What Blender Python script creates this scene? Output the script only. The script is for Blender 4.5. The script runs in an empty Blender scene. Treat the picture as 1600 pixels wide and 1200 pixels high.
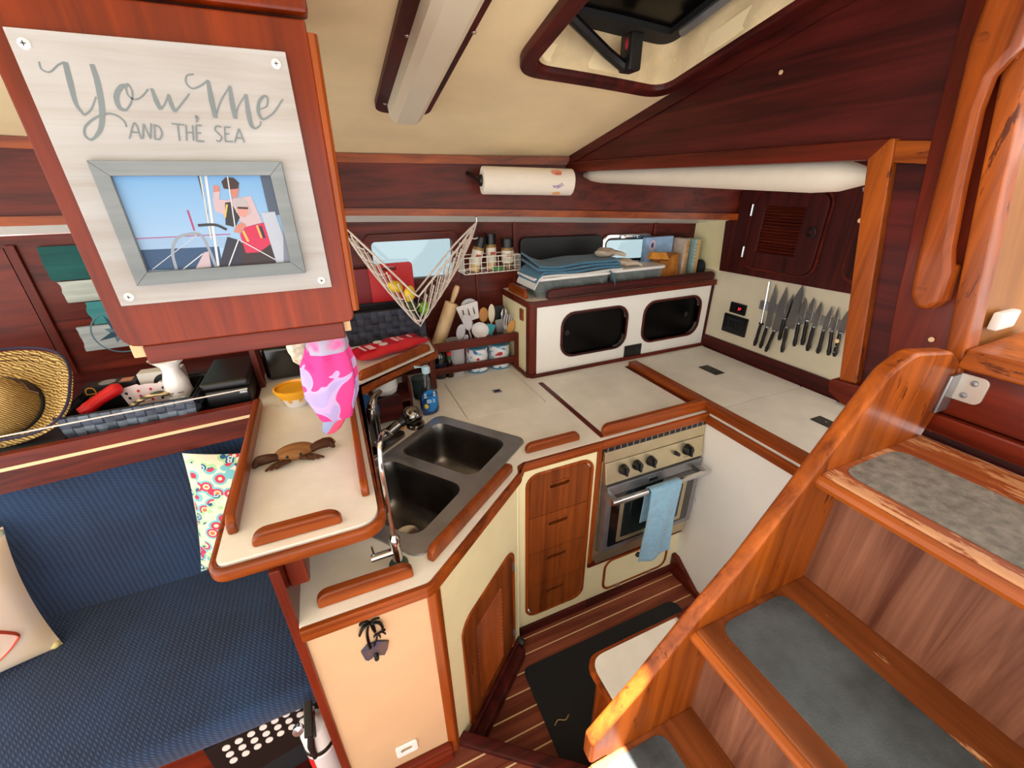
import bpy, bmesh, math, random
from mathutils import Vector, Matrix
random.seed(7)
sc = bpy.context.scene
COL = sc.collection

# ------------------------------------------------------------------ camera
CAM_POS = (0.0, 0.0, 1.78)
cam_data = bpy.data.cameras.new('camera')
cam_data.sensor_width = 36.0
cam_data.lens = 648.55 / 1600 * 36.0
cam_data.clip_start = 0.02
cam = bpy.data.objects.new('camera', cam_data)
COL.objects.link(cam)
yaw, pitch, roll = 0.400047, 0.446717, 0.01357
_f = Vector((math.sin(yaw)*math.cos(pitch), math.cos(yaw)*math.cos(pitch), -math.sin(pitch)))
_r = Vector((math.cos(yaw), -math.sin(yaw), 0))
_d = _f.cross(_r)
_rr = _r*math.cos(roll) + _d*math.sin(roll)
_dd = -_r*math.sin(roll) + _d*math.cos(roll)
cam.matrix_world = Matrix(((_rr.x, -_dd.x, -_f.x, CAM_POS[0]), (_rr.y, -_dd.y, -_f.y, CAM_POS[1]),
                           (_rr.z, -_dd.z, -_f.z, CAM_POS[2]), (0, 0, 0, 1)))
sc.camera = cam

# ------------------------------------------------------------------ light
world = bpy.data.worlds.new('world')
sc.world = world
world.use_nodes = True
_bg = world.node_tree.nodes['Background']
_bg.inputs['Color'].default_value = (1.0, 0.98, 0.95, 1)
_bg.inputs['Strength'].default_value = 2.6

sun_data = bpy.data.lights.new('sun_offscreen', 'SUN')
sun_data.energy = 45.0; sun_data.angle = 0.009; sun_data.color = (1.0, 0.93, 0.82)
sun = bpy.data.objects.new('sun_offscreen', sun_data)
sun.rotation_euler = Vector((-0.2, 0.05, -1.0)).to_track_quat('-Z', 'Y').to_euler()
sun.location = (0.5, 0, 4)
COL.objects.link(sun)
sc.view_settings.view_transform = 'Standard'
sc.view_settings.look = 'None'
sc.view_settings.exposure = 0.28
sc.view_settings.gamma = 1.0
sc.view_settings.use_curve_mapping = False

# ------------------------------------------------------------------ mesh helpers
def catmull(pts, n=6):
    pts = [Vector(p) for p in pts]
    if len(pts) < 3:
        return pts
    q = [pts[0]*2-pts[1]] + pts + [pts[-1]*2-pts[-2]]
    out = []
    for i in range(1, len(q)-2):
        a, b, c, d = q[i-1], q[i], q[i+1], q[i+2]
        for k in range(n):
            t = k/n
            out.append(0.5*((2*b)+(c-a)*t+(2*a-5*b+4*c-d)*t*t+(3*b-a-3*c+d)*t**3))
    out.append(pts[-1])
    return out

def interp(tab, x):
    if x <= tab[0][0]: return tab[0][1]
    for (x0, y0), (x1, y1) in zip(tab, tab[1:]):
        if x <= x1:
            return y0+(y1-y0)*(x-x0)/(x1-x0)
    return tab[-1][1]

def smooth_tab(tab, n=10):
    return [(p[0], p[1]) for p in catmull([(a, b, 0) for a, b in tab], n)]

def rrect(x0, x1, z0, z1, r, n=5):
    r = min(r, (x1-x0)/2-1e-5, (z1-z0)/2-1e-5)
    out = []
    for cx, cz, a0 in ((x1-r, z0+r, -90), (x1-r, z1-r, 0), (x0+r, z1-r, 90), (x0+r, z0+r, 180)):
        for k in range(n+1):
            a = math.radians(a0+90*k/n)
            out.append((cx+r*math.cos(a), cz+r*math.sin(a)))
    return out

def round_poly(poly, radii, n=5):
    out = []
    N = len(poly)
    for i, p in enumerate(poly):
        r = radii[i] if isinstance(radii, (list, tuple)) else radii
        p = Vector(p); a = Vector(poly[i-1]); b = Vector(poly[(i+1) % N])
        if r <= 0:
            out.append((p.x, p.y)); continue
        da = (a-p).normalized(); db = (b-p).normalized()
        ang = da.angle(db)
        d = min(r/math.tan(ang/2), (a-p).length*0.49, (b-p).length*0.49)
        s, e = p+da*d, p+db*d
        for k in range(n+1):
            t = k/n
            q = s*(1-t)**2+p*2*t*(1-t)+e*t*t
            out.append((q.x, q.y))
    return out

def clip(poly, p0, n):
    out = []
    f = lambda p: (p[0]-p0[0])*n[0]+(p[1]-p0[1])*n[1]
    for i in range(len(poly)):
        a, b = poly[i-1], poly[i]
        fa, fb = f(a), f(b)
        if (fa >= 0) != (fb >= 0):
            t = fa/(fa-fb)
            out.append((a[0]+(b[0]-a[0])*t, a[1]+(b[1]-a[1])*t))
        if fb >= 0:
            out.append(b)
    return out

class MB:
    def __init__(self):
        self.v = []; self.f = []
    def add(self, vs, fs, M=None):
        o = len(self.v)
        self.v += [tuple(M @ Vector(p)) if M is not None else tuple(p) for p in vs]
        self.f += [tuple(i+o for i in f) for f in fs]
        return self
    def addbm(self, bm, M=None):
        bm.verts.index_update()
        self.add([v.co[:] for v in bm.verts], [[v.index for v in f.verts] for f in bm.faces], M)
        bm.free()
        return self
    def box(self, a, b, bev=0, seg=2, M=None):
        bm = bmesh.new()
        lo = [min(p, q) for p, q in zip(a, b)]; hi = [max(p, q) for p, q in zip(a, b)]
        vs = [bm.verts.new((x, y, z)) for z in (lo[2], hi[2]) for y in (lo[1], hi[1]) for x in (lo[0], hi[0])]
        for f in ((0, 2, 3, 1), (4, 5, 7, 6), (0, 1, 5, 4), (2, 6, 7, 3), (0, 4, 6, 2), (1, 3, 7, 5)):
            bm.faces.new([vs[i] for i in f])
        if bev:
            bmesh.ops.bevel(bm, geom=bm.edges[:], offset=bev, segments=seg, affect='EDGES', profile=0.5)
        return self.addbm(bm, M)
    def prism(self, poly, axis, lo, hi, holes=(), bev=0, seg=2, M=None):
        def mp(p, t):
            return {'x': (t, p[0], p[1]), 'y': (p[0], t, p[1]), 'z': (p[0], p[1], t)}[axis]
        bm = bmesh.new()
        loops = []
        for lp in [poly]+list(holes):
            vs = [bm.verts.new(mp(p, lo)) for p in lp]
            loops.append(vs)
        if holes:
            es = []
            for vs in loops:
                for i in range(len(vs)):
                    es.append(bm.edges.new((vs[i-1], vs[i])))
            bmesh.ops.triangle_fill(bm, use_beauty=True, use_dissolve=False, edges=es)
        else:
            bm.faces.new(loops[0])
        r = bmesh.ops.extrude_face_region(bm, geom=bm.faces[:])
        d = Vector(mp((0, 0), hi-lo))
        for v in r['geom']:
            if isinstance(v, bmesh.types.BMVert):
                v.co += d
        bmesh.ops.recalc_face_normals(bm, faces=bm.faces[:])
        if bev:
            es = [e for e in bm.edges if len(e.link_faces) == 2 and e.calc_face_angle(0) > 0.9]
            bmesh.ops.bevel(bm, geom=es, offset=bev, segments=seg, affect='EDGES', profile=0.5)
        return self.addbm(bm, M)
    def tube(self, path, r, n=8, closed=False, flat=1.0, M=None):
        P = [Vector(p) for p in path]
        N = len(P)
        R = r if isinstance(r, (list, tuple)) else [r]*N
        if len(R) != N:
            R = [interp([(i/(len(R)-1), v) for i, v in enumerate(R)], k/(N-1)) for k in range(N)]
        vs = []; fs = []
        T = []
        for i in range(N):
            if closed: t = P[(i+1) % N]-P[i-1]
            else: t = P[min(i+1, N-1)]-P[max(i-1, 0)]
            T.append(t.normalized() if t.length > 1e-9 else Vector((0, 0, 1)))
        u = T[0].orthogonal().normalized() if abs(T[0].z) > 0.95 else T[0].cross(Vector((0, 0, 1))).normalized()
        for i in range(N):
            u = (u-T[i]*u.dot(T[i]))
            u = u.normalized() if u.length > 1e-6 else T[i].orthogonal().normalized()
            w = T[i].cross(u)
            for k in range(n):
                a = 2*math.pi*k/n
                vs.append(P[i]+u*(math.cos(a)*R[i])+w*(math.sin(a)*R[i]*flat))
        for i in range(N if closed else N-1):
            j = (i+1) % N
            for k in range(n):
                l = (k+1) % n
                fs.append((i*n+k, i*n+l, j*n+l, j*n+k))
        if not closed:
            fs.append(tuple(range(n-1, -1, -1)))
            fs.append(tuple((N-1)*n+k for k in range(n)))
        return self.add(vs, fs, M)
    def lathe(self, prof, loc=(0, 0, 0), n=24, M=None, scale=(1, 1)):
        vs = []; fs = []
        m = len(prof)
        for k in range(n):
            a = 2*math.pi*k/n
            for r, z in prof:
                r = max(r, 1e-5)
                vs.append((r*math.cos(a)*scale[0], r*math.sin(a)*scale[1], z))
        for k in range(n):
            l = (k+1) % n
            for i in range(m-1):
                fs.append((k*m+i, l*m+i, l*m+i+1, k*m+i+1))
        if prof[0][0] > 1e-4: fs.append(tuple(k*m for k in range(n-1, -1, -1)))
        if prof[-1][0] > 1e-4: fs.append(tuple(k*m+m-1 for k in range(n)))
        MM = Matrix.Translation(loc)
        if M is not None: MM = MM @ M
        return self.add(vs, fs, MM)
    def ball(self, c, r, n=14, M=None):
        r = r if isinstance(r, (list, tuple)) else (r, r, r)
        prof = [(math.sin(math.pi*i/n), -math.cos(math.pi*i/n)) for i in range(n+1)]
        S = Matrix.Diagonal((r[0], r[1], r[2], 1))
        return self.lathe(prof, c, n=n*2, M=(M @ S) if M is not None else S)
    def grid(self, fn, nu, nv, th=None, closed_u=False):
        """fn(u,v)->point; th: vector function or constant vector giving the back side"""
        def sheet(off):
            return [Vector(fn(i/nu, j/nv))+Vector(off(i/nu, j/nv)) for j in range(nv+1) for i in range(nu+1)]
        w = nu+1
        A = sheet(lambda u, v: (0, 0, 0))
        fs = [(j*w+i, j*w+i+1, (j+1)*w+i+1, (j+1)*w+i) for j in range(nv) for i in range(nu)]
        if th is None:
            return self.add(A, fs)
        off = th if callable(th) else (lambda u, v: th)
        B = sheet(off)
        o = len(A)
        fs2 = [tuple(x+o for x in reversed(f)) for f in fs]
        rim = []
        for i in range(nu):
            rim.append((i+1, i, i+o, i+1+o)); k = nv*w
            rim.append((k+i, k+i+1, k+i+1+o, k+i+o))
        for j in range(nv):
            rim.append((j*w, (j+1)*w, (j+1)*w+o, j*w+o)); k = nu
            rim.append(((j+1)*w+k, j*w+k, j*w+k+o, (j+1)*w+k+o))
        return self.add(A+B, fs+fs2+rim)
    def cells(self, xs, ys, fn, th, skip):
        """grid of cells over breakpoints with some left open; solid sheet of thickness th (vector)"""
        th = Vector(th)
        vs = []; fs = []
        idx = {}
        def vid(i, j, s):
            k = (i, j, s)
            if k not in idx:
                idx[k] = len(vs); vs.append(Vector(fn(xs[i], ys[j]))+(th if s else Vector((0, 0, 0))))
            return idx[k]
        on = lambda i, j: 0 <= i < len(xs)-1 and 0 <= j < len(ys)-1 and not skip((xs[i]+xs[i+1])/2, (ys[j]+ys[j+1])/2)
        for i in range(len(xs)-1):
            for j in range(len(ys)-1):
                if not on(i, j): continue
                c = [(i, j), (i+1, j), (i+1, j+1), (i, j+1)]
                fs.append(tuple(vid(a, b, 0) for a, b in c))
                fs.append(tuple(vid(a, b, 1) for a, b in reversed(c)))
                for (da, db, e) in ((0, -1, (0, 1)), (1, 0, (1, 2)), (0, 1, (2, 3)), (-1, 0, (3, 0))):
                    if not on(i+da, j+db):
                        p, q = c[e[0]], c[e[1]]
                        fs.append((vid(*q, 0), vid(*p, 0), vid(*p, 1), vid(*q, 1)))
        return self.add(vs, fs)
    def ribbon(self, pts, ws, y, th, up=None):
        """flat painted stroke in the x-z plane, facing -y"""
        P = catmull([(p[0], 0, p[1]) for p in pts], 7)
        N = len(P)
        W = [interp([(i/(len(ws)-1), v) for i, v in enumerate(ws)], k/(N-1)) for k in range(N)]
        vs = []; fs = []
        for i in range(N):
            t = (P[min(i+1, N-1)]-P[max(i-1, 0)]).normalized()
            nrm = Vector((-t.z, 0, t.x))
            for s in (1, -1):
                q = P[i]+nrm*(s*W[i]/2)
                vs.append((q.x, y-th, q.z)); vs.append((q.x, y, q.z))
        for i in range(N-1):
            a = i*4; b = a+4
            fs += [(a, a+2, b+2, b)]
        self.add(vs, fs)
        return self

ORIG = {}
def _mesh(name, mb, mat, org, smooth):
    me = bpy.data.meshes.new(name)
    me.from_pydata([(p[0]-org[0], p[1]-org[1], p[2]-org[2]) for p in mb.v], [], mb.f)
    me.validate()
    bm = bmesh.new(); bm.from_mesh(me)
    bmesh.ops.recalc_face_normals(bm, faces=bm.faces[:])
    bm.to_mesh(me); bm.free()
    if mat is not None: me.materials.append(mat)
    if smooth:
        me.polygons.foreach_set('use_smooth', [True]*len(me.polygons))
        me.set_sharp_from_angle(angle=math.radians(smooth))
    o = bpy.data.objects.new(name, me)
    COL.objects.link(o)
    if smooth and smooth < 50:
        wn = o.modifiers.new('weighted_normal', 'WEIGHTED_NORMAL'); wn.keep_sharp = True
    return o
def thing(name, label, cat, loc=(0, 0, 0), group=None):
    o = bpy.data.objects.new(name, None)
    o.empty_display_size = 0.05
    COL.objects.link(o); o.location = loc
    o['label'] = label; o['category'] = cat
    if group: o['group'] = group
    ORIG[o.name] = tuple(loc)
    return o
def part(name, mb, mat, parent, smooth=35, label=None, kind=None):
    org = ORIG[parent.name]
    o = _mesh(name, mb, mat, org, smooth)
    o.parent = parent; ORIG[o.name] = org
    if label: o['label'] = label
    if kind: o['kind'] = kind
    return o
def solo(name, label, cat, mb, mat, group=None, smooth=35, kind=None):
    xs = [p[0] for p in mb.v]; ys = [p[1] for p in mb.v]; zs = [p[2] for p in mb.v]
    org = ((min(xs)+max(xs))/2, (min(ys)+max(ys))/2, min(zs))
    o = _mesh(name, mb, mat, org, smooth)
    o.location = org; ORIG[o.name] = org
    o['label'] = label; o['category'] = cat
    if group: o['group'] = group
    if kind: o['kind'] = kind
    return o
def struct(name, mb, mat, label=None, smooth=35):
    o = _mesh(name, mb, mat, (0, 0, 0), smooth)
    ORIG[o.name] = (0, 0, 0)
    o['kind'] = 'structure'
    if label: o['label'] = label
    return o
def rot(axis, deg, about=(0, 0, 0)):
    return Matrix.Translation(about) @ Matrix.Rotation(math.radians(deg), 4, axis) @ Matrix.Translation(-Vector(about))
def frame(o, x, y, z):
    """matrix with columns x,y,z and origin o"""
    x, y, z = Vector(x), Vector(y), Vector(z)
    return Matrix(((x.x, y.x, z.x, o[0]), (x.y, y.y, z.y, o[1]), (x.z, y.z, z.z, o[2]), (0, 0, 0, 1)))

# ------------------------------------------------------------------ materials
def lin(c):
    return tuple(((x/255)/12.92 if x/255 <= 0.04045 else ((x/255+0.055)/1.055)**2.4) for x in c)+(1,)
def _base(name):
    m = bpy.data.materials.new(name); m.use_nodes = True
    nt = m.node_tree
    return m, nt, nt.nodes['Principled BSDF']
def mk(nt, t, **kw):
    n = nt.nodes.new(t)
    for k, v in kw.items():
        if k in n.inputs.keys(): n.inputs[k].default_value = v
        else: setattr(n, k, v)
    return n
def plain(name, c, rough=0.5, metal=0.0, var=0.0, vscale=8.0, bump=0.0, bscale=60.0, coat=0.0, emit=0.0, trans=0.0, alpha=1.0, sheen=0.0, ior=None):
    m, nt, b = _base(name)
    b.inputs['Base Color'].default_value = lin(c)
    b.inputs['Roughness'].default_value = rough
    b.inputs['Metallic'].default_value = metal
    b.inputs['Coat Weight'].default_value = coat
    b.inputs['Coat Roughness'].default_value = 0.12
    b.inputs['Sheen Weight'].default_value = sheen
    if trans: b.inputs['Transmission Weight'].default_value = trans
    if ior: b.inputs['IOR'].default_value = ior
    if alpha < 1: b.inputs['Alpha'].default_value = alpha
    if emit:
        b.inputs['Emission Color'].default_value = lin(c); b.inputs['Emission Strength'].default_value = emit
    tc = None
    if var or bump:
        tc = mk(nt, 'ShaderNodeTexCoord')
    if var:
        n = mk(nt, 'ShaderNodeTexNoise', Scale=vscale, Detail=6.0, Roughness=0.6)
        nt.links.new(tc.outputs['Object'], n.inputs['Vector'])
        r = mk(nt, 'ShaderNodeValToRGB')
        a = tuple(max(0, x*(1-var)) for x in c); d = tuple(min(255, x*(1+var)) for x in c)
        r.color_ramp.elements[0].position = 0.3; r.color_ramp.elements[1].position = 0.7
        r.color_ramp.elements[0].color = lin(a); r.color_ramp.elements[1].color = lin(d)
        nt.links.new(n.outputs['Fac'], r.inputs['Fac'])
        nt.links.new(r.outputs['Color'], b.inputs['Base Color'])
    if bump:
        n = mk(nt, 'ShaderNodeTexNoise', Scale=bscale, Detail=4.0)
        nt.links.new(tc.outputs['Object'], n.inputs['Vector'])
        bp = mk(nt, 'ShaderNodeBump', Strength=bump, Distance=0.002)
        nt.links.new(n.outputs['Fac'], bp.inputs['Height'])
        nt.links.new(bp.outputs['Normal'], b.inputs['Normal'])
    return m
def wood(name, dark, light, axis='x', scale=1.0, rough=0.32, coat=0.35, wear=None, wear_amt=0.62, piece=0.0):
    m, nt, b = _base(name)
    tc = mk(nt, 'ShaderNodeTexCoord')
    mp = mk(nt, 'ShaderNodeMapping')
    s = {'x': (1.2, 26, 26), 'y': (26, 1.2, 26), 'z': (26, 26, 1.2), 'd': (18, 18, 1.5)}[axis]
    mp.inputs['Scale'].default_value = tuple(v*scale for v in s)
    nt.links.new(tc.outputs['Object'], mp.inputs['Vector'])
    n1 = mk(nt, 'ShaderNodeTexNoise', Scale=1.0, Detail=8.0, Roughness=0.65, Distortion=0.6)
    nt.links.new(mp.outputs['Vector'], n1.inputs['Vector'])
    r = mk(nt, 'ShaderNodeValToRGB')
    r.color_ramp.elements[0].position = 0.32; r.color_ramp.elements[1].position = 0.7
    r.color_ramp.elements[0].color = lin(dark); r.color_ramp.elements[1].color = lin(light)
    nt.links.new(n1.outputs['Fac'], r.inputs['Fac'])
    n2 = mk(nt, 'ShaderNodeTexNoise', Scale=3.0, Detail=3.0)
    nt.links.new(tc.outputs['Object'], n2.inputs['Vector'])
    mx = mk(nt, 'ShaderNodeMix', data_type='RGBA', blend_type='OVERLAY')
    mx.inputs[0].default_value = 0.35
    nt.links.new(r.outputs['Color'], mx.inputs[6]); nt.links.new(n2.outputs['Color'], mx.inputs[7])
    hs = mk(nt, 'ShaderNodeHueSaturation')
    nt.links.new(r.outputs['Color'], hs.inputs['Color'])
    mr = mk(nt, 'ShaderNodeMapRange')
    mr.inputs[1].default_value = 0.3; mr.inputs[2].default_value = 0.7; mr.inputs[3].default_value = 0.82; mr.inputs[4].default_value = 1.18
    nt.links.new(n2.outputs['Fac'], mr.inputs[0])
    last = mr.outputs[0]
    if piece:
        oi = mk(nt, 'ShaderNodeObjectInfo')
        pr = mk(nt, 'ShaderNodeMapRange'); pr.inputs[3].default_value = 1-piece; pr.inputs[4].default_value = 1+piece
        nt.links.new(oi.outputs['Random'], pr.inputs[0])
        mu = mk(nt, 'ShaderNodeMath', operation='MULTIPLY')
        nt.links.new(last, mu.inputs[0]); nt.links.new(pr.outputs[0], mu.inputs[1]); last = mu.outputs[0]
    nt.links.new(last, hs.inputs['Value'])
    col = hs.outputs['Color']
    if wear:
        n3 = mk(nt, 'ShaderNodeTexNoise', Scale=1.0, Detail=5.0, Roughness=0.7)
        mp2 = mk(nt, 'ShaderNodeMapping')
        mp2.inputs['Scale'].default_value = tuple((9 if v < 5 else 45) for v in s)
        nt.links.new(tc.outputs['Object'], mp2.inputs['Vector']); nt.links.new(mp2.outputs['Vector'], n3.inputs['Vector'])
        r3 = mk(nt, 'ShaderNodeValToRGB')
        r3.color_ramp.elements[0].position = wear_amt; r3.color_ramp.elements[1].position = wear_amt+0.05
        nt.links.new(n3.outputs['Fac'], r3.inputs['Fac'])
        m3 = mk(nt, 'ShaderNodeMix', data_type='RGBA')
        m3.inputs[7].default_value = lin(wear)
        nt.links.new(r3.outputs['Color'], m3.inputs[0]); nt.links.new(col, m3.inputs[6])
        col = m3.outputs[2]
    nt.links.new(col, b.inputs['Base Color'])
    b.inputs['Roughness'].default_value = rough
    b.inputs['Specular IOR Level'].default_value = 0.22
    b.inputs['Coat Weight'].default_value = coat*0.5; b.inputs['Coat Roughness'].default_value = 0.12
    bp = mk(nt, 'ShaderNodeBump', Strength=0.12, Distance=0.001)
    nt.links.new(n1.outputs['Fac'], bp.inputs['Height']); nt.links.new(bp.outputs['Normal'], b.inputs['Normal'])
    return m
def ramp_mat(name, tex, stops, scale=20.0, rough=0.6, interp_mode='CONSTANT', out='Distance', bump=0.0, mapping=None, **kw):
    m, nt, b = _base(name)
    tc = mk(nt, 'ShaderNodeTexCoord')
    n = mk(nt, tex)
    if 'Scale' in n.inputs.keys(): n.inputs['Scale'].default_value = scale
    for k, v in kw.items():
        if k in n.inputs.keys(): n.inputs[k].default_value = v
        else: setattr(n, k, v)
    src = tc.outputs['Object']
    if mapping:
        mp = mk(nt, 'ShaderNodeMapping'); mp.inputs['Scale'].default_value = mapping
        nt.links.new(src, mp.inputs['Vector']); src = mp.outputs['Vector']
    nt.links.new(src, n.inputs['Vector'])
    r = mk(nt, 'ShaderNodeValToRGB'); r.color_ramp.interpolation = interp_mode
    el = r.color_ramp.elements
    while len(el) < len(stops): el.new(0.5)
    for e, (p, c) in zip(el, stops):
        e.position = p; e.color = lin(c)
    o = n.outputs[out]
    if out == 'Color':
        sp = mk(nt, 'ShaderNodeSeparateColor'); nt.links.new(o, sp.inputs[0]); o = sp.outputs[0]
    nt.links.new(o, r.inputs['Fac'])
    nt.links.new(r.outputs['Color'], b.inputs['Base Color'])
    b.inputs['Roughness'].default_value = rough
    if bump:
        bp = mk(nt, 'ShaderNodeBump', Strength=bump, Distance=0.003)
        nt.links.new(o, bp.inputs['Height']); nt.links.new(bp.outputs['Normal'], b.inputs['Normal'])
    return m
def weave(name, c0, c1, scale=120.0, rough=0.85, bump=0.8):
    """ribbed upholstery: crossing sine bands"""
    m, nt, b = _base(name)
    tc = mk(nt, 'ShaderNodeTexCoord')
    mp = mk(nt, 'ShaderNodeMapping'); mp.inputs['Scale'].default_value = (1, 1, 1)
    nt.links.new(tc.outputs['Object'], mp.inputs['Vector'])
    w1 = mk(nt, 'ShaderNodeTexWave', Scale=scale*0.35, Distortion=1.0, wave_type='BANDS', bands_direction='X')
    w2 = mk(nt, 'ShaderNodeTexWave', Scale=scale, Distortion=0.6, wave_type='BANDS', bands_direction='DIAGONAL')
    for w in (w1, w2): nt.links.new(mp.outputs['Vector'], w.inputs['Vector'])
    mu = mk(nt, 'ShaderNodeMath', operation='MULTIPLY')
    nt.links.new(w1.outputs['Fac'], mu.inputs[0]); nt.links.new(w2.outputs['Fac'], mu.inputs[1])
    n = mk(nt, 'ShaderNodeTexNoise', Scale=4.0, Detail=4.0)
    nt.links.new(tc.outputs['Object'], n.inputs['Vector'])
    ad = mk(nt, 'ShaderNodeMath', operation='MULTIPLY_ADD'); ad.inputs[1].default_value = 0.6
    nt.links.new(mu.outputs[0], ad.inputs[0]); nt.links.new(n.outputs['Fac'], ad.inputs[2])
    r = mk(nt, 'ShaderNodeValToRGB')
    r.color_ramp.elements[0].position = 0.35; r.color_ramp.elements[1].position = 0.95
    r.color_ramp.elements[0].color = lin(c0); r.color_ramp.elements[1].color = lin(c1)
    nt.links.new(ad.outputs[0], r.inputs['Fac']); nt.links.new(r.outputs['Color'], b.inputs['Base Color'])
    b.inputs['Roughness'].default_value = rough; b.inputs['Sheen Weight'].default_value = 0.15
    bp = mk(nt, 'ShaderNodeBump', Strength=bump, Distance=0.0015)
    nt.links.new(mu.outputs[0], bp.inputs['Height']); nt.links.new(bp.outputs['Normal'], b.inputs['Normal'])
    return m

W = {}
for ax in 'xyzd':
    W['teak_'+ax] = wood('teak_'+ax, (98, 39, 8), (168, 80, 24), ax, rough=0.3, coat=0.3)
    W['mahog_'+ax] = wood('mahogany_'+ax, (58, 16, 8), (112, 38, 20), ax, rough=0.4, coat=0.12)
    W['dark_'+ax] = wood('dark_mahogany_'+ax, (38, 9, 9), (92, 29, 24), ax, rough=0.42, coat=0.1)
    W['worn_'+ax] = wood('worn_teak_'+ax, (106, 44, 9), (180, 92, 28), ax, rough=0.38, coat=0.2, wear=(90, 38, 12), wear_amt=0.6)
    W['red_'+ax] = wood('red_mahogany_'+ax, (74, 19, 8), (122, 40, 16), ax, rough=0.34, coat=0.25)
W['cab'] = wood('cabinet_mahogany', (88, 22, 0), (138, 46, 3), 'z', rough=0.3, coat=0.3)
W['drawer'] = wood('drawer_teak', (92, 38, 10), (152, 78, 28), 'z', rough=0.5, coat=0.1, wear=(196, 140, 92), wear_amt=0.74, piece=0.12)
W['plank'] = wood('sole_plank', (96, 42, 28), (146, 80, 58), 'x', rough=0.5, coat=0.1, piece=0.12)
W['riser'] = wood('riser_mahogany', (86, 46, 32), (150, 100, 76), 'z', rough=0.42, coat=0.1)
W['ply'] = wood('plywood', (132, 80, 28), (164, 106, 46), 'z', 0.4, rough=0.5, coat=0.1)
W['tread'] = wood('tread_oak', (92, 46, 20), (150, 84, 42), 'y', rough=0.45, coat=0.15, wear=(216, 170, 128), wear_amt=0.66)
W['tread_worn'] = wood('tread_worn', (126, 56, 22), (166, 94, 50), 'y', rough=0.5, coat=0.1, wear=(190, 138, 98), wear_amt=0.5)
W['light'] = wood('pale_wood', (208, 170, 122), (232, 202, 160), 'z', rough=0.55, coat=0.0)
W['spoonwood'] = wood('spoon_wood', (176, 118, 60), (206, 152, 92), 'z', rough=0.55, coat=0.0)
M = {}
M['lam'] = plain('laminate', (238, 234, 222), 0.4, var=0.03, vscale=9, coat=0.1)
M['lam2'] = plain('laminate_edge', (236, 231, 218), 0.4)
M['cream'] = plain('cream_paint', (236, 226, 180), 0.4, var=0.02, coat=0.1)
M['white_panel'] = plain('white_panel', (240, 238, 230), 0.35, var=0.02, vscale=3, coat=0.1)
M['peach'] = plain('peach_laminate', (202, 168, 130), 0.42, var=0.02)
M['vinyl'] = plain('ceiling_vinyl', (246, 226, 180), 0.6, var=0.03, vscale=4)
M['lining'] = plain('hatch_lining', (226, 204, 160), 0.7, var=0.05, vscale=20, bump=0.2, bscale=25)
M['padwhite'] = plain('padded_white', (222, 214, 198), 0.5, var=0.03, vscale=6)
M['deckwhite'] = plain('deck_white', (236, 234, 224), 0.4)
M['diffuser'] = plain('lamp_diffuser', (226, 216, 190), 0.4, coat=0.2)
M['black'] = plain('black_plastic', (14, 14, 16), 0.35)
M['softblack'] = plain('soft_black', (16, 17, 20), 0.75, var=0.2, bump=0.2)
M['mat'] = plain('rubber_mat', (20, 23, 26), 0.8, var=0.1, bump=0.3, bscale=300)
M['chrome'] = plain('chrome', (205, 205, 205), 0.12, 1.0)
M['steel'] = plain('brushed_steel', (160, 162, 166), 0.3, 0.8, var=0.06, vscale=14)
M['steel_warm'] = plain('stove_steel', (206, 194, 160), 0.3, 0.85, var=0.05, vscale=10)
M['basin'] = plain('basin_steel', (120, 116, 112), 0.34, 1.0, var=0.1, vscale=12)
M['darkglass'] = plain('dark_glass', (6, 6, 7), 0.25)
M['darkglass'].node_tree.nodes['Principled BSDF'].inputs['Specular IOR Level'].default_value = 0.15
M['ovenglass'] = plain('oven_glass', (14, 12, 12), 0.05, coat=1.0)
M['navy'] = weave('navy_upholstery', (6, 22, 48), (24, 56, 94), 60)
M['whitep'] = plain('white_plastic', (232, 230, 226), 0.35)
M['whitec'] = plain('white_ceramic', (236, 234, 232), 0.15, coat=0.4)
M['greyp'] = plain('grey_plastic', (176, 172, 176), 0.45)
M['rope'] = plain('white_cord', (226, 214, 204), 0.8, bump=0.4, bscale=400)
M['wire'] = plain('white_wire', (238, 234, 222), 0.35)
M['red'] = plain('red_plastic', (205, 18, 24), 0.4)
M['redbag'] = plain('red_pack', (206, 14, 40), 0.3, bump=0.5, bscale=30, coat=0.3)
M['grip'] = plain('grey_grip', (112, 108, 102), 0.9, var=0.2, vscale=60, bump=0.6, bscale=500)
M['grip2'] = plain('blue_grey_grip', (72, 80, 86), 0.85, var=0.3, vscale=9, bump=0.6, bscale=500)
M['bluecloth'] = plain('blue_cloth', (60, 110, 138), 0.9, var=0.08, vscale=40, bump=0.4, bscale=250, sheen=0.2)
M['towelblue'] = plain('towel_blue', (132, 178, 204), 0.95, var=0.06, vscale=50, bump=0.8, bscale=350, sheen=0.3)
M['beige'] = plain('beige_cloth', (196, 180, 160), 0.9, var=0.1, bump=0.4, bscale=120)
M['clear'] = plain('clear_plastic', (160, 172, 172), 0.12, alpha=0.25)
M['holly'] = plain('holly_strip', (226, 198, 150), 0.45)
M['signwhite'] = wood('whitewashed_board', (160, 154, 148), (180, 181, 184), 'x', rough=0.7, coat=0.0, wear=(150, 130, 108), wear_amt=0.70)
M['signgrey'] = plain('grey_paint', (112, 122, 126), 0.8, var=0.05)
M['framegrey'] = wood('grey_frame', (112, 120, 124), (136, 142, 146), 'x', rough=0.7, coat=0.0, wear=(196, 150, 104), wear_amt=0.76)
_cc = {}
def col(c, rough=0.6):
    k = (tuple(c), rough)
    if k not in _cc:
        _cc[k] = plain('print_%d_%d_%d' % tuple(c), c, rough)
    return _cc[k]
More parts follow.
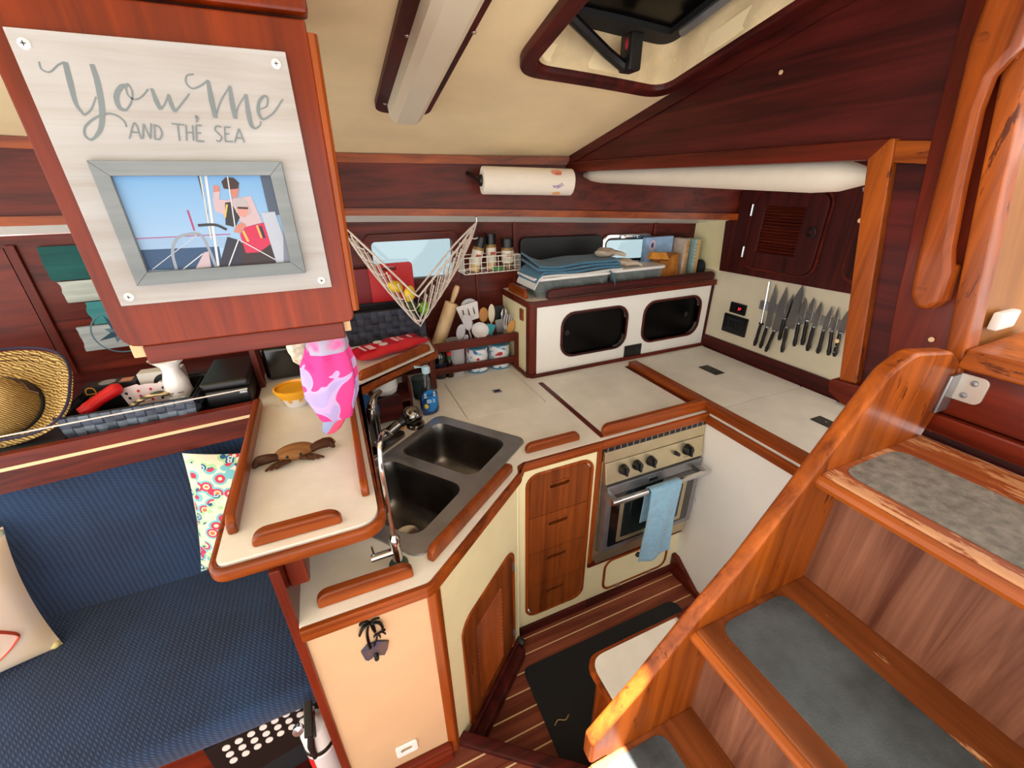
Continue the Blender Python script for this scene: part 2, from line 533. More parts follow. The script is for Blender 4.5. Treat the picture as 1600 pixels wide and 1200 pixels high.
# ================================================================== the setting
YB = smooth_tab([(-1.7, 1.97), (-0.9, 2.05), (0.0, 2.05), (0.6, 2.0), (1.1, 1.887), (1.93, 1.6)])
ZT = [(-1.7, 1.97), (-0.9, 1.942), (0.07, 1.907), (1.1, 1.895), (1.93, 1.885)]
ZB = [(-1.7, 1.69), (-0.9, 1.675), (0.08, 1.672), (1.93, 1.608)]
YW = smooth_tab([(-1.7, 2.05), (-0.9, 2.13), (0.0, 2.16), (0.6, 2.13), (1.1, 2.05), (1.95, 1.87)])
yb = lambda x: interp(YB, x)
zt = lambda x: interp(ZT, x)
zb = lambda x: interp(ZB, x)
yw = lambda x: interp(YW, x)
def ceil_z(x, y):
    yy = abs(y)
    z = zt(x)+0.225*(yb(x)-max(yy, 0.8))
    if yy < 0.8:
        d = 0.8-yy
        z += 0.225*d-0.14*d*d
    return z
FLOOR = -0.03; SALON = 0.09; CT = 0.915; BAR = 1.12

# ---- soles: teak boards with holly strips between, two levels parted by a step beam
P0 = (0.105, 0.755); PN = (0.19, 0.255)
mb = MB(); mb.box((-0.1, -0.6, FLOOR-0.06), (1.42, 1.12, FLOOR-0.015))
floor = struct('floor', mb, W['dark_x'], 'galley sole of teak boards with pale strips')
mb = MB(); mb.box((-1.7, -1.0, SALON-0.05), (0.62, 2.1, SALON-0.015))
mb = MB(); mb.prism(clip([(-1.7, -1.0), (1.3, -1.0), (1.3, 1.0), (-1.7, 1.0)], P0, (-PN[0], -PN[1])), 'z', SALON-0.05, SALON-0.012)
floor2 = struct('floor_saloon', mb, W['dark_x'], 'raised saloon sole of teak boards with pale strips')
for k in range(16):
    y1 = 1.121-0.063*k
    for nm, a, b, dz, mt in (('plank', y1-0.0575, y1, 0.0, W['plank']), ('holly_strip', y1-0.063, y1-0.0572, -0.001, M['holly'])):
        pg = clip([(0.05, a), (1.4, a), (1.4, b), (0.05, b)], P0, PN)
        if len(pg) >= 3:
            mb = MB(); mb.prism(pg, 'z', FLOOR-0.016, FLOOR+dz); part(nm, mb, mt, floor, 0)
for k in range(26):
    y1 = 0.88-0.063*k
    for nm, a, b, dz, mt in (('plank', y1-0.0575, y1, 0.0, W['plank']), ('holly_strip', y1-0.063, y1-0.0572, -0.001, M['holly'])):
        pg = clip([(-1.69, a), (1.0, a), (1.0, b), (-1.69, b)], P0, (-PN[0], -PN[1]))
        if len(pg) >= 3:
            mb = MB(); mb.prism(pg, 'z', SALON-0.013, SALON+dz); part(nm, mb, mt, floor2, 0)
_d = Vector((0.255, -0.19, 0)).normalized(); _n = Vector((0.19, 0.255, 0)).normalized()
mb = MB(); mb.box((0, -0.02, FLOOR-0.01), (0.50, 0.022, 0.105), 0.008, M=frame((0.108, 0.772, 0), _d, _n, (0, 0, 1)))
struct('trim_1', mb, W['dark_x'], 'dark step beam between the two soles')

# ---- ceiling
HX0, HX1, HY0, HY1 = 0.585, 1.02, 0.52, 1.215        # galley hatch
OPEN = [(HX0, HX1, HY0, HY1), (0.3, 1.1, -0.34, 0.34)]      # and the companionway's sliding hatch
xs = sorted(set([-1.7, -1.3, -0.9, -0.5, -0.25, 0.0, 0.2, 0.45, 0.8, 1.1]+[o[0] for o in OPEN]+[o[1] for o in OPEN]))
ys = sorted(set([-1.3, -1.0, -0.7, -0.5, -0.2, -0.05, 0.05, 0.2, 0.45, 0.65, 0.9, 1.05, 1.4, 1.6, 3.0]+[o[2] for o in OPEN]+[o[3] for o in OPEN]))
def ceil_fn(x, y):
    y = min(y, yb(x)+0.01)
    return (x, y, ceil_z(x, y))
mb = MB(); mb.cells(xs, ys, ceil_fn, (0, 0, 0.04), lambda x, y: any(o[0] < x < o[1] and o[2] < y < o[3] for o in OPEN))
struct('ceiling', mb, M['vinyl'], 'cream padded cabin ceiling', 60)
# deck over the aft galley, behind the companionway bulkhead
mb = MB(); mb.cells([1.12, 1.4, 1.7, 2.05], [0.36, 0.8, 1.2, 1.6, 3.0], lambda x, y: (x, min(y, yw(x)+0.05), 1.9), (0, 0, 0.03), lambda x, y: False)
struct('ceiling_aft', mb, M['deckwhite'], 'white deck underside over the aft galley')

# ---- deck-edge beam over the starboard side
X = [-1.7+3.655*i/60 for i in range(61)]
def strip(y_off0, y_off1, zlo, zhi, bev=None):
    m = MB()
    vs = []; fs = []
    for x in X:
        vs += [(x, yb(x)+y_off0, zlo(x)), (x, yb(x)+y_off0, zhi(x)), (x, yb(x)+y_off1, zhi(x)), (x, yb(x)+y_off1, zlo(x))]
    for i in range(len(X)-1):
        a = i*4; b = a+4
        for k in range(4):
            fs.append((a+k, a+(k+1) % 4, b+(k+1) % 4, b+k))
    fs += [(0, 1, 2, 3), tuple(len(vs)-4+k for k in range(4))]
    return m.add(vs, fs)
beam = struct('wall_deck_beam', strip(0.0, 0.03, lambda x: zb(x)+0.01, lambda x: zt(x)+0.01), W['mahog_x'], 'mahogany board under the deck edge')
part('top_batten', strip(-0.014, 0.0, lambda x: zt(x)-0.034, lambda x: zt(x)), W['teak_x'], beam)
part('bottom_batten', strip(-0.016, 0.034, lambda x: zb(x), lambda x: zb(x)+0.03), W['teak_x'], beam)
m = MB()
m.cells(X, [0, 1], lambda x, t: (x, yb(x)+0.03+(yw(x)-yb(x)-0.03)*t, (zb(x)+0.004)*(1-t)+(zb(x)-0.034)*t), (0, 0, 0.02), lambda x, t: False)
struct('ceiling_side_deck', m, M['deckwhite'], 'white underside of the side deck')

# ---- starboard side with two ports
W1 = (0.195, 0.582, 1.362, 1.545); W2 = (1.40, 1.645, 1.392, 1.512)
xs = sorted(set([round(-1.7+0.1*i, 3) for i in range(37)]+[1.95]+list(W1[:2])+list(W2[:2])))
zs = sorted(set([0.05, 0.9, 1.2, 1.64]+list(W1[2:])+list(W2[2:])))
mb = MB(); mb.cells(xs, zs, lambda x, z: (x, yw(x), z), (0, 0.03, 0), lambda x, z: any(w[0] < x < w[1] and w[2] < z < w[3] for w in (W1, W2)))
wall_s = struct('wall_starboard', mb, W['mahog_x'], 'mahogany panelled starboard side')
def along_wall(m, x0, x1, off):
    """bend a flat (x, 0, z) mesh onto the curved side"""
    m.v = [(p[0], yw(p[0])+p[1]-off, p[2]) for p in m.v]
    return m
w = struct('window_1', along_wall(MB().prism(rrect(W1[0]-0.032, W1[1]+0.032, W1[2]-0.034, W1[3]+0.036, 0.035), 'y', -0.016, 0.0,
           [rrect(W1[0], W1[1], W1[2], W1[3], 0.02)], 0.004), 0, 0, 0), W['mahog_x'], 'long fixed cabin port in a mahogany surround')
m = MB().prism(rrect(W1[0]-0.002, W1[1]+0.002, W1[2]-0.002, W1[3]+0.002, 0.02), 'y', 0.012, 0.016)
def tinted(name, c):
    m, nt, b = _base(name)
    t = mk(nt, 'ShaderNodeBsdfTransparent'); t.inputs['Color'].default_value = lin(c)
    g = mk(nt, 'ShaderNodeBsdfGlossy', Roughness=0.05)
    mx = mk(nt, 'ShaderNodeMixShader'); mx.inputs[0].default_value = 0.04
    nt.links.new(t.outputs[0], mx.inputs[1]); nt.links.new(g.outputs[0], mx.inputs[2])
    nt.links.new(mx.outputs[0], nt.nodes['Material Output'].inputs['Surface'])
    return m
M['glass'] = tinted('smoked_acrylic', (172, 184, 188))
part('pane', along_wall(m, 0, 0, 0), M['glass'], w)
w = struct('window_2', along_wall(MB().prism(rrect(W2[0]-0.022, W2[1]+0.022, W2[2]-0.022, W2[3]+0.022, 0.04), 'y', -0.02, 0.0,
           [rrect(W2[0], W2[1], W2[2], W2[3], 0.026)], 0.005), 0, 0, 0), M['chrome'], 'opening port with a chrome frame')
part('pane', along_wall(MB().prism(rrect(W2[0]-0.002, W2[1]+0.002, W2[2]-0.002, W2[3]+0.002, 0.026), 'y', 0.008, 0.012), 0, 0, 0), M['glass'], w)
for x in (1.47, 1.56):
    m = MB(); m.box((x, -0.035, W2[3]+0.0), (x+0.03, -0.016, W2[3]+0.018), 0.003); part('hinge', along_wall(m, 0, 0, 0), M['chrome'], w)
part('seal', along_wall(MB().prism(rrect(W2[0]-0.004, W2[1]+0.004, W2[2]-0.004, W2[3]+0.004, 0.028), 'y', -0.006, 0.004, [rrect(W2[0]+0.01, W2[1]-0.01, W2[2]+0.01, W2[3]-0.01, 0.02)]), 0, 0, 0), M['black'], w)
# battens dividing the side panelling
for x, w_ in ((-1.03, 0.028), (0.70, 0.014), (0.905, 0.02), (1.68, 0.02)):
    m = MB(); m.box((x-w_/2, -0.014, 0.92), (x+w_/2, 0.0, 1.61), 0.003); part('batten', along_wall(m, 0, 0, 0), W['mahog_z'], wall_s)
m = MB(); m.box((-1.69, -0.006, 1.13), (-1.05, 0.0, 1.6)); part('side_panel', along_wall(m, 0, 0, 0), W['red_x'], wall_s)

# ---- aft bulkhead: cream lower panel, dark locker doors above
AX = 1.94
mb = MB(); mb.prism([(0.1, 0.90), (1.95, 0.90), (1.95, 1.36), (0.1, 1.38)], 'x', AX, AX+0.03)
M['knifepanel'] = plain('knife_panel', (224, 216, 190), 0.45, var=0.02)
wall_aft = struct('wall_aft', mb, M['knifepanel'], 'cream lower half of the aft bulkhead')
mb = MB(); mb.prism([(0.1, 0.86), (1.70, 0.86), (1.70, 0.985), (0.1, 0.99)], 'x', AX-0.012, AX)
struct('baseboard_aft', mb, W['dark_y'], 'dark skirting along the aft bulkhead')
UX = 1.905
mb = MB(); mb.prism([(0.1, 1.385), (1.645, 1.355), (1.665, 1.60), (1.60, 1.62), (1.60, 1.92), (0.1, 1.92)], 'x', UX, UX+0.05, bev=0.003)
wall_up = struct('wall_aft_upper', mb, W['dark_z'], 'dark mahogany upper half of the aft bulkhead')
def louvre_door(parent, y0, y1, z0, z1, name):
    d = part('locker_door', MB().prism(rrect(y0, y1, z0, z1, 0.05), 'x', UX-0.018, UX-0.001, [[(y0+0.09, z0+0.075), (y1-0.062, z0+0.072), (y1-0.062, z1-0.06), (y0+0.09, z1-0.06)]], 0.003), W['dark_z'], parent)
    part('door_edge', MB().prism(rrect(y0-0.012, y1+0.012, z0-0.012, z1+0.012, 0.06), 'x', UX-0.007, UX-0.0005, [rrect(y0-0.003, y1+0.003, z0-0.003, z1+0.003, 0.052)]), W['mahog_y'], parent)
    n = 15; h = (z1-z0-0.135)/n
    for k in range(n):
        z = z0+0.075+h*(k+0.5)
        m = MB(); m.box((-0.007, y0+0.088, -0.0018), (0.009, y1-0.06, 0.0018), M=Matrix.Translation((UX-0.009, 0, z)) @ Matrix.Rotation(math.radians(38), 4, 'Y'))
        part('slat', m, W['mahog_y'], d, 0)
    part('backing', MB().box((UX-0.004, y0+0.08, z0+0.06), (UX-0.001, y1-0.05, z1-0.05)), W['dark_y'], d)
    return d
d1 = louvre_door(wall_up, 1.165, 1.505, 1.405, 1.74, 'locker_door')
_ry = Matrix.Rotation(math.radians(-90), 4, 'Y')
part('finger_hole', MB().lathe([(0.021, 0), (0.021, 0.006), (0.015, 0.007), (0.013, 0.001)], (UX-0.016, 1.203, 1.585), 20, _ry), M['black'], d1)
for z in (1.47, 1.66):
    part('hinge', MB().tube([(UX-0.02, 1.508, z-0.025), (UX-0.02, 1.508, z+0.025)], 0.005, 8), M['chrome'], d1)
d2 = louvre_door(wall_up, 0.70, 1.04, 1.42, 1.74, 'locker_door')
# cream lining at the end of the shelf
mb = MB(); mb.box((1.925, 1.63, 1.36), (1.935, 1.9, 1.62)); struct('wall_shelf_end', mb, M['cream'], 'cream lining closing the end of the locker shelf')

# ---- companionway bulkhead
CX = 1.10
edge_y = lambda z: 0.34+(z-1.467)*0.178
top = [(y, ceil_z(CX, y)+0.02) for y in (0.43, 0.55, 0.7, 0.85, 1.0, 1.2, 1.4, 1.6, 1.75, 1.895)]
poly = top+[(1.895, 1.83), (1.5, 1.832), (1.1, 1.832), (0.62, 1.822), (0.53, 1.345), (0.48, 1.30), (0.36, 1.30), (edge_y(1.30)+0.03, 1.30), (edge_y(2.0), 2.0)]
mb = MB(); mb.prism(poly, 'x', CX, CX+0.022)
wall_c = struct('wall_companionway', mb, W['dark_y'], 'dark mahogany bulkhead around the companionway')
part('opening_head', MB().prism([(1.895, 1.832), (0.585, 1.818), (0.585, 1.856), (1.895, 1.872)], 'x', CX-0.016, CX+0.03, bev=0.004), W['mahog_y'], wall_c)
part('opening_post', MB().prism([(0.618, 1.82), (0.527, 1.345), (0.488, 1.345), (0.578, 1.856), (0.588, 1.856)], 'x', CX-0.018, CX+0.03, bev=0.004), W['worn_z'], wall_c)
part('head_extension', MB().prism([(0.583, 1.852), (0.515, 1.846), (0.508, 1.806), (0.576, 1.812)], 'x', CX-0.012, CX, bev=0.002), W['worn_y'], wall_c)
part('post_foot', MB().prism(round_poly([(0.545, 1.345), (0.45, 1.356), (0.44, 1.285), (0.50, 1.295), (0.535, 1.312)], 0.015), 'x', CX-0.03, CX+0.03, bev=0.005), W['red_y'], wall_c)
part('upper_edge_batten', MB().prism([(y, ceil_z(CX, y)) for y in (1.895, 1.5, 1.1, 0.8, 0.56)]+[(y, ceil_z(CX, y)-0.035) for y in (0.56, 0.8, 1.1, 1.5, 1.895)], 'x', CX-0.008, CX), W['dark_y'], wall_c)
board = [(0.548, 2.09), (0.52, 1.845), (0.47, 1.50), (0.435, 1.335), (0.352, 1.335), (edge_y(1.47), 1.47), (edge_y(1.9), 1.9), (edge_y(2.1), 2.1)]
part('jamb_board', MB().prism(board, 'x', CX-0.014, CX, bev=0.003), W['red_z'], wall_c)
part('jamb_moulding', MB().prism([(edge_y(1.40)+0.022, 1.40), (edge_y(1.40)-0.004, 1.42), (edge_y(2.12)-0.004, 2.12), (edge_y(2.12)+0.03, 2.12)], 'x', CX-0.03, CX+0.02, bev=0.006), W['worn_z'], wall_c)
for y, z in ((0.395, 1.49), (0.565, 1.43), (0.60, 1.70), (0.88, 2.02)):
    part('plug', MB().lathe([(0.005, 0), (0.005, 0.002), (0.0, 0.0025)], (CX-0.016 if y < 0.5 else CX-0.004, y, z), 12, _ry), W['light'], wall_c)
# threshold under the companionway
th = struct('trim_2', MB().box((CX-0.02, -0.36, 1.355), (CX+0.03, 0.345, 1.462), 0.004), W['red_y'], 'companionway threshold board')
part('sill', MB().prism(round_poly([(CX-0.045, 1.455), (CX+0.22, 1.475), (CX+0.22, 1.50), (CX-0.03, 1.492)], 0.008), 'y', -0.36, 0.335, bev=0.004), W['worn_y'], th)
part('lower_rail', MB().box((CX-0.03, -0.36, 1.312), (CX+0.02, 0.352, 1.353), 0.006), W['red_y'], th)
# plywood cheek beside the companionway
mb = MB(); mb.prism([(CX+0.02, 1.47), (CX+0.5, 1.49), (CX+0.5, 2.2), (CX+0.02, 2.2)], 'y', 0.36, 0.375)
mb.v = [(p[0], p[1]+(p[2]-1.467)*0.178-0.015, p[2]) for p in mb.v]
ck = struct('wall_cheek', mb, W['ply'], 'pale plywood cheek of the companionway')
part('cheek_vent', MB().box((CX+0.05, 0.334, 1.515), (CX+0.12, 0.35, 1.55), 0.004), M['whitep'], ck)
# cockpit side beyond, carrying the washboards' far jamb
mb = MB(); mb.prism([(-0.36, 1.30), (-1.3, 1.30), (-1.3, 2.1), (-0.45, 2.2)], 'x', CX, CX+0.022)
struct('wall_companionway_port', mb, W['dark_y'], 'port half of the companionway bulkhead')
struct('ceiling_sun_blocker', MB().box((0.70, -0.6, 2.298), (1.5, 0.5, 2.325), 0.004), M['deckwhite'], 'unseen white board added over the companionway to block the sun')  # added out of view to keep sun off the upper treads
# dark engine space behind the ladder
mb = MB(); mb.box((1.345, -0.4, -0.05), (1.36, 0.30, 1.0)); mb.box((1.36, -0.4, 0.86), (1.95, 0.30, 0.88))
struct('wall_engine', mb, W['dark_y'], 'mahogany lining of the engine space behind the ladder')
# ================================================================== galley joinery
GY = 1.09
# ---- countertop
edge = [(-0.205, 0.728), (0.082, 0.728), (0.452, 1.028), (0.463, 1.062), (0.49, 1.075), (1.345, 1.077), (1.345, 0.25)]
outer = round_poly(edge, [0, 0.03, 0.02, 0.015, 0.02, 0, 0])
SK = Vector((0.19, 1.155)); SU = Vector((0.777, 0.63)); SWv = Vector((0.63, -0.777))
def sk(u, w):
    p = SK+SU*u+SWv*w
    return (p.x, p.y)
ct = thing('countertop', 'off-white laminate countertop with teak edging, sink cut-out and fiddles', 'countertop', (0.8, 1.3, CT-0.035))
slab = outer+[(1.94, 0.25), (1.94, 1.72), (0.82, 1.72), (0.80, 2.10), (-0.205, 2.12)]
sink_hole = [sk(*p) for p in rrect(-0.295, 0.295, -0.19, 0.19, 0.04)]
IX0, IX1, IY0, IY1 = 0.405, 0.768, 1.43, 1.817
holes = [sink_hole, [(IX0, IY0), (IX1, IY0), (IX1, IY1), (IX0, IY1)], [(0.843, 1.113), (1.3155, 1.113), (1.3155, 1.611), (0.843, 1.611)],
         [(1.387, 0.258), (1.9165, 0.258), (1.9165, 1.657), (1.387, 1.657)]]
part('slab', MB().prism(slab, 'z', CT-0.035, CT, holes), M['lam'], ct)
for x0_, x1_, y0_, y1_ in ((IX0, IX1, IY0, IY1), (0.843, 1.3155, 1.113, 1.611), (1.387, 1.9165, 0.258, 1.657)):
    dz_ = 0.033 if 0.8 < x0_ < 0.9 else 0.11          # the oven sits right under the stove cover
    part('locker_bottom', MB().box((x0_-0.004, y0_-0.004, CT-dz_-0.0035), (x1_+0.004, y1_+0.004, CT-dz_)), W['mahog_x'], ct)
# edging: swept along the front
def edging(pts, w, z0, z1, side=1):
    """band outside a polyline (to its right for side=1)"""
    n = len(pts); off = []
    for i in range(n):
        a = Vector(pts[max(i-1, 0)]); b = Vector(pts[min(i+1, n-1)])
        t = (b-a).normalized(); nn = Vector((t.y, -t.x))*side
        p = Vector(pts[i])
        off.append((p.x+nn.x*w, p.y+nn.y*w))
    return list(pts)+off[::-1]
front = outer[:-1]
front = [p for p in front if p[0] < 0.815]+[(0.815, 1.0765)]
part('edge_trim', MB().prism(edging(front, 0.014, 0, 0), 'z', CT-0.038, CT-0.001, bev=0.004), W['teak_x'], ct)
part('edge_trim', MB().box((0.815, 1.063, CT-0.038), (1.345, 1.077, CT-0.001), 0.004), W['teak_x'], ct)
part('edge_trim', MB().box((1.331, 0.25, CT-0.05), (1.345, 1.077, CT-0.012), 0.005), W['teak_y'], ct)
def fiddle(parent, a, b, th, h, z, mat, name='fiddle', r=0.03):
    a, b = Vector(a), Vector(b); L = (b-a).length
    t = (b-a)/L; n = Vector((-t.y, t.x))
    pr = [(0, 0), (L, 0)]+[(L-r*0.9+r*0.9*math.cos(k*math.pi/12), h-r*0.8+r*0.8*math.sin(k*math.pi/12)) for k in range(1, 7)]+[(r*0.9-r*0.9*math.sin(k*math.pi/12), h-r*0.8+r*0.8*math.cos(k*math.pi/12)) for k in range(0, 7)]
    m = MB().prism(pr, 'y', -th/2, th/2, bev=min(0.006, th*0.3), seg=3, M=frame((a.x, a.y, z), (t.x, t.y, 0), (n.x, n.y, 0), (0, 0, 1)))
    return part(name, m, mat, parent)
fiddle(ct, (-0.165, 0.765), (0.052, 0.765), 0.022, 0.042, CT, W['teak_x'])
fiddle(ct, (0.098, 0.785), (0.432, 1.045), 0.022, 0.042, CT, W['teak_d'])
fiddle(ct, (0.522, 1.118), (0.742, 1.118), 0.022, 0.038, CT, W['teak_x'])
fiddle(ct, (0.832, 1.098), (1.345, 1.098), 0.024, 0.05, CT, W['teak_x'])
part('divider_trim', MB().box((1.335, 0.25, CT), (1.385, 1.60, CT+0.032), 0.006), W['teak_y'], ct)
part('divider_trim', MB().box((0.822, 1.09, CT-0.002), (0.842, 1.615, CT+0.004), 0.001), W['mahog_y'], ct)
part('divider_trim', MB().box((1.316, 1.12, CT-0.002), (1.336, 1.60, CT+0.006), 0.001), W['mahog_y'], ct)
part('stove_cover', MB().box((0.8445, 1.1145, CT-0.031), (1.314, 1.604, CT+0.005), 0.001), M['lam'], ct, label='flush off-white cover over the stove')
# icebox hatch let into the counter
def seam_ring(p, w):
    c = Vector((sum(q[0] for q in p)/4, sum(q[1] for q in p)/4))
    return [((Vector(q)-c)*(1-w)+c).to_tuple() for q in p]
lid = part('icebox_lid', MB().box((IX0+0.003, IY0+0.003, CT-0.032), (IX1-0.003, IY1-0.003, CT+0.0005), 0.0008), M['lam'], ct)
part('lid_pull', MB().box((0.59, 1.60, CT), (0.628, 1.635, CT+0.0035), 0.001), M['steel'], lid)
part('lid_pull_slot', MB().box((0.597, 1.609, CT+0.003), (0.621, 1.626, CT+0.004)), M['black'], lid)
for (y0, y1, py) in ((1.075, 1.655, 1.38), (0.26, 1.067, 0.80)):
    l = part('locker_lid', MB().box((1.388, y0, CT-0.031), (1.915, y1, CT+0.004), 0.0012), M['lam'], ct)
    part('lid_pull', MB().box((1.655, py-0.055, CT+0.004), (1.715, py+0.055, CT+0.008), 0.002), M['black'], l)
    for q in (-0.012, 0.012):
        part('screw', MB().lathe([(0.003, 0), (0.002, 0.0012)], (1.685, py+q, CT+0.008), 10), M['chrome'], l)
part('hinge_strip', MB().box((1.916, 0.26, CT), (1.926, 1.655, CT+0.003)), W['dark_y'], ct)
part('latch', MB().box((1.885, 0.86, CT+0.005), (1.925, 0.90, CT+0.014), 0.003), M['chrome'], ct)

# ---- peninsula cabinet (peach front)
FY = 0.742
pc = thing('peninsula_cabinet', 'peach fronted end cabinet with a teak corner post below the sink', 'cabinet', (-0.05, 0.8, SALON))
part('front_panel', MB().prism([(-0.205, 0.10), (0.074, 0.10), (0.074, CT-0.036), (-0.205, CT-0.036)], 'y', FY, FY+0.016, [rrect(-0.068, -0.033, 0.231, 0.249, 0.008)]), M['peach'], pc)
part('corner_post', MB().prism(round_poly([(0.073, FY-0.003), (0.098, FY-0.003), (0.112, FY+0.012), (0.10, FY+0.03), (0.073, FY+0.03)], [0, 0.01, 0.006, 0, 0], 4), 'z', 0.075, CT-0.036), W['teak_z'], pc)
part('toe_board', MB().box((-0.205, FY-0.022, SALON-0.005), (0.082, FY+0.002, 0.165), 0.006), W['red_x'], pc)
part('side_board', MB().box((-0.226, FY-0.008, SALON), (-0.205, 1.50, BAR-0.036), 0.003), W['red_z'], pc)
part('sole_board', MB().box((-0.2, FY+0.02, SALON-0.11), (0.07, 1.4, SALON+0.0)), W['dark_x'], pc)
v = part('vent', MB().prism(rrect(-0.082, -0.018, 0.213, 0.268, 0.008), 'y', FY-0.006, FY, [rrect(-0.068, -0.033, 0.231, 0.249, 0.008)], 0.002), M['whitep'], pc, label='small white vent plate')
part('vent_duct', MB().box((-0.075, FY+0.05, 0.222), (-0.026, FY+0.053, 0.258)), W['mahog_x'], v)

# ---- sink cabinet (diagonal, louvred door)
A = Vector((0.10, 0.752, 0)); B = Vector((0.455, 1.045, 0))
DD = (B-A).normalized(); DN = Vector((DD.y, -DD.x, 0)); DL = (B-A).length
FD = frame(A, DD, DN, (0, 0, 1))             # x along the face, y outward, z up
sc_ = thing('sink_cabinet', 'diagonal cream sink cabinet with a louvred teak door', 'cabinet', (0.25, 0.95, FLOOR))
do = rrect(0.088, 0.418, 0.035, 0.588, 0.05)
part('face', MB().prism([(0, FLOOR), (DL+0.01, FLOOR), (DL+0.01, CT-0.036), (0, CT-0.036)], 'y', -0.018, 0.0, [do], M=FD), M['cream'], sc_)
part('return', MB().box((B.x-0.012, B.y, FLOOR), (B.x+0.004, GY+0.02, CT-0.036)), M['cream'], sc_)
part('opening_trim', MB().prism(rrect(0.080, 0.426, 0.027, 0.596, 0.058), 'y', -0.01, 0.006, [rrect(0.091, 0.415, 0.038, 0.585, 0.047)], 0.002, M=FD), W['teak_d'], sc_)
door = part('door', MB().prism(rrect(0.093, 0.413, 0.04, 0.583, 0.045), 'y', -0.014, 0.002, [[(0.160, 0.10), (0.325, 0.10), (0.325, 0.49), (0.160, 0.49)], rrect(0.118, 0.132, 0.295, 0.345, 0.0065)], 0.002, M=FD), W['drawer'], sc_)
part('door_back', MB().box((0.15, -0.022, 0.09), (0.335, -0.018, 0.50), M=FD), W['mahog_d'], door)
for k in range(19):
    z = 0.11+k*0.0207
    part('slat', MB().box((0.158, -0.011, -0.0022), (0.327, 0.0095, 0.0022), 0.001, 1, M=FD @ Matrix.Translation((0, -0.002, z)) @ Matrix.Rotation(math.radians(-48), 4, 'X')), W['teak_d'], door, 0)
part('slot_back', MB().box((0.112, -0.024, 0.288), (0.138, -0.021, 0.352), M=FD), W['drawer'], door)
for z in (0.12, 0.50):
    part('hinge', MB().box((0.412, 0.0, z-0.02), (0.42, 0.008, z+0.02), 0.002, M=FD), M['steel'], door)
part('toe_board', MB().box((0.06, 0.0, FLOOR-0.002), (DL-0.03, 0.052, 0.03), 0.008, M=FD), W['dark_d'], sc_)
part('toe_board', MB().box((0.06, 0.0, 0.0), (DL-0.03, 0.02, 0.05), 0.006, M=FD), W['dark_d'], sc_)
stp = MB(); stp.lathe([(0.0, 0), (0.018, 0), (0.02, 0.004), (0.02, 0.022), (0.016, 0.032), (0, 0.034)], M=Matrix.Rotation(math.radians(-90), 4, 'X'), n=8)
stp.v = [tuple(FD @ Vector((p[0]+DL-0.012, p[1], p[2]+0.02))) for p in stp.v]
part('door_stop', stp, M['black'], sc_, label='black rubber door stop')

# ---- drawer cabinet
dc = thing('drawer_cabinet', 'cream cabinet with a stack of four worn teak drawers beside the oven', 'cabinet', (0.65, 1.12, FLOOR))
part('face', MB().prism([(0.452, FLOOR), (0.82, FLOOR), (0.82, CT-0.036), (0.452, CT-0.036)], 'y', GY, GY+0.016, [rrect(0.512, 0.797, 0.064, 0.832, 0.05)]), M['cream'], dc)
part('opening_trim', MB().prism(rrect(0.508, 0.801, 0.06, 0.836, 0.054), 'y', GY-0.005, GY+0.012, [rrect(0.522, 0.787, 0.074, 0.822, 0.04)], 0.0025), W['teak_z'], dc)
zz = [0.075, 0.2435, 0.4335, 0.6245, 0.821]
for i in range(4):
    z0, z1 = zz[i]+0.0015, zz[i+1]-0.0015
    pg = [(0.524, z0), (0.785, z0), (0.785, z1), (0.524, z1)]
    rd = [0.045, 0.045, 0, 0] if i == 0 else ([0, 0, 0.045, 0.045] if i == 3 else [0, 0, 0, 0])
    pz = {0: 0.187, 1: 0.387, 2: 0.573, 3: 0.758}[i]
    slot = rrect(0.603, 0.697, pz-0.012, pz+0.012, 0.012)
    dr = part('drawer', MB().prism(round_poly(pg, rd), 'y', GY-0.002, GY+0.014, [slot], 0.0025), W['drawer'], dc)
    part('drawer_pull', MB().prism(rrect(0.598, 0.702, pz-0.017, pz+0.017, 0.017), 'y', GY-0.006, GY+0.002, [rrect(0.607, 0.693, pz-0.0095, pz+0.0095, 0.0095)], 0.0025), W['drawer'], dr)
    part('pull_recess', MB().prism(rrect(0.602, 0.698, pz-0.013, pz+0.013, 0.0125), 'y', GY+0.011, GY+0.013), W['drawer'], dr)
part('toe_board', MB().box((0.462, GY-0.014, FLOOR), (0.82, GY+0.002, 0.012), 0.003), W['dark_x'], dc)
for x in (0.60, 0.72):
    part('latch', MB().box((x, GY-0.004, 0.058), (x+0.03, GY+0.004, 0.068), 0.002), M['chrome'], dc)

# ---- cabinet round the oven
oc = thing('oven_cabinet', 'cream cabinet surround below the oven with a small locker door', 'cabinet', (1.08, 1.12, FLOOR))
part('face', MB().box((0.82, GY, FLOOR), (1.362, GY+0.016, 0.246)), M['cream'], oc)
part('jamb', MB().box((0.812, GY-0.008, 0.235), (0.832, GY+0.02, CT-0.037), 0.003), W['teak_z'], oc)
part('bottom_rail', MB().box((0.812, GY-0.010, 0.234), (1.372, GY+0.02, 0.262), 0.003), W['mahog_x'], oc)
part('locker_trim', MB().prism(rrect(0.906, 1.290, 0.026, 0.226, 0.05), 'y', GY-0.005, GY, [rrect(0.918, 1.278, 0.038, 0.214, 0.04)], 0.002), W['teak_x'], oc)
ld = part('locker_door', MB().prism(rrect(0.92, 1.276, 0.04, 0.212, 0.038), 'y', GY-0.003, GY-0.0002, bev=0.001), M['cream'], oc)
part('knob', MB().lathe([(0.013, 0), (0.014, 0.006), (0.010, 0.012), (0, 0.013)], (1.095, GY-0.003, 0.192), 16, Matrix.Rotation(math.radians(90), 4, 'X')), M['black'], ld)
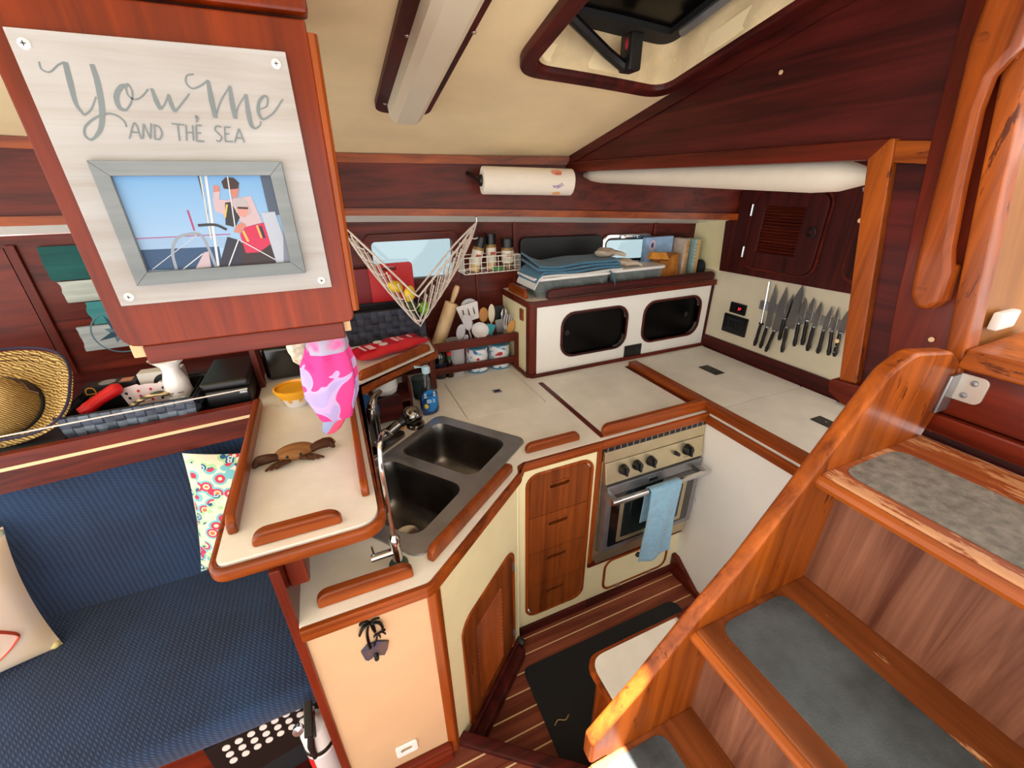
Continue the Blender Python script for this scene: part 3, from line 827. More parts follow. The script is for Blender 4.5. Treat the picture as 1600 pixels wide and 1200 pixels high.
for x in (0.98, 1.17):
    part('hinge', MB().box((x, GY-0.008, 0.027), (x+0.03, GY-0.001, 0.036), 0.002), M['chrome'], ld)
part('toe_board', MB().box((0.82, GY-0.014, FLOOR), (1.36, GY+0.002, 0.012), 0.003), W['dark_x'], oc)
part('end_panel', MB().box((1.348, 0.28, FLOOR), (1.36, GY+0.3, CT-0.036)), M['white_panel'], oc, label='tall white panel beside the oven')
part('end_toe', MB().prism([(0.35, FLOOR), (1.088, FLOOR), (1.088, 0.09), (1.06, 0.09), (0.92, 0.0), (0.35, 0.0)], 'x', 1.325, 1.349, bev=0.004), W['mahog_y'], oc)
for y, z in ((1.04, 0.47), (1.035, 0.46), (1.05, 0.60)):
    part('screw', MB().lathe([(0.004, 0), (0.003, 0.002)], (1.348, y, z), 8, _ry), M['chrome'], oc)

# ---- oven
ov = thing('oven', 'stainless marine oven with four black knobs on its control panel', 'oven', (1.08, 1.2, 0.26))
SY = 1.072
part('body', MB().box((0.836, SY+0.012, 0.264), (1.345, 1.58, 0.876)), M['steel_warm'], ov)
part('grille', MB().box((0.835, SY-0.004, 0.856), (1.343, SY+0.02, 0.8765), 0.002), M['black'], ov)
for k in range(17):
    part('grille_bar', MB().box((0.842+k*0.0297, SY-0.006, 0.857), (0.846+k*0.0297, SY-0.003, 0.876)), M['steel'], ov, 0)
part('top_panel', MB().prism([(SY-0.004, 0.806), (SY+0.02, 0.806), (SY+0.02, 0.857), (SY+0.0, 0.857)], 'x', 0.836, 1.343, bev=0.0015), M['steel_warm'], ov)
cp = part('control_panel', MB().prism([(SY-0.022, 0.712), (SY+0.02, 0.712), (SY+0.02, 0.804), (SY-0.006, 0.804)], 'x', 0.838, 1.338, bev=0.002), M['steel_warm'], ov)
tilt = Matrix.Rotation(math.radians(90-9), 4, 'X')
for x, big in ((0.918, 1), (0.985, 1), (1.054, 1), (1.184, 0), (1.247, 1.15)):
    m = MB(); s = 0.021*big if big else 0.009
    m.lathe([(s*1.05, 0), (s, 0.006), (s*0.85, 0.02), (s*0.8, 0.022), (0, 0.022)], (x, SY-0.014, 0.763), 20, tilt)
    kn = part('knob', m, M['black'], cp)
    if big:
        part('knob_grip', MB().box((-0.0045, -s*0.95, 0.016), (0.0045, s*0.95, 0.031), 0.002, M=Matrix.Translation((x, SY-0.014, 0.763)) @ tilt), M['black'], kn)
for k in range(5):
    part('mark', MB().box((1.232+k*0.008, SY-0.020, 0.728), (1.235+k*0.008, SY-0.018, 0.731)), M['black'], cp)
door = part('door', MB().box((0.845, SY-0.026, 0.345), (1.337, SY+0.01, 0.702), 0.004), M['steel'], ov)
part('door_glass', MB().prism(rrect(0.872, 1.312, 0.372, 0.655, 0.01), 'y', SY-0.0285, SY-0.0262, bev=0.0008), M['ovenglass'], door)
part('window_frame', MB().prism(rrect(0.915, 1.27, 0.385, 0.615, 0.008), 'y', SY-0.0292, SY-0.0284, [rrect(0.935, 1.25, 0.405, 0.595, 0.006)]), M['steel_warm'], door)
part('badge', MB().prism(rrect(1.045, 1.098, 0.667, 0.686, 0.003), 'y', SY-0.029, SY-0.026, bev=0.0008), M['steel'], door, label='small oval-cornered maker plate')
part('badge_plate', MB().prism(rrect(1.049, 1.094, 0.670, 0.683, 0.002), 'y', SY-0.0296, SY-0.0289), M['black'], door)
h = MB(); h.tube([(0.835, SY-0.075, 0.668), (1.315, SY-0.075, 0.668)], 0.012, 14)
hd = part('handle', h, M['chrome'], door)
for x in (0.848, 1.300):
    part('handle_bracket', MB().box((x-0.012, SY-0.08, 0.656), (x+0.012, SY-0.02, 0.682), 0.004), M['steel'], hd)
part('lower_trim', MB().box((0.838, SY-0.008, 0.268), (1.34, SY+0.012, 0.334), 0.004), M['steel_warm'], ov)
part('side_catch', MB().box((1.336, SY-0.02, 0.60), (1.346, SY+0.0, 0.665), 0.003), M['steel'], ov)
# towel over the oven handle
def towel_fn(u, v):
    x = 1.002+0.155*u+0.014*math.sin(v*5)*0.4
    L = v*0.60
    yc, zc, r = SY-0.075, 0.668, 0.0165
    back = 0.18; arc = math.pi*r
    wob = 0.006*math.sin(u*9+v*4)*min(1, max(0, (L-back-arc)*6))
    if L < back: return (x, yc+r, zc-(back-L))
    if L < back+arc:
        a = (L-back)/r
        return (x, yc+r*math.cos(a), zc+r*math.sin(a))
    d = L-back-arc
    return (x+0.02*d*(u-0.2), yc-r-wob-d*0.02, zc-d-0.012*math.sin(u*4)*(v > 0.98))
m = MB(); m.grid(towel_fn, 16, 50, (0, 0.0, 0.0))
m2 = MB(); m2.grid(towel_fn, 16, 50, lambda u, v: (0, -0.004, 0.002))
solo('hand_towel', 'light blue towel hung over the oven door handle', 'towel', m2, M['towelblue'], smooth=80)

# ---- locker standing on the counter
lk = thing('counter_locker', 'long white locker with two dark rounded windows on the counter', 'locker', (1.37, 1.75, CT))
LY = 1.69
wins = [rrect(0.988, 1.362, 1.003, 1.213, 0.06), rrect(1.482, 1.862, 1.003, 1.213, 0.06)]
part('front', MB().prism([(0.845, CT+0.01), (1.935, CT+0.01), (1.935, 1.276), (0.845, 1.276)], 'y', LY, LY+0.016, wins), M['white_panel'], lk)
part('side', MB().box((0.808, 1.72, CT+0.01), (0.822, 2.02, 1.276)), M['cream'], lk)
part('corner_post', MB().prism(round_poly([(0.806, 1.725), (0.806, 1.688), (0.845, 1.688), (0.845, 1.70), (0.82, 1.725)], [0, 0.02, 0, 0, 0], 5), 'z', CT, 1.276), W['mahog_z'], lk)
part('base_trim', MB().prism(edging([(0.806, 1.99), (0.806, 1.70), (0.82, 1.687), (1.935, 1.687)], 0.012, 0, 0, 1), 'z', CT, CT+0.018, bev=0.003), W['mahog_x'], lk)
part('end_trim', MB().box((1.925, 1.682, CT), (1.94, 1.70, 1.28), 0.003), W['dark_z'], lk)
for wv in ((0.988, 1.362), (1.482, 1.862)):
    r_ = part('window_ring', MB().prism(rrect(wv[0]-0.012, wv[1]+0.012, 0.991, 1.225, 0.072), 'y', LY-0.008, LY+0.02, [rrect(wv[0], wv[1], 1.003, 1.213, 0.06)], 0.003), W['dark_x'], lk)
    fx = wv[0]+0.034 if wv[0] < 1.2 else wv[1]-0.075
    part('finger_ring', MB().lathe([(0.010, 0), (0.014, 0.0), (0.014, 0.002), (0.010, 0.002)], (fx, LY+0.016, 1.115), 20, Matrix.Rotation(math.radians(90), 4, 'X')), M['softblack'], r_)
    part('window_pane', MB().prism(rrect(wv[0]-0.002, wv[1]+0.002, 1.001, 1.215, 0.06), 'y', LY+0.016, LY+0.019), M['darkglass'], r_)
part('interior', MB().box((0.83, LY+0.03, CT+0.02), (1.93, LY+0.04, 1.27)), W['mahog_x'], lk)
part('top', MB().prism(round_poly([(0.80, 2.0), (0.80, 1.676), (1.93, 1.676), (1.93, 1.86), (1.2, 2.02)], [0, 0.03, 0, 0, 0]), 'z', 1.278, 1.30, bev=0.003), M['lam'], lk)
part('top_trim', MB().prism(edging(round_poly([(0.80, 2.0), (0.80, 1.676), (1.93, 1.676)], [0, 0.03, 0])[0:], 0.013, 0, 0, 1), 'z', 1.272, 1.302, bev=0.005), W['mahog_x'], lk)
fiddle(lk, (0.895, 1.690), (1.925, 1.690), 0.02, 0.045, 1.30, W['dark_x'])
fiddle(lk, (0.812, 1.735), (0.812, 1.93), 0.018, 0.045, 1.30, W['teak_y'])
o_ = part('power_socket', MB().box((1.372, LY-0.008, 0.932), (1.482, LY, 0.995), 0.002), M['black'], lk)
for x in (1.40, 1.448):
    part('socket_face', MB().prism(rrect(x-0.017, x+0.017, 0.945, 0.982, 0.006), 'y', LY-0.0095, LY-0.0078), M['softblack'], o_)
# ---- lettering and print outlines, in tenths of a millimetre on their own panel
STROKES=[
 ((16,18),[(207,2965),(202,2891),(270,2868),(377,2945),(453,2979)]),
 ((52,60,42,24),[(453,2979),(428,2780),(402,2553),(440,2429)]),
 ((21,16),[(440,2429),(531,2496),(631,2635)]),
 ((49,60,60,49,35),[(709,2977),(698,2779),(646,2510),(566,2305),(478,2199)]),
 ((28,18),[(478,2199),(412,2160),(369,2206),(403,2300),(509,2386),(612,2436),(705,2458),(784,2433),(833,2370),(832,2313)]),
 ((21,49,56,49,24),[(1022,2781),(928,2758),(838,2646),(833,2527),(895,2502)]),
 ((19,16),[(895,2502),(979,2598),(1025,2710),(1007,2789),(977,2761),(968,2671),(1024,2628),(1106,2660),(1205,2747)]),
 ((32,52,46),[(1245,2758),(1253,2612),(1272,2528)]),
 ((19,16),[(1272,2528),(1340,2597),(1409,2703)]),
 ((32,49,38),[(1409,2703),(1409,2581),(1424,2506)]),
 ((21,16),[(1424,2506),(1530,2606),(1650,2725)]),
 ((32,38,14),[(1638,2466),(1660,2448),(1637,2394)]),
 ((16,18),[(1761,2945),(1679,2922),(1648,2846),(1696,2784),(1801,2818),(1906,2886)]),
 ((35,60,52),[(1906,2886),(1888,2681),(1876,2456)]),
 ((18,14),[(1876,2456),(1988,2647),(2149,2839)]),
 ((35,60,52),[(2149,2839),(2125,2634),(2119,2455)]),
 ((18,14),[(2119,2455),(2187,2598),(2319,2752)]),
 ((35,56,49,21),[(2319,2752),(2297,2542),(2298,2380),(2342,2340)]),
 ((18,14),[(2342,2340),(2406,2383),(2429,2436)]),
 ((14,18,21,24,35,38,28,18),[(2454,2579),(2549,2624),(2582,2716),(2546,2744),(2465,2670),(2425,2548),(2448,2467),(2502,2469)]),
 ((18,16),[(2502,2469),(2630,2556),(2776,2716)]),
 ((16,16),[(820,2179),(938,2364),(950,2178)]),
 ((16,16),[(871,2257),(947,2253)]),
 ((16,16),[(970,2182),(1030,2357)]),
 ((16,16),[(1030,2357),(1053,2184)]),
 ((16,16),[(1053,2184),(1116,2364)]),
 ((16,16),[(1099,2181),(1149,2352)]),
 ((16,16),[(1149,2352),(1197,2315),(1198,2246),(1157,2186),(1099,2181)]),
 ((16,16),[(1345,2368),(1484,2357)]),
 ((16,16),[(1409,2360),(1376,2167)]),
 ((16,16),[(1504,2358),(1458,2169)]),
 ((16,16),[(1581,2356),(1537,2171)]),
 ((16,16),[(1484,2270),(1561,2266)]),
 ((16,16),[(1620,2358),(1575,2166)]),
 ((16,16),[(1620,2358),(1685,2356)]),
 ((16,16),[(1600,2267),(1654,2267)]),
 ((16,16),[(1575,2166),(1665,2167)]),
 ((16,16),[(1917,2347),(1868,2356),(1833,2314),(1864,2264),(1889,2224),(1849,2171),(1810,2181)]),
 ((16,16),[(1959,2352),(1920,2169)]),
 ((16,16),[(1958,2348),(2029,2346)]),
 ((16,16),[(1942,2266),(1997,2264)]),
 ((16,16),[(1920,2169),(2014,2171)]),
 ((16,16),[(2031,2158),(2129,2333)]),
 ((16,16),[(2129,2333),(2154,2161)]),
 ((16,16),[(2068,2218),(2145,2215)]),
]
PHOTO=[
 ((150,185,225),[(462,939),(1650,900),(1609,744),(411,783)]),
 ((25,70,115),[(411,783),(1464,768),(1434,451),(318,498)]),
 ((170,60,120),[(461,936),(1660,938)],13),
 ((175,55,110),[(1215,1290),(1217,1008)],25),
 ((190,200,215),[(548,502),(1313,1003)],11),
 ((215,220,230),[(908,467),(1230,681)],13),
 ((150,160,175),[(836,478),(862,723),(964,903),(1099,960),(1276,951),(1325,745),(1345,476)],38),
 ((30,30,40),[(1473,1756),(1445,1231)],15),
 ((215,215,210),[(1499,1756),(1394,880)],20),
 ((225,228,235),[(1566,1756),(1379,483)],33),
 ((35,38,48),[(1282,1080),(1495,1079),(1630,1005)],38),
 ((200,180,190),[(1250,697),(1315,710),(1283,481),(1077,471)]),
 ((205,180,190),[(1607,1542),(1682,1529),(1646,1421),(1753,1410),(1852,1432),(2063,1461),(2125,1087),(1874,1028),(1782,1253),(1640,1216),(1547,1268),(1567,1422)]),
 ((205,130,115),[(1618,1609),(1688,1609),(1682,1529),(1604,1521)]),
 ((200,130,115),[(1804,1571),(1938,1574),(1892,1456),(1827,1425)]),
 ((50,22,22),[(1736,1659),(1804,1713),(1901,1708),(1956,1641),(1925,1564),(1822,1554),(1742,1567)]),
 ((25,25,38),[(1707,1379),(1778,1385),(1846,1166),(1748,1034),(1633,1073)]),
 ((225,190,90),[(1726,1354),(1652,1173)],23),
 ((20,24,52),[(1611,902),(1762,841),(1787,652),(1721,455),(1384,473)]),
 ((42,18,24),[(1753,807),(2195,781),(2173,463),(1716,456)]),
 ((205,25,80),[(1882,1028),(2158,1085),(2207,906),(2195,781),(1978,652),(1795,652),(1785,928)]),
 ((225,190,90),[(1838,978),(1870,818)],33),
 ((225,190,90),[(2041,1047),(2062,860)],25),
 ((25,28,60),[(2088,1036),(2103,858)],38),
 ((185,180,185),[(1841,1392),(1917,1444),(1984,1397),(2006,1262),(1983,1204),(1816,1235)]),
 ((215,150,140),[(1841,1317),(1989,1322),(1977,1229),(1910,1167),(1839,1200)]),
 ((35,20,28),[(1850,1304),(1986,1293)],28),
 ((205,130,115),[(1770,1058),(1860,1097),(1900,1053),(1789,945),(1715,966)]),
 ((230,228,235),[(1751,860),(1511,467)],15),
 ((230,228,235),[(1757,851),(2178,523)],13),
 ((225,225,232),[(1833,1736),(1748,1034)],15),
 ((70,85,110),[(2254,1754),(2435,1754),(2409,1198),(2248,1151)]),
 ((185,195,212),[(2142,1224),(2334,1235),(2412,445),(2186,459)]),
 ((120,130,150),[(2399,1004),(2442,1002),(2381,451),(2285,459)]),
]
PALM=[
  ((50,90,60),[(47,741),(-68,866),(-198,808)]),
  ((60,90,70),[(21,736),(-132,690),(-254,467)]),
  ((50,60,40),[(47,741),(145,820),(267,808)]),
  ((60,80,70),[(58,734),(220,659),(282,483),(259,316)]),
  ((50,80,50),[(44,723),(78,545),(102,370)]),
  ((50,60,60),[(-9,696),(-80,441),(-98,127),(-87,-129)]),
  ((40,45,45),[(137,268),(86,94),(6,-105)]),
  ((50,50,40),[(137,268),(244,304),(316,179)]),
  ((40,50,40),[(140,286),(88,277),(43,224)]),
  ((40,50,40),[(149,260),(178,201),(186,125)]),
  ((40,50,30),[(259,316),(311,325),(332,342)]),
]
PALM_PLATE=[(-322,-195),(-158,-29),(97,-24),(353,-186),(284,-442),(186,-628),(-25,-499),(-114,-570),(-209,-604),(-274,-527)]
# ================================================================== raised bar and what carries it
bar = thing('bar_shelf', 'raised off-white bar shelf with thick teak edge and fiddles above the sink', 'shelf', (-0.15, 1.2, BAR-0.036))
bo = round_poly([(-0.312, 0.758), (0.0, 0.758), (0.0, 1.50), (0.362, 1.738), (0.375, 2.1), (-0.312, 2.12)], [0.022, 0.05, 0.01, 0.02, 0, 0], 7)
part('slab', MB().prism(bo, 'z', BAR-0.034, BAR), M['lam'], bar)
tr = bo[:-2]
i0 = min(range(len(tr)), key=lambda i: (tr[i][0]+0.312)**2+(tr[i][1]-1.0)**2)
tr = [(-0.312, 1.42)]+tr+[(0.371, 2.0)]
part('edge_trim', MB().prism(edging(tr, 0.016, 0, 0), 'z', BAR-0.038, BAR-0.004, bev=0.009, seg=3), W['teak_x'], bar)
fiddle(bar, (-0.290, 0.835), (-0.300, 1.46), 0.02, 0.04, BAR, W['teak_y'])
fiddle(bar, (-0.020, 0.845), (-0.018, 1.45), 0.018, 0.035, BAR, W['teak_y'])
fiddle(bar, (-0.248, 0.787), (-0.075, 0.787), 0.022, 0.036, BAR, W['teak_x'], r=0.035)
fiddle(bar, (0.022, 1.535), (0.34, 1.745), 0.02, 0.036, BAR, W['teak_d'])
part('bracket', MB().prism([(0.765, BAR-0.036), (0.90, BAR-0.036)]+[(0.765+0.135*math.cos(a)*1.0, BAR-0.036-0.085*math.sin(a)) for a in [k*math.pi/20 for k in range(1, 10)]]+[(0.765, BAR-0.125)], 'x', -0.205, -0.165, bev=0.006), W['red_z'], bar)
part('support_post', MB().box((0.335, 1.76, CT), (0.362, 1.785, BAR-0.034), 0.004), W['mahog_z'], bar)
part('back_board', MB().box((-0.2, 1.98, CT), (0.36, 2.0, BAR-0.034)), W['dark_x'], bar)
part('end_post', MB().box((-0.318, 1.62, BAR), (-0.298, 1.66, 1.60), 0.003), W['mahog_z'], bar)

# ---- hanging cabinet with the sign
KY = 0.80
hc = thing('hanging_cabinet', 'varnished mahogany cabinet hung from the ceiling above the bar', 'cabinet', (-0.15, 1.0, 1.5))
part('front', MB().prism(round_poly([(-0.323, 1.556), (0.024, 1.556), (0.03, 1.994), (-0.323, 1.994)], [0.03, 0.015, 0, 0]), 'y', KY, KY+0.025, bev=0.004), W['cab'], hc)
part('body', MB().box((-0.318, KY+0.02, 1.552), (0.012, 1.22, 2.13), 0.004), W['cab'], hc)
part('edge_moulding', MB().tube([(0.026, KY+0.012, 1.575), (0.034, KY+0.012, 1.98)], 0.010, 10), W['teak_z'], hc)
part('upper_rail', MB().box((-0.33, KY-0.008, 1.998), (0.036, KY+0.025, 2.16), 0.006), W['cab'], hc)
part('underside', MB().box((-0.302, KY+0.012, 1.522), (0.004, 1.2, 1.554), 0.004), W['red_x'], hc)
part('light_strip', MB().box((-0.33, KY+0.03, 1.60), (-0.318, KY+0.034, 1.98)), M['whitep'], hc)
for x in (-0.318, 0.004):
    part('corner_block', MB().box((x-0.006, KY+0.03, 1.53), (x+0.012, KY+0.045, 1.553), 0.002), W['light'], hc)
# sign board
sg = thing('wall_sign', 'whitewashed board sign lettered in grey with a framed photo', 'sign', (-0.15, KY-0.006, 1.624))
part('board', MB().box((-0.297, KY-0.011, 1.624), (-0.0035, KY-0.0005, 1.952), 0.0012), M['signwhite'], sg)
SX, SZ = -0.297, 1.624
lt = MB()
for k, (ws, ps) in enumerate(STROKES):
    lt.ribbon([(SX+a*1e-4, SZ+b*1e-4) for a, b in ps], [w*1e-4 for w in ws], KY-0.011, 0.0004+0.00003*k)
part('lettering', lt, M['signgrey'], sg, 0, label='grey brush script reading You, Me and the Sea')
for x, z in ((-0.283, 1.937), (-0.018, 1.937), (-0.283, 1.637), (-0.018, 1.637)):
    s_ = part('screw', MB().lathe([(0.0062, 0), (0.0058, 0.0015), (0.003, 0.003), (0, 0.0033)], (x, KY-0.011, z), 16, Matrix.Rotation(math.radians(90), 4, 'X')), M['whitep'], sg)
    part('screw_slot', MB().box((x-0.0025, KY-0.0146, z-0.0005), (x+0.0025, KY-0.014, z+0.0005)).box((x-0.0005, KY-0.0146, z-0.0025), (x+0.0005, KY-0.014, z+0.0025)), M['softblack'], s_)
# mitred picture frame on the sign
FX0, FX1, FZ0, FZ1 = -0.266, -0.039, 1.653, 1.816
fr = part('photo_frame', MB().box((FX0+0.003, KY-0.0125, FZ0+0.003), (FX1-0.003, KY-0.0108, FZ1-0.003)), M['framegrey'], sg, label='grey painted photo frame')
bw = 0.0185
for pg in ([(FX0, FZ0), (FX1, FZ0), (FX1-bw, FZ0+bw), (FX0+bw, FZ0+bw)], [(FX0, FZ1), (FX0+bw, FZ1-bw), (FX1-bw, FZ1-bw), (FX1, FZ1)],
           [(FX0, FZ0), (FX0+bw, FZ0+bw), (FX0+bw, FZ1-bw), (FX0, FZ1)], [(FX1, FZ0), (FX1, FZ1), (FX1-bw, FZ1-bw), (FX1-bw, FZ0+bw)]):
    part('frame_rail', MB().prism(pg, 'y', KY-0.021, KY-0.0105, bev=0.001), M['framegrey'], fr)
ph = part('photo_print', MB().box((FX0+bw-0.001, KY-0.0138, FZ0+bw-0.001), (FX1-bw+0.001, KY-0.0124, FZ1-bw+0.001)),
          ramp_mat('photo_sky', 'ShaderNodeTexGradient', [(0.0, (150, 176, 204)), (1.0, (92, 146, 194))], out='Color', interp_mode='LINEAR', mapping=(0, 0, 1)), sg)
# gradient runs up the print
_nt = ph.data.materials[0].node_tree
_mp = [n for n in _nt.nodes if n.type == 'MAPPING'][0]
_mp.inputs['Rotation'].default_value = (0, math.radians(90), 0); _mp.inputs['Scale'].default_value = (6.5, 6.5, 6.5); _mp.inputs['Location'].default_value = (-0.25, 0, 0)
cx0, cx1, cz0, cz1 = FX0+bw, FX1-bw, FZ0+bw, FZ1-bw
def crop(pg):
    for p0, n in (((cx0, 0), (1, 0)), ((cx1, 0), (-1, 0)), ((0, cz0), (0, 1)), ((0, cz1), (0, -1))):
        pg = clip(pg, p0, n)
        if len(pg) < 3: return []
    return pg
dep = KY-0.0138
byc = {}
for i, q in enumerate(PHOTO):
    y = dep-0.00004*(i+1)
    m = MB()
    if len(q) == 2:
        pg = crop([(SX+a*1e-4, SZ+b*1e-4) for a, b in q[1]])
        if pg: m.add([(p[0], y, p[1]) for p in pg], [tuple(range(len(pg)))])
    else:
        P = catmull([(SX+a*1e-4, 0, SZ+b*1e-4) for a, b in q[1]], 6)
        w = q[2]*1e-4/2
        for a, b in zip(P, P[1:]):
            t = (b-a).normalized(); n = Vector((-t.z, 0, t.x))*w
            pg = crop([(p.x, p.z) for p in (a-n, b-n, b+n, a+n)])
            if pg: m.add([(p[0], y, p[1]) for p in pg], [tuple(range(len(pg)))])
    if m.f: part('print_shape', m, col(tuple(int(v*0.85) for v in q[0]), 0.5), ph, 0)

# ================================================================== sink, taps
FS = frame((SK.x, SK.y, CT), (SU.x, SU.y, 0), (-SWv.x, -SWv.y, 0), (0, 0, 1))   # x along, y away from the galley
sink = thing('sink', 'double bowl stainless sink set diagonally in the counter', 'sink', (SK.x, SK.y, CT-0.18))
bas = [(-0.262, -0.022), (0.028, 0.262)]
part('rim', MB().prism(rrect(-0.312, 0.312, -0.205, 0.205, 0.035), 'z', 0.0, 0.006, [rrect(a, b, -0.150, 0.172, 0.045) for a, b in bas], 0.002, M=FS), M['steel'], sink)
for a, b in bas:
    m = MB()
    levels = [(0.0, 0.005, 0.045), (0.004, -0.004, 0.045), (0.008, -0.05, 0.045), (0.014, -0.135, 0.05), (0.03, -0.162, 0.06), (0.07, -0.168, 0.06)]
    rings = []
    for ins, z, r in levels:
        rings.append([(p[0], p[1], z) for p in rrect(a+ins, b-ins, -0.150+ins, 0.172-ins, max(r-ins*0.3, 0.02), 6)])
    n = len(rings[0]); vs = [p for r in rings for p in r]; fs = []
    for i in range(len(rings)-1):
        for k in range(n):
            fs.append((i*n+k, i*n+(k+1) % n, (i+1)*n+(k+1) % n, (i+1)*n+k))
    fs.append(tuple((len(rings)-1)*n+k for k in range(n)))
    m.add(vs, fs, FS)
    bs = part('basin', m, M['basin'], sink, 50)
    part('drain', MB().lathe([(0.042, 0), (0.040, 0.004), (0.028, 0.002), (0.012, -0.001), (0, -0.001)], ((a+b)/2, 0.01, -0.168), 24).add([], [], None) if False else (lambda q: q)(MB().lathe([(0.042, 0.0), (0.040, 0.004), (0.028, 0.002), (0.0, 0.001)], tuple(FS @ Vector(((a+b)/2, 0.01, -0.1675))), 24)), M['chrome'], bs)
M['gunmetal'] = plain('gunmetal_chrome', (132, 129, 124), 0.16, 1.0)
fa = thing('sink_faucet', 'dark chrome pull-out sink faucet with a rounded spray head', 'faucet', (0.04, 1.36, CT))
part('base_plate', MB().prism(rrect(-0.10, 0.10, -0.03, 0.03, 0.03), 'z', 0.0, 0.012, bev=0.004, M=frame((0.065, 1.375, CT), (SU.x, SU.y, 0), (-SWv.x, -SWv.y, 0), (0, 0, 1))), M['gunmetal'], fa)
part('body', MB().lathe([(0.023, 0), (0.023, 0.02), (0.0205, 0.03), (0.0205, 0.095), (0.022, 0.10), (0.022, 0.145), (0.016, 0.165), (0, 0.17)], (0.042, 1.355, CT+0.01), 24), M['gunmetal'], fa)
lv = MB(); lv.tube([(0.044, 1.355, 1.06), (0.047, 1.362, 1.10), (0.06, 1.38, 1.118), (0.085, 1.40, 1.126)], [0.019, 0.016, 0.011, 0.008], 12)
part('lever', lv, M['gunmetal'], fa)
sp = MB(); sp.tube([(0.035, 1.355, 0.955), (0.075, 1.357, 0.972), (0.14, 1.36, 1.01)], [0.021, 0.0185, 0.0165], 16)
part('spout', sp, M['gunmetal'], fa)
part('spout_collar', MB().tube([(0.07, 1.3568, 0.970), (0.082, 1.3574, 0.977)], 0.0205, 16), M['gunmetal'], fa)
hd_ = part('spray_head', MB().ball((0.178, 1.362, 1.025), (0.038, 0.036, 0.036), 14), M['gunmetal'], fa)
part('spray_ring', MB().lathe([(0.030, 0), (0.034, 0.004), (0.034, 0.012), (0.03, 0.016)], (0.184, 1.355, 0.980), 20), M['gunmetal'], fa)
part('hose_grip', MB().tube([(0.13, 1.36, 1.004), (0.15, 1.361, 1.014)], 0.019, 14), M['black'], fa)
ft = thing('filter_tap', 'slim chrome filter tap on a green base at the sink corner', 'tap', (0.0235, 0.806, CT))
part('base', MB().lathe([(0.024, 0), (0.024, 0.008), (0.02, 0.014), (0.013, 0.016)], (0.0235, 0.806, CT), 24), plain('tap_base_green', (52, 78, 64), 0.5), ft)
part('body', MB().lathe([(0.0125, 0.01), (0.0125, 0.075), (0.0135, 0.078), (0.0135, 0.092), (0.009, 0.1), (0.005, 0.105)], (0.0235, 0.806, CT), 20), M['chrome'], ft)
vv = part('valve', MB().tube([(0.0235, 0.806, CT+0.052), (-0.0365, 0.806, CT+0.05)], 0.0095, 14), M['chrome'], ft)
part('lever', MB().tube([(-0.0285, 0.806, CT+0.055), (-0.0305, 0.806, CT+0.088)], 0.0025, 8), M['chrome'], vv)
part('neck', MB().tube(catmull([(0.0235, 0.806, CT+0.09), (0.0235, 0.806, 1.12), (0.0235, 0.807, 1.22), (0.030, 0.825, 1.268), (0.045, 0.86, 1.275), (0.060, 0.89, 1.245)], 6), 0.0055, 10), M['chrome'], ft)

# ================================================================== settee and shelf over it
st = thing('settee', 'long settee with ribbed navy blue seat and back cushions', 'sofa', (-0.9, 1.15, SALON))
def cushion(fn_w, bump=0.008, seed=0):
    return None
part('base', MB().box((-1.7, 0.935, SALON), (-0.56, 1.46, 0.414)), W['red_x'], st)
part('base', MB().box((-0.56, 1.1, SALON), (-0.228, 1.46, 0.414)), W['red_x'], st)
sm = MB(); sm.box((-1.69, 0.862, 0.412), (-0.2285, 1.47, 0.502), 0.03, 4)
part('seat_cushion', sm, M['navy'], st, 50)
bm_ = MB(); bm_.box((-1.69, 1.455, 0.46), (-0.2285, 1.60, 1.045), 0.035, 4, M=Matrix.Identity(4))
bm_.v = [(p[0], p[1]+0.02*(p[2]-0.46)+0.09*(p[0]+0.3)*0.5*(1 if p[2] > 0.8 else 0.2), p[2]) for p in bm_.v]
part('back_cushion', bm_, M['navy'], st, 50)
sh = thing('settee_shelf', 'mahogany shelf behind the settee with a pale inlaid front rail', 'shelf', (-0.9, 1.6, 1.03))
def tl(x): return 1.46+(x+0.3)*0.10
def rail(z0, z1, o0, o1, x0=-1.69, x1=-0.314):
    m = MB(); vs = [(x, tl(x)+o, z) for x in (x0, x1) for z in (z0, z1) for o in (o0, o1)]
    return m.add(vs, [(0, 1, 3, 2), (4, 6, 7, 5), (0, 4, 5, 1), (2, 3, 7, 6), (0, 2, 6, 4), (1, 5, 7, 3)])
part('front_rail', rail(1.105, 1.142, -0.012, 0.012), W['red_x'], sh)
part('inlay', rail(1.096, 1.106, -0.0135, 0.01), M['holly'], sh)
part('lower_rail', rail(1.03, 1.096, -0.012, 0.012), W['mahog_x'], sh)
m = MB(); m.prism([(-1.69, tl(-1.69)), (-0.314, tl(-0.314)), (-0.314, 2.14), (-1.69, 2.06)], 'z', 1.10, 1.118); part('board', m, W['dark_x'], sh)
cd = MB(); cd.tube([(-1.69, 1.30, 1.20), (-0.314, 1.43, 1.204)], 0.0022, 8)
part('guard_cord', cd, M['rope'], sh, label='thin white cord strung along the shelf')

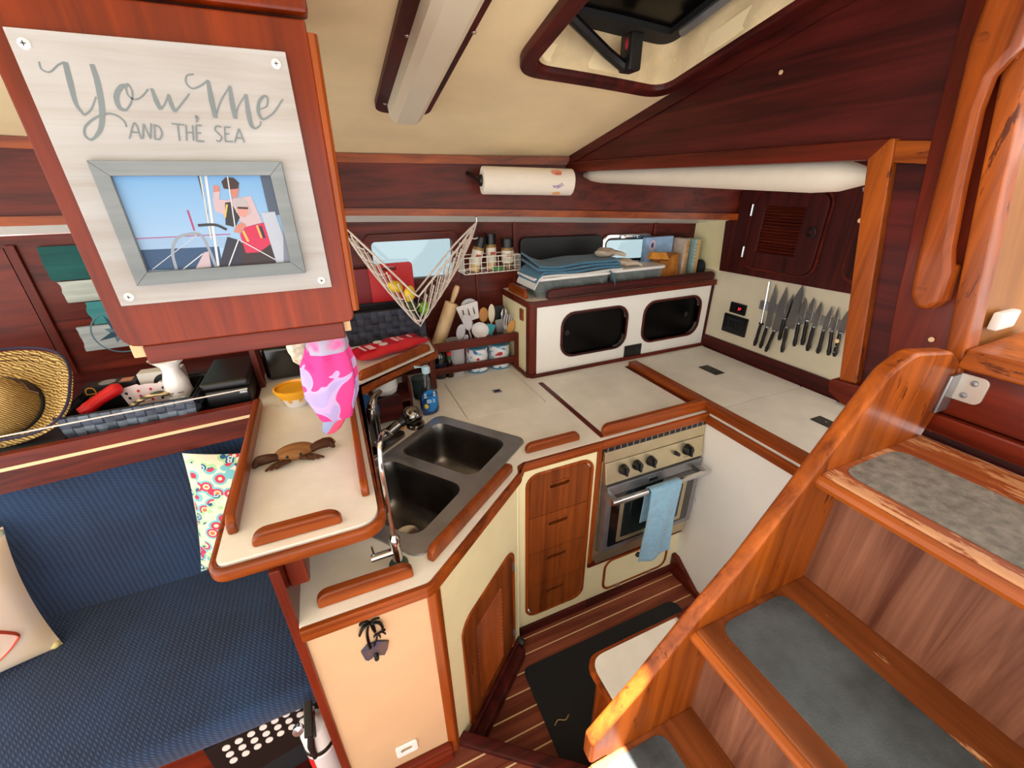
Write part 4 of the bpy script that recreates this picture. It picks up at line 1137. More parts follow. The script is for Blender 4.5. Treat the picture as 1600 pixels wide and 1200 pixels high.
# ================================================================== ladder
ldr = thing('companionway_ladder', 'wooden companionway ladder with worn treads and rounded stringer', 'ladder', (0.6, 0.0, FLOOR))
LYs = 0.332
strg = round_poly([(0.30, 0.72), (0.335, 0.72), (0.335+0.02, 0.70), (0.60, 0.70), (0.86, 1.02), (1.045, 1.30), (1.07, 1.38), (1.06, 1.47), (1.015, 1.497), (0.89, 1.515), (0.832, 1.49), (0.742, 1.355), (0.60, 1.145), (0.50, 1.03), (0.40, 0.90), (0.30, 0.79)], [0, 0, 0, 0, 0, 0, 0.03, 0.02, 0.05, 0.06, 0.05, 0, 0, 0, 0, 0.02])
for y0, y1 in ((LYs, LYs+0.03), (-0.362, -0.332)):
    part('stringer', MB().prism(strg, 'y', y0, y1, bev=0.007, seg=3), W['worn_z'], ldr)
def tread(x0, x1, z, grip, gx0, gx1, wmat, chip=None):
    t = part('tread', MB().box((x0, -0.334, z-0.032), (x1, LYs+0.002, z), 0.005), wmat, ldr)
    part('grip_pad', MB().prism(round_poly([(gx0, -0.30), (gx1, -0.30), (gx1, LYs-0.012), (gx0, LYs-0.012)], [0.03, 0.03, 0.03, 0.03]), 'z', z-0.002, z+0.0018), grip, t)
    part('nosing', MB().tube([(x0+0.002, -0.33, z-0.018), (x0+0.002, LYs, z-0.018)], 0.0135, 10, flat=1.0), W['worn_y'], t)
    return t
tread(0.735, 1.04, 1.314, M['grip'], 0.768, 0.935, W['tread_worn'])
tread(0.512, 0.822, 1.017, M['grip2'], 0.556, 0.735, W['tread'])
tread(0.30, 0.575, 0.72, M['grip2'], 0.32, 0.475, W['tread'])
part('riser', MB().box((0.815, -0.334, 1.017), (0.83, LYs, 1.288)), W['riser'], ldr)
part('riser', MB().box((0.566, -0.334, 0.72), (0.58, LYs, 0.99)), W['riser'], ldr)
part('base_front', MB().box((0.312, -0.334, FLOOR), (0.33, LYs, 0.69)), W['riser'], ldr)
part('base_side', MB().box((0.312, LYs-0.016, FLOOR), (0.60, LYs, 0.69)), W['red_z'], ldr)
br = part('bracket', MB().prism(rrect(0.286, 0.348, 1.392, 1.446, 0.012), 'x', CX-0.026, CX-0.0205, bev=0.001), plain('bracket_clear', (206, 196, 186), 0.22, 0.3), ldr, label='brushed metal bracket fixing the ladder')
part('bracket_tab', MB().box((CX-0.06, LYs-0.006, 1.365), (CX-0.021, LYs, 1.445), 0.002), M['steel'], br)
for y, z in ((0.305, 1.432), (0.312, 1.405)):
    part('screw', MB().lathe([(0.006, 0), (0.005, 0.002), (0, 0.0025)], (CX-0.026, y, z), 14, _ry), M['steel'], br)
# low box beside the ladder
bx_ = thing('step_box', 'low teak box with a white rounded top beside the ladder foot', 'box', (0.75, 0.5, FLOOR))
top_ = round_poly([(0.515, 0.37), (1.02, 0.37), (1.02, 0.635), (0.515, 0.635)], [0.01, 0.01, 0.01, 0.05], 7)
part('carcass', MB().prism(round_poly([(0.525, 0.372), (1.01, 0.372), (1.01, 0.627), (0.525, 0.627)], [0, 0, 0, 0.045], 7), 'z', -0.021, 0.44), W['teak_z'], bx_)
part('top', MB().prism(top_, 'z', 0.436, 0.46), M['lam'], bx_)
part('top_edge', MB().prism([(p[0]+(-0.012 if p[0] < 0.7 else 0.012), p[1]+(0.012 if p[1] > 0.5 else 0)) for p in top_], 'z', 0.428, 0.458, [[(p[0]*0.998+0.0015, p[1]*0.998+0.001) for p in top_]], 0.004), W['teak_x'], bx_)
part('grab_bar', MB().tube(catmull([(0.86, 0.625, 0.462), (0.90, 0.625, 0.49), (0.97, 0.625, 0.49), (1.01, 0.625, 0.462)], 5), 0.013, 10), W['mahog_x'], bx_)
# grab rail on the bulkhead
gr = thing('grab_rail', 'varnished wooden grab rail on the companionway jamb', 'handrail', (CX-0.04, 0.43, 1.55))
gp = [(0.497, 2.05), (0.495, 1.979), (0.480, 1.874), (0.452, 1.636), (0.440, 1.575), (0.425, 1.553), (0.405, 1.552), (0.392, 1.572), (0.395, 1.625), (0.408, 1.665), (0.428, 1.768), (0.447, 1.885), (0.448, 1.93), (0.43, 1.965), (0.43, 2.05)]
part('rail', MB().prism(gp, 'x', CX-0.062, CX-0.030, bev=0.010, seg=3), W['teak_z'], gr)
part('foot', MB().prism(round_poly([(0.442, 1.575), (0.425, 1.553), (0.405, 1.552), (0.392, 1.572), (0.398, 1.635), (0.452, 1.645)], 0.006), 'x', CX-0.034, CX-0.012, bev=0.004), W['teak_z'], gr)
part('foot', MB().prism([(0.496, 2.05), (0.49, 1.95), (0.435, 1.95), (0.43, 2.05)], 'x', CX-0.034, CX-0.012, bev=0.004), W['teak_z'], gr)
for y, z in ((0.425, 1.588), (0.478, 1.985)):
    part('plug', MB().lathe([(0.009, 0), (0.009, 0.001)], (CX-0.0615, y, z), 16, _ry), W['teak_y'], gr)

# ================================================================== overhead fittings
cl = thing('ceiling_lamp', 'long fluorescent ceiling lamp with a milky diffuser on a mahogany base', 'lamp', (0.3, 1.2, 1.9))
def up(x, y, d): return (x, y, ceil_z(x, y)-d)
def slope_box(x0, x1, y0, y1, d0, d1, nx=1, ny=8, taper=0.0, mat=None, rc=0.0):
    m = MB()
    out = rrect(x0, x1, y0, y1, rc, 4) if rc else [(x0, y0), (x1, y0), (x1, y1), (x0, y1)]
    c = ((x0+x1)/2, (y0+y1)/2)
    ins = [((p[0]-c[0])*(1-taper)+c[0], (p[1]-c[1])*(1-taper*(x1-x0)/(y1-y0))+c[1]) for p in out]
    n = len(out)
    vs = [up(p[0], p[1], d0) for p in out]+[up(p[0], p[1], d1) for p in ins]
    m.add(vs, [tuple(range(n-1, -1, -1)), tuple(range(n, 2*n))]+[(i, (i+1) % n, n+(i+1) % n, n+i) for i in range(n)])
    return m
lb = slope_box(0.215, 0.385, 0.70, 1.585, -0.002, 0.016, rc=0.04)
lb.v = [(p[0]+0.036*(1.5-p[1])*0.6, p[1], p[2]) for p in lb.v]
part('base_board', lb, W['dark_y'], cl)
df = MB()
pr = [(-0.052, 0.012), (-0.048, 0.048), (-0.03, 0.062), (0.03, 0.062), (0.048, 0.048), (0.052, 0.012)]
vs = []
for y in (0.74, 1.05, 1.3, 1.53, 1.56):
    k = 1.0 if y < 1.55 else 0.72
    xc = 0.30+0.036*(1.5-y)*0.6
    vs += [up(xc+a*k, y, 0.012+(b-0.012)*(1.0 if y < 1.55 else 0.7)) for a, b in pr]
n = len(pr); fs = [(i*n+k, i*n+k+1, (i+1)*n+k+1, (i+1)*n+k) for i in range(4) for k in range(n-1)]
fs += [tuple(range(n)), tuple(4*n+k for k in range(n-1, -1, -1))]
part('diffuser', df.add(vs, fs), M['diffuser'], cl, 25)
for x, y in ((0.24, 1.52), (0.245, 1.17), (0.365, 1.52), (0.385, 1.12)):
    part('screw', MB().ball(up(x+0.02*(1.5-y), y, 0.016), (0.006, 0.006, 0.004), 6), M['chrome'], cl)

hw = thing('roof_hatch', 'roof hatch with a rounded mahogany frame and cream padded lining', 'hatch', (0.8, 0.87, 2.0))
def on_ceiling(m, z_off=0.0):
    m.v = [(p[0], p[1], ceil_z(p[0], p[1])+p[2]+z_off) for p in m.v]
    return m
def dense(poly, step=0.06):
    out = []
    for a, b in zip(poly, poly[1:]+poly[:1]):
        n = max(1, int((Vector(a)-Vector(b)).length/step))
        for k in range(n):
            out.append((a[0]+(b[0]-a[0])*k/n, a[1]+(b[1]-a[1])*k/n))
    return out
ho = dense(round_poly([(HX0-0.045, HY0-0.045), (HX1+0.045, HY0-0.045), (HX1+0.045, HY1+0.045), (HX0-0.045, HY1+0.045)], 0.09, 8))
hi_ = dense(round_poly([(HX0-0.003, HY0-0.003), (HX1+0.003, HY0-0.003), (HX1+0.003, HY1+0.003), (HX0-0.003, HY1+0.003)], 0.055, 8))
part('frame', on_ceiling(MB().prism(ho, 'z', -0.024, 0.004, [hi_], 0.006)), W['dark_y'], hw)
ring = round_poly([(HX0, HY0), (HX1, HY0), (HX1, HY1), (HX0, HY1)], 0.055, 8)
ring = dense(ring, 0.02)
n = len(ring); vs = []; fs = []
rnd = random.Random(3)
lev = [0.0, 0.02, 0.04, 0.06, 0.08, 0.10]
for j, h in enumerate(lev):
    for i, p in enumerate(ring):
        c = Vector((0.8, 0.87)); q = Vector(p); w_ = 0.005*math.sin(i*0.55+j*0.35)*(0 if j in (0, 5) else 1)
        q = q+(c-q).normalized()*w_
        vs.append((q.x, q.y, ceil_z(*p)-0.01+h))
for j in range(len(lev)-1):
    for i in range(n):
        fs.append((j*n+i, j*n+(i+1) % n, (j+1)*n+(i+1) % n, (j+1)*n+i))
part('lining', MB().add(vs, fs), M['lining'], hw, 60, label='wrinkled cream fabric lining')
part('lid_frame', on_ceiling(MB().prism(dense([(HX0-0.03, HY0-0.03), (HX1+0.03, HY0-0.03), (HX1+0.03, HY1+0.03), (HX0-0.03, HY1+0.03)], 0.08), 'z', 0.085, 0.11, [dense([(HX0+0.035, HY0+0.035), (HX1-0.035, HY0+0.035), (HX1-0.035, HY1-0.05), (HX0+0.035, HY1-0.05)], 0.08)]), 0.0), M['softblack'], hw)
part('lid', on_ceiling(MB().prism(dense([(HX0-0.03, HY0-0.03), (HX1+0.03, HY0-0.03), (HX1+0.03, HY1+0.03), (HX0-0.03, HY1+0.03)], 0.08), 'z', 0.10, 0.125)), M['darkglass'], hw, label='dark smoked hatch lid')
arm = MB(); arm.tube([(0.62, 1.13, 2.16), (0.78, 1.165, 2.095), (0.84, 1.16, 2.065)], 0.014, 8)
ar = part('support_arm', arm, M['black'], hw)
part('arm_block', MB().box((0.83, 1.13, 2.055), (0.87, 1.18, 2.14), 0.006), M['black'], ar)
part('arm_knob', MB().ball((0.838, 1.15, 2.115), (0.011, 0.011, 0.02), 8), plain('knob_red', (170, 26, 52), 0.4), ar)
part('side_rail', MB().tube([(0.985, 1.12, ceil_z(0.98, 1.12)+0.07), (0.985, 0.56, ceil_z(0.98, 0.56)+0.07)], 0.012, 8), M['steel'], ar)

# rolled white padding under the head of the opening
rl = thing('rolled_blind', 'rolled white padded blind hung under the bulkhead opening', 'blind', (1.15, 1.2, 1.75))
P = []; R = []
for k in range(19):
    t = k/18; y = 0.632+1.20*t
    P.append((1.155, y, 1.788+0.030*t)); R.append((0.044*(1-0.25*t))*(0.35 if k in (0, 18) else (0.85 if k in (1, 17) else 1)))
part('roll', MB().tube(P, R, 20, flat=0.9), M['padwhite'], rl, 60)
part('end_tie', MB().ball((1.135, 0.632, 1.762), 0.006, 6), M['chrome'], rl)
pt = thing('paper_towel_roll', 'paper towel roll on a black holder under the deck beam', 'paper towel', (0.85, 1.8, 1.74))
ax = lambda t: Vector((0.655+0.40*t, 1.845-0.055*t, 1.80-0.012*t))
D = (ax(1)-ax(0)).normalized(); Mx = D.to_track_quat('Z', 'Y').to_matrix().to_4x4()
Lr = (ax(1)-ax(0)).length
papm = plain('paper', (238, 230, 216), 0.9, bump=0.6, bscale=140)
rp = part('roll', MB().lathe([(0.018, 0), (0.052, 0.0), (0.054, 0.003), (0.054, Lr-0.003), (0.052, Lr), (0.018, Lr)], ax(0), 40, Mx), papm, pt)
part('core_end', MB().lathe([(0, -0.012), (0.022, -0.012), (0.024, -0.004), (0.02, 0.003)], ax(0), 20, Mx), M['black'], pt)
part('holder_arm', MB().tube([tuple(ax(0)-D*0.008), tuple(ax(0)-D*0.012+Vector((0.0, 0.09, 0.02))), (0.64, yb(0.64)-0.004, 1.83)], 0.010, 10), M['black'], pt)
part('holder_arm', MB().tube([tuple(ax(1)+D*0.005), (1.06, 1.83, 1.80), (1.06, yb(1.06)-0.004, 1.82)], 0.006, 8), M['black'], pt)
# printed flowers on the roll surface
Up = Vector((0, 0, 1)); Fw = D.cross(Up).normalized()
if Fw.y > 0: Fw = -Fw
def onroll(s, ang, r=0.0566):
    return ax(0)+D*s+(Fw*math.cos(ang)+Up*math.sin(ang))*r
def blob(s0, a0, rs, ra, cc, seed):
    rr = random.Random(seed); m = MB(); n = 14
    vs = [onroll(s0, a0)]+[onroll(s0+rs*math.cos(2*math.pi*k/n)*(0.75+0.35*rr.random()), a0+ra*math.sin(2*math.pi*k/n)*(0.75+0.35*rr.random())) for k in range(n)]
    m.add(vs, [(0, 1+k, 1+(k+1) % n) for k in range(n)]); return part('printed_flower', m, col(cc, 0.9), rp, 60)
blob(Lr-0.085, 0.72, 0.028, 0.28, (226, 150, 120), 1); blob(Lr-0.078, 0.62, 0.016, 0.16, (206, 112, 92), 2)
blob(Lr-0.08, -0.95, 0.022, 0.2, (236, 176, 110), 3)
for a, b in (((Lr-0.10, -0.45), (Lr-0.06, -0.1)), ((Lr-0.085, -0.5), (Lr-0.055, -0.2)), ((Lr-0.105, -0.3), (Lr-0.07, -0.35))):
    p = [onroll(a[0]+(b[0]-a[0])*k/4, a[1]+(b[1]-a[1])*k/4, 0.0548) for k in range(5)]
    part('printed_stem', MB().tube(p, 0.002, 6), col((150, 130, 178), 0.9), rp)
# ================================================================== small things: bar and front panel
ph_ = thing('palm_hook', 'black metal palm tree hook on the peach cabinet front', 'hook', (-0.07, FY-0.01, 0.69))
pm = plain('black_iron', (22, 19, 17), 0.4, 0.6)
for i, (ws, ps) in enumerate(PALM):
    m = MB()
    P = catmull([(-0.07+a*1e-4, FY-0.008, 0.765+b*1e-4) for a, b in ps], 5)
    m.tube(P, [w*1.45e-4/2 for w in ws], 8, flat=0.6)
    part('trunk' if i in (5, 6) else 'frond', m, pm, ph_)
pp = [(-0.07+a*1e-4, 0.765+b*1e-4) for a, b in PALM_PLATE]
part('island_plate', MB().prism(pp, 'y', FY-0.006, FY-0.0005, bev=0.001), ramp_mat('island_patina', 'ShaderNodeTexNoise', [(0.40, (44, 54, 80)), (0.62, (84, 66, 54))], 22, 0.45, 'LINEAR', 'Fac'), ph_)
part('hook_tip', MB().tube(catmull([(-0.07, FY-0.004, 0.722), (-0.07, FY-0.012, 0.713), (-0.07, FY-0.016, 0.716)], 5), 0.006, 8), pm, ph_)

cr = thing('carved_crab', 'small carved wooden crab lying on the bar shelf', 'ornament', (-0.175, 1.085, BAR))
cwm = wood('crab_wood', (112, 70, 34), (176, 124, 70), 'x', rough=0.6, coat=0.05)
cdk = wood('crab_dark', (48, 26, 14), (92, 54, 30), 'x', rough=0.6, coat=0.05)
part('shell', MB().ball((-0.178, 1.090, BAR+0.020), (0.050, 0.030, 0.020), 12, rot('Z', 6)), cwm, cr)
for s, (cx, cy) in ((-1, (-0.178, 1.08)), (1, (-0.178, 1.085))):
    a0 = Vector((cx+s*0.04, cy-0.002, BAR+0.02))
    part('claw', MB().tube(catmull([a0, a0+Vector((s*0.022, -0.004+0.012*(s > 0), 0.004)), a0+Vector((s*0.045, 0.002+0.016*(s > 0), -0.002)), a0+Vector((s*0.058, -0.012+0.014*(s > 0), -0.01))], 5), [0.010, 0.013, 0.014, 0.004], 10), cdk, cr)
    part('pincer', MB().tube(catmull([a0+Vector((s*0.03, 0.004+0.02*(s > 0), 0.006)), a0+Vector((s*0.05, 0.012+0.02*(s > 0), 0.0)), a0+Vector((s*0.062, -0.002+0.02*(s > 0), -0.006))], 5), [0.007, 0.006, 0.002], 8), cwm, cr)
    for k in range(3):
        b0 = Vector((cx+s*(0.012+0.012*k), cy-0.018, BAR+0.012))
        part('leg', MB().tube([b0, b0+Vector((s*0.016, -0.014, 0.003)), b0+Vector((s*0.034, -0.012, -0.008))], [0.006, 0.005, 0.003], 6), cdk, cr)
for s in (-1, 1):
    part('eye', MB().ball((-0.178+s*0.016, 1.062, BAR+0.024), 0.004, 6), M['black'], cr)

bw_ = thing('small_bowl', 'yellow rimmed white bowl with a sunflower band on the bar shelf', 'bowl', (-0.185, 1.43, BAR))
part('body', MB().lathe([(0.0, 0.002), (0.03, 0.0), (0.036, 0.006), (0.052, 0.05), (0.056, 0.058), (0.053, 0.058), (0.045, 0.03), (0.0, 0.012)], (-0.185, 1.43, BAR), 28), M['whitec'], bw_)
part('rim', MB().lathe([(0.0555, 0.048), (0.062, 0.060), (0.062, 0.066), (0.057, 0.068), (0.048, 0.036), (0.046, 0.036), (0.053, 0.060)], (-0.185, 1.43, BAR), 28), col((236, 168, 34), 0.25), bw_)
for k in range(9):
    a = 2*math.pi*k/9-1.2; r = 0.045
    m = MB(); mm = frame((-0.185+r*math.cos(a), 1.43+r*math.sin(a), BAR+0.03), (-math.sin(a), math.cos(a), 0), (0.33*math.cos(a), 0.33*math.sin(a), 0.94), (math.cos(a), math.sin(a), -0.33))
    m.prism([(0.008*math.cos(2*math.pi*q/16)*(1 if q % 2 else 0.6), 0.008*math.sin(2*math.pi*q/16)*(1 if q % 2 else 0.6)) for q in range(16)], 'z', -0.001, 0.0012, M=mm)
    part('flower', m, col((222, 170, 70), 0.4), bw_)
for k in range(5):
    a = k*1.3
    part('nut', MB().ball((-0.185+0.022*math.cos(a), 1.43+0.022*math.sin(a), BAR+0.036), (0.012, 0.009, 0.008), 6), col((150+10*k, 100, 60), 0.6), bw_)

# pink towel gathered through a ring below the hanging cabinet
tw = thing('hanging_towel', 'pink and lilac patterned towel hanging below the mahogany cabinet', 'towel', (-0.05, 1.12, 1.18))
tm = ramp_mat('towel_pattern', 'ShaderNodeTexNoise', [(0.0, (186, 168, 224)), (0.40, (206, 176, 226)), (0.452, (232, 70, 150)), (0.60, (236, 58, 142)), (0.655, (200, 168, 226))], 9.5, 0.95, 'CONSTANT', 'Fac', Detail=1.0, Distortion=1.2)
tm2 = ramp_mat('towel_reverse', 'ShaderNodeTexNoise', [(0.35, (170, 170, 214)), (0.5, (190, 178, 200)), (0.6, (232, 110, 176))], 14, 0.95, 'LINEAR', 'Fac')
TY = 1.105
def tw_ring(z, hw, hd, cx, n=40, amp=0.12, ph=0.0):
    return [(cx+hw*math.cos(a)*(1+amp*math.sin(7*a+ph)), TY+hd*math.sin(a)*(1+amp*math.sin(6*a+ph)), z) for a in [2*math.pi*k/n for k in range(n)]]
def tube_rings(rings):
    m = MB(); n = len(rings[0]); vs = [p for r in rings for p in r]
    fs = [(i*n+k, i*n+(k+1) % n, (i+1)*n+(k+1) % n, (i+1)*n+k) for i in range(len(rings)-1) for k in range(n)]
    fs += [tuple(range(n-1, -1, -1)), tuple((len(rings)-1)*n+k for k in range(n))]
    return m.add(vs, fs)
part('drape', tube_rings([tw_ring(1.205, 0.040, 0.012, -0.058, amp=0.03), tw_ring(1.235, 0.050, 0.018, -0.058, amp=0.03), tw_ring(1.28, 0.066, 0.024, -0.056, amp=0.05), tw_ring(1.33, 0.066, 0.028, -0.052, amp=0.09), tw_ring(1.37, 0.062, 0.030, -0.05, amp=0.12), tw_ring(1.40, 0.050, 0.028, -0.046, amp=0.16), tw_ring(1.415, 0.046, 0.026, -0.045, amp=0.16)]), tm, tw, 60)
part('fold', tube_rings([tw_ring(1.402, 0.048, 0.032, -0.044, amp=0.05), tw_ring(1.42, 0.050, 0.034, -0.042, amp=0.05), tw_ring(1.442, 0.044, 0.03, -0.04, amp=0.06), tw_ring(1.452, 0.032, 0.022, -0.038, amp=0.05)]), tm2, tw, 60)
part('tail', tube_rings([tw_ring(1.165, 0.014, 0.006, -0.082, amp=0.04), tw_ring(1.175, 0.024, 0.008, -0.078, amp=0.04), tw_ring(1.195, 0.028, 0.010, -0.068, amp=0.04), tw_ring(1.225, 0.034, 0.012, -0.06, amp=0.04)]), ramp_mat('towel_tail', 'ShaderNodeTexNoise', [(0.4, (160, 172, 216)), (0.52, (238, 92, 130))], 18, 0.95, 'CONSTANT', 'Fac', Detail=0.0), tw, 60)
part('ring', MB().tube([(-0.04+0.03*math.cos(k*math.pi/12), 1.108, 1.478+0.042*math.sin(k*math.pi/12)) for k in range(24)], 0.003, 6, closed=True), M['chrome'], tw)
mc = MB(); mc.ball((-0.112, 1.20, 1.40), (0.034, 0.03, 0.06), 12)
rr_ = random.Random(5); mc.v = [(p[0]+rr_.uniform(-.004, .004), p[1]+rr_.uniform(-.004, .004), p[2]+rr_.uniform(-.004, .004)) for p in mc.v]
cq = solo('crochet_pouch', 'cream crocheted pouch hanging beside the pink towel', 'pouch', mc, plain('crochet', (214, 200, 176), 0.95, var=0.2, vscale=60, bump=1.0, bscale=90), smooth=60)
part('loop', MB().tube([(-0.112, 1.19, 1.45), (-0.114, 1.185, 1.50), (-0.112, 1.19, 1.524)], 0.003, 6), M['rope'], cq)
bt = thing('black_case', 'glossy black case standing at the back of the bar shelf', 'case', (-0.24, 1.72, BAR))
part('body', MB().box((-0.296, 1.665, BAR+0.002), (-0.165, 1.77, BAR+0.135), 0.018, 3), plain('gloss_black', (10, 11, 12), 0.18, coat=0.4), bt)
part('lid', MB().box((-0.298, 1.663, BAR+0.125), (-0.163, 1.772, BAR+0.15), 0.012, 3), plain('gloss_black_lid', (14, 15, 17), 0.3), bt)

# ---- corner shelf: woven baskets
def woven(name, label, x0, x1, y0, y1, z0, z1, cell, cols, flare=0.0, group=None, cell_h=None):
    t = thing(name, label, 'basket', ((x0+x1)/2, (y0+y1)/2, z0), group)
    c = Vector(((x0+x1)/2, (y0+y1)/2, z0))
    H = z1-z0; rows = max(2, round(H/(cell_h or cell)))
    ms = [plain('%s_strap_%d' % (name, i), cc, 0.6, var=0.12, vscale=30) for i, cc in enumerate(cols)]
    part('liner', MB().box((x0+0.006, y0+0.006, z0+0.002), (x1-0.006, y0+0.009, z1-0.004)).box((x0+0.006, y1-0.009, z0), (x1-0.006, y1-0.006, z1-0.004)).box((x0+0.006, y0+0.006, z0), (x0+0.009, y1-0.006, z1-0.004)).box((x1-0.009, y0+0.006, z0), (x1-0.006, y1-0.006, z1-0.004)).box((x0+0.004, y0+0.004, z0), (x1-0.004, y1-0.004, z0+0.004)), M['softblack'], t)
    for face in range(4):
        if face in (0, 2): L = x1-x0
        else: L = y1-y0
        n = max(2, round(L/cell)); w = L/n; h = H/rows
        def P(u, z, o):
            fl = 1+flare*(z/H)
            if face == 0: q = Vector((x0+u, y0-o, z0+z))
            elif face == 2: q = Vector((x1-u, y1+o, z0+z))
            elif face == 1: q = Vector((x1+o, y0+u, z0+z))
            else: q = Vector((x0-o, y1-u, z0+z))
            d = q-c
            return (c.x+d.x*fl, c.y+d.y*fl, q.z)
        A = 0.0028
        for i in range(n):
            m = MB(); K = rows*4
            def f(u, v, i=i):
                j = min(rows-1, int(v*rows))
                s = (1 if (i+j) % 2 else -1)*abs(math.sin(math.pi*v*rows))**0.5
                return P((i+0.05+0.90*u)*w, v*H, A*s)
            m.grid(f, 1, K)
            part('stake', m, ms[i % len(ms)], t, 70)
        for j in range(rows):
            m = MB(); K = n*4
            def g(u, v, j=j):
                i = min(n-1, int(u*n))
                s = (-1 if (i+j) % 2 else 1)*abs(math.sin(math.pi*u*n))**0.5
                return P(u*L, (j+0.05+0.90*v)*h, A*s)
            m.grid(g, K, 1)
            part('weaver', m, ms[(j+1) % len(ms)], t, 70)
    part('rim', MB().tube([tuple(c+Vector(((p[0]-c.x)*(1+flare), (p[1]-c.y)*(1+flare), H))) for p in rrect(x0, x1, y0, y1, 0.004, 2)], 0.003, 6, closed=True), M['softblack'], t)
    return t
woven('woven_basket', 'dark navy woven basket on the corner shelf behind the red pack', 0.005, 0.37, 1.935, 2.085, BAR+0.001, 1.272, 0.031, [(40, 44, 58), (30, 33, 46), (48, 52, 68)], 0.02)
def bag_fn(u, v, s):
    x = u*2-1; y = v*2-1
    h = (1-abs(x)**3.0)**0.5*(1-abs(y)**3.0)**0.5
    return h
rb = MB(); nU, nV = 24, 14; vs = []; fs = []
Rb = frame((0.178, 1.800, BAR+0.026), Vector((0.155, 0.062, 0)).normalized(), Vector((-0.062, 0.155, 0)).normalized(), (0, 0, 1))
for s in (1, -1):
    o = len(vs)
    for j in range(nV+1):
        for i in range(nU+1):
            u, v = i/nU, j/nV
            h = bag_fn(u, v, s)
            vs.append(((u-0.5)*0.335*(1+0.03*math.sin(v*9)), (v-0.5)*0.135*(1+0.04*math.sin(u*11)), s*0.024*h+0.003*math.sin(u*17+v*5)*h))
    for j in range(nV):
        for i in range(nU):
            q = (o+j*(nU+1)+i, o+j*(nU+1)+i+1, o+(j+1)*(nU+1)+i+1, o+(j+1)*(nU+1)+i)
            fs.append(q if s > 0 else q[::-1])
rb.add(vs, fs, Rb)
rg = thing('red_pack', 'soft red foil pack with white print lying on the corner shelf', 'package', (0.185, 1.825, BAR))
rbp = part('pouch', rb, M['redbag'], rg, 60)
for x0, x1, y0, y1 in ((-0.135, -0.125, -0.042, 0.03), (-0.112, -0.085, -0.045, 0.01), (0.02, 0.035, -0.03, 0.03), (0.045, 0.055, -0.03, 0.02), (0.09, 0.1, -0.03, 0.01)):
    part('print', MB().box((x0, y0, 0.0255), (x1, y1, 0.0265), M=Rb), col((240, 200, 205), 0.4), rbp)
for x, y in ((-0.045, 0.02), (-0.04, -0.022)):
    part('print_disc', MB().lathe([(0.019, 0), (0.019, 0.001)], (0, 0, 0), 20, Rb @ Matrix.Translation((x, y, 0.0258))), col((240, 225, 225), 0.4), rbp)
cbm = plain('dark_red_board', (128, 12, 24), 0.45)
solo('chopping_board', 'dark red flexible chopping board leaning behind the woven basket', 'chopping board', MB().prism(rrect(0.035, 0.335, 1.14, 1.432, 0.02), 'y', 2.112, 2.120, bev=0.002), cbm)
solo('chopping_board', 'bright red chopping board with a handle hole in front of the port', 'chopping board', MB().prism(rrect(0.16, 0.368, 1.16, 1.452, 0.018), 'y', 2.098, 2.105, [rrect(0.225, 0.29, 1.418, 1.436, 0.008)], 0.002), M['red'])
solo('teal_folder', 'teal plastic edge sticking out beside the woven basket', 'folder', MB().prism(round_poly([(0.365, 1.125), (0.388, 1.125), (0.392, 1.255), (0.372, 1.275)], 0.01), 'y', 2.03, 2.06, bev=0.002), col((60, 150, 168), 0.4))

# ---- net hammock with fruit
nt_ = thing('net_hammock', 'white macrame net hammock slung across the port', 'net', (0.35, 1.97, 1.2))
EL = Vector((0.075, 2.0, 1.64)); ER = Vector((0.67, 1.985, 1.625))
def net_pt(u, v):
    e = math.sin(math.pi*min(1, max(0, (u-0.04)/0.92)))
    base = EL.lerp(ER, u)
    sag = 0.44*(1-abs(2*u-0.86)**1.25*0.0)  # filled below
    k = 1-abs((u-0.43)/(0.43 if u < 0.43 else 0.57))
    drop = k**0.92
    a = math.pi*v
    z_rim = base.z-0.295*k**1.02
    z_bot = base.z-0.44*k**0.78
    w = 0.040*min(1, k*3.0)
    y = base.y-0.122*k+w*math.cos(a)
    z = z_rim+(z_bot-z_rim)*max(0, math.sin(a))**0.8
    return Vector((base.x, y, z))
NU, NV = 28, 10
net = MB()
for j in range(NV+1):
    P = []
    for i in range(NU+1):
        u = 0.05+0.90*i/NU
        dv = 0.46/NV*(1 if (i+j) % 2 else -1)
        v = min(1, max(0, j/NV+(dv if 0 < j < NV else 0)))
        P.append(net_pt(u, v))
    net.tube(P, 0.0034 if 0 < j < NV else 0.0046, 6)
part('netting', net, M['rope'], nt_, 60, kind='stuff')
knots = MB()
for i in range(NU+1):
    for j in range(NV):
        if (i+j) % 2:
            u = 0.05+0.90*i/NU
            knots.ball(net_pt(u, (j+0.5)/NV), 0.0042, 4)
part('knots', knots, M['rope'], nt_, 60, kind='stuff')
for E_, u in ((EL, 0.05), (ER, 0.95)):
    for v in (0.0, 0.5, 1.0):
        part('end_cord', MB().tube([E_, net_pt(u, v)], 0.0035, 6), M['rope'], nt_)
    part('hook', MB().tube([E_, E_+Vector((0, 0.0, 0.02)), E_+Vector((0, 0.02, 0.035))], 0.003, 6), M['chrome'], nt_)
bow = MB(); bow.tube(catmull([(0.62, 1.97, 1.545), (0.64, 1.975, 1.555), (0.655, 1.98, 1.552), (0.672, 1.985, 1.556)], 4), 0.003, 6)
part('tie', bow, M['rope'], nt_)
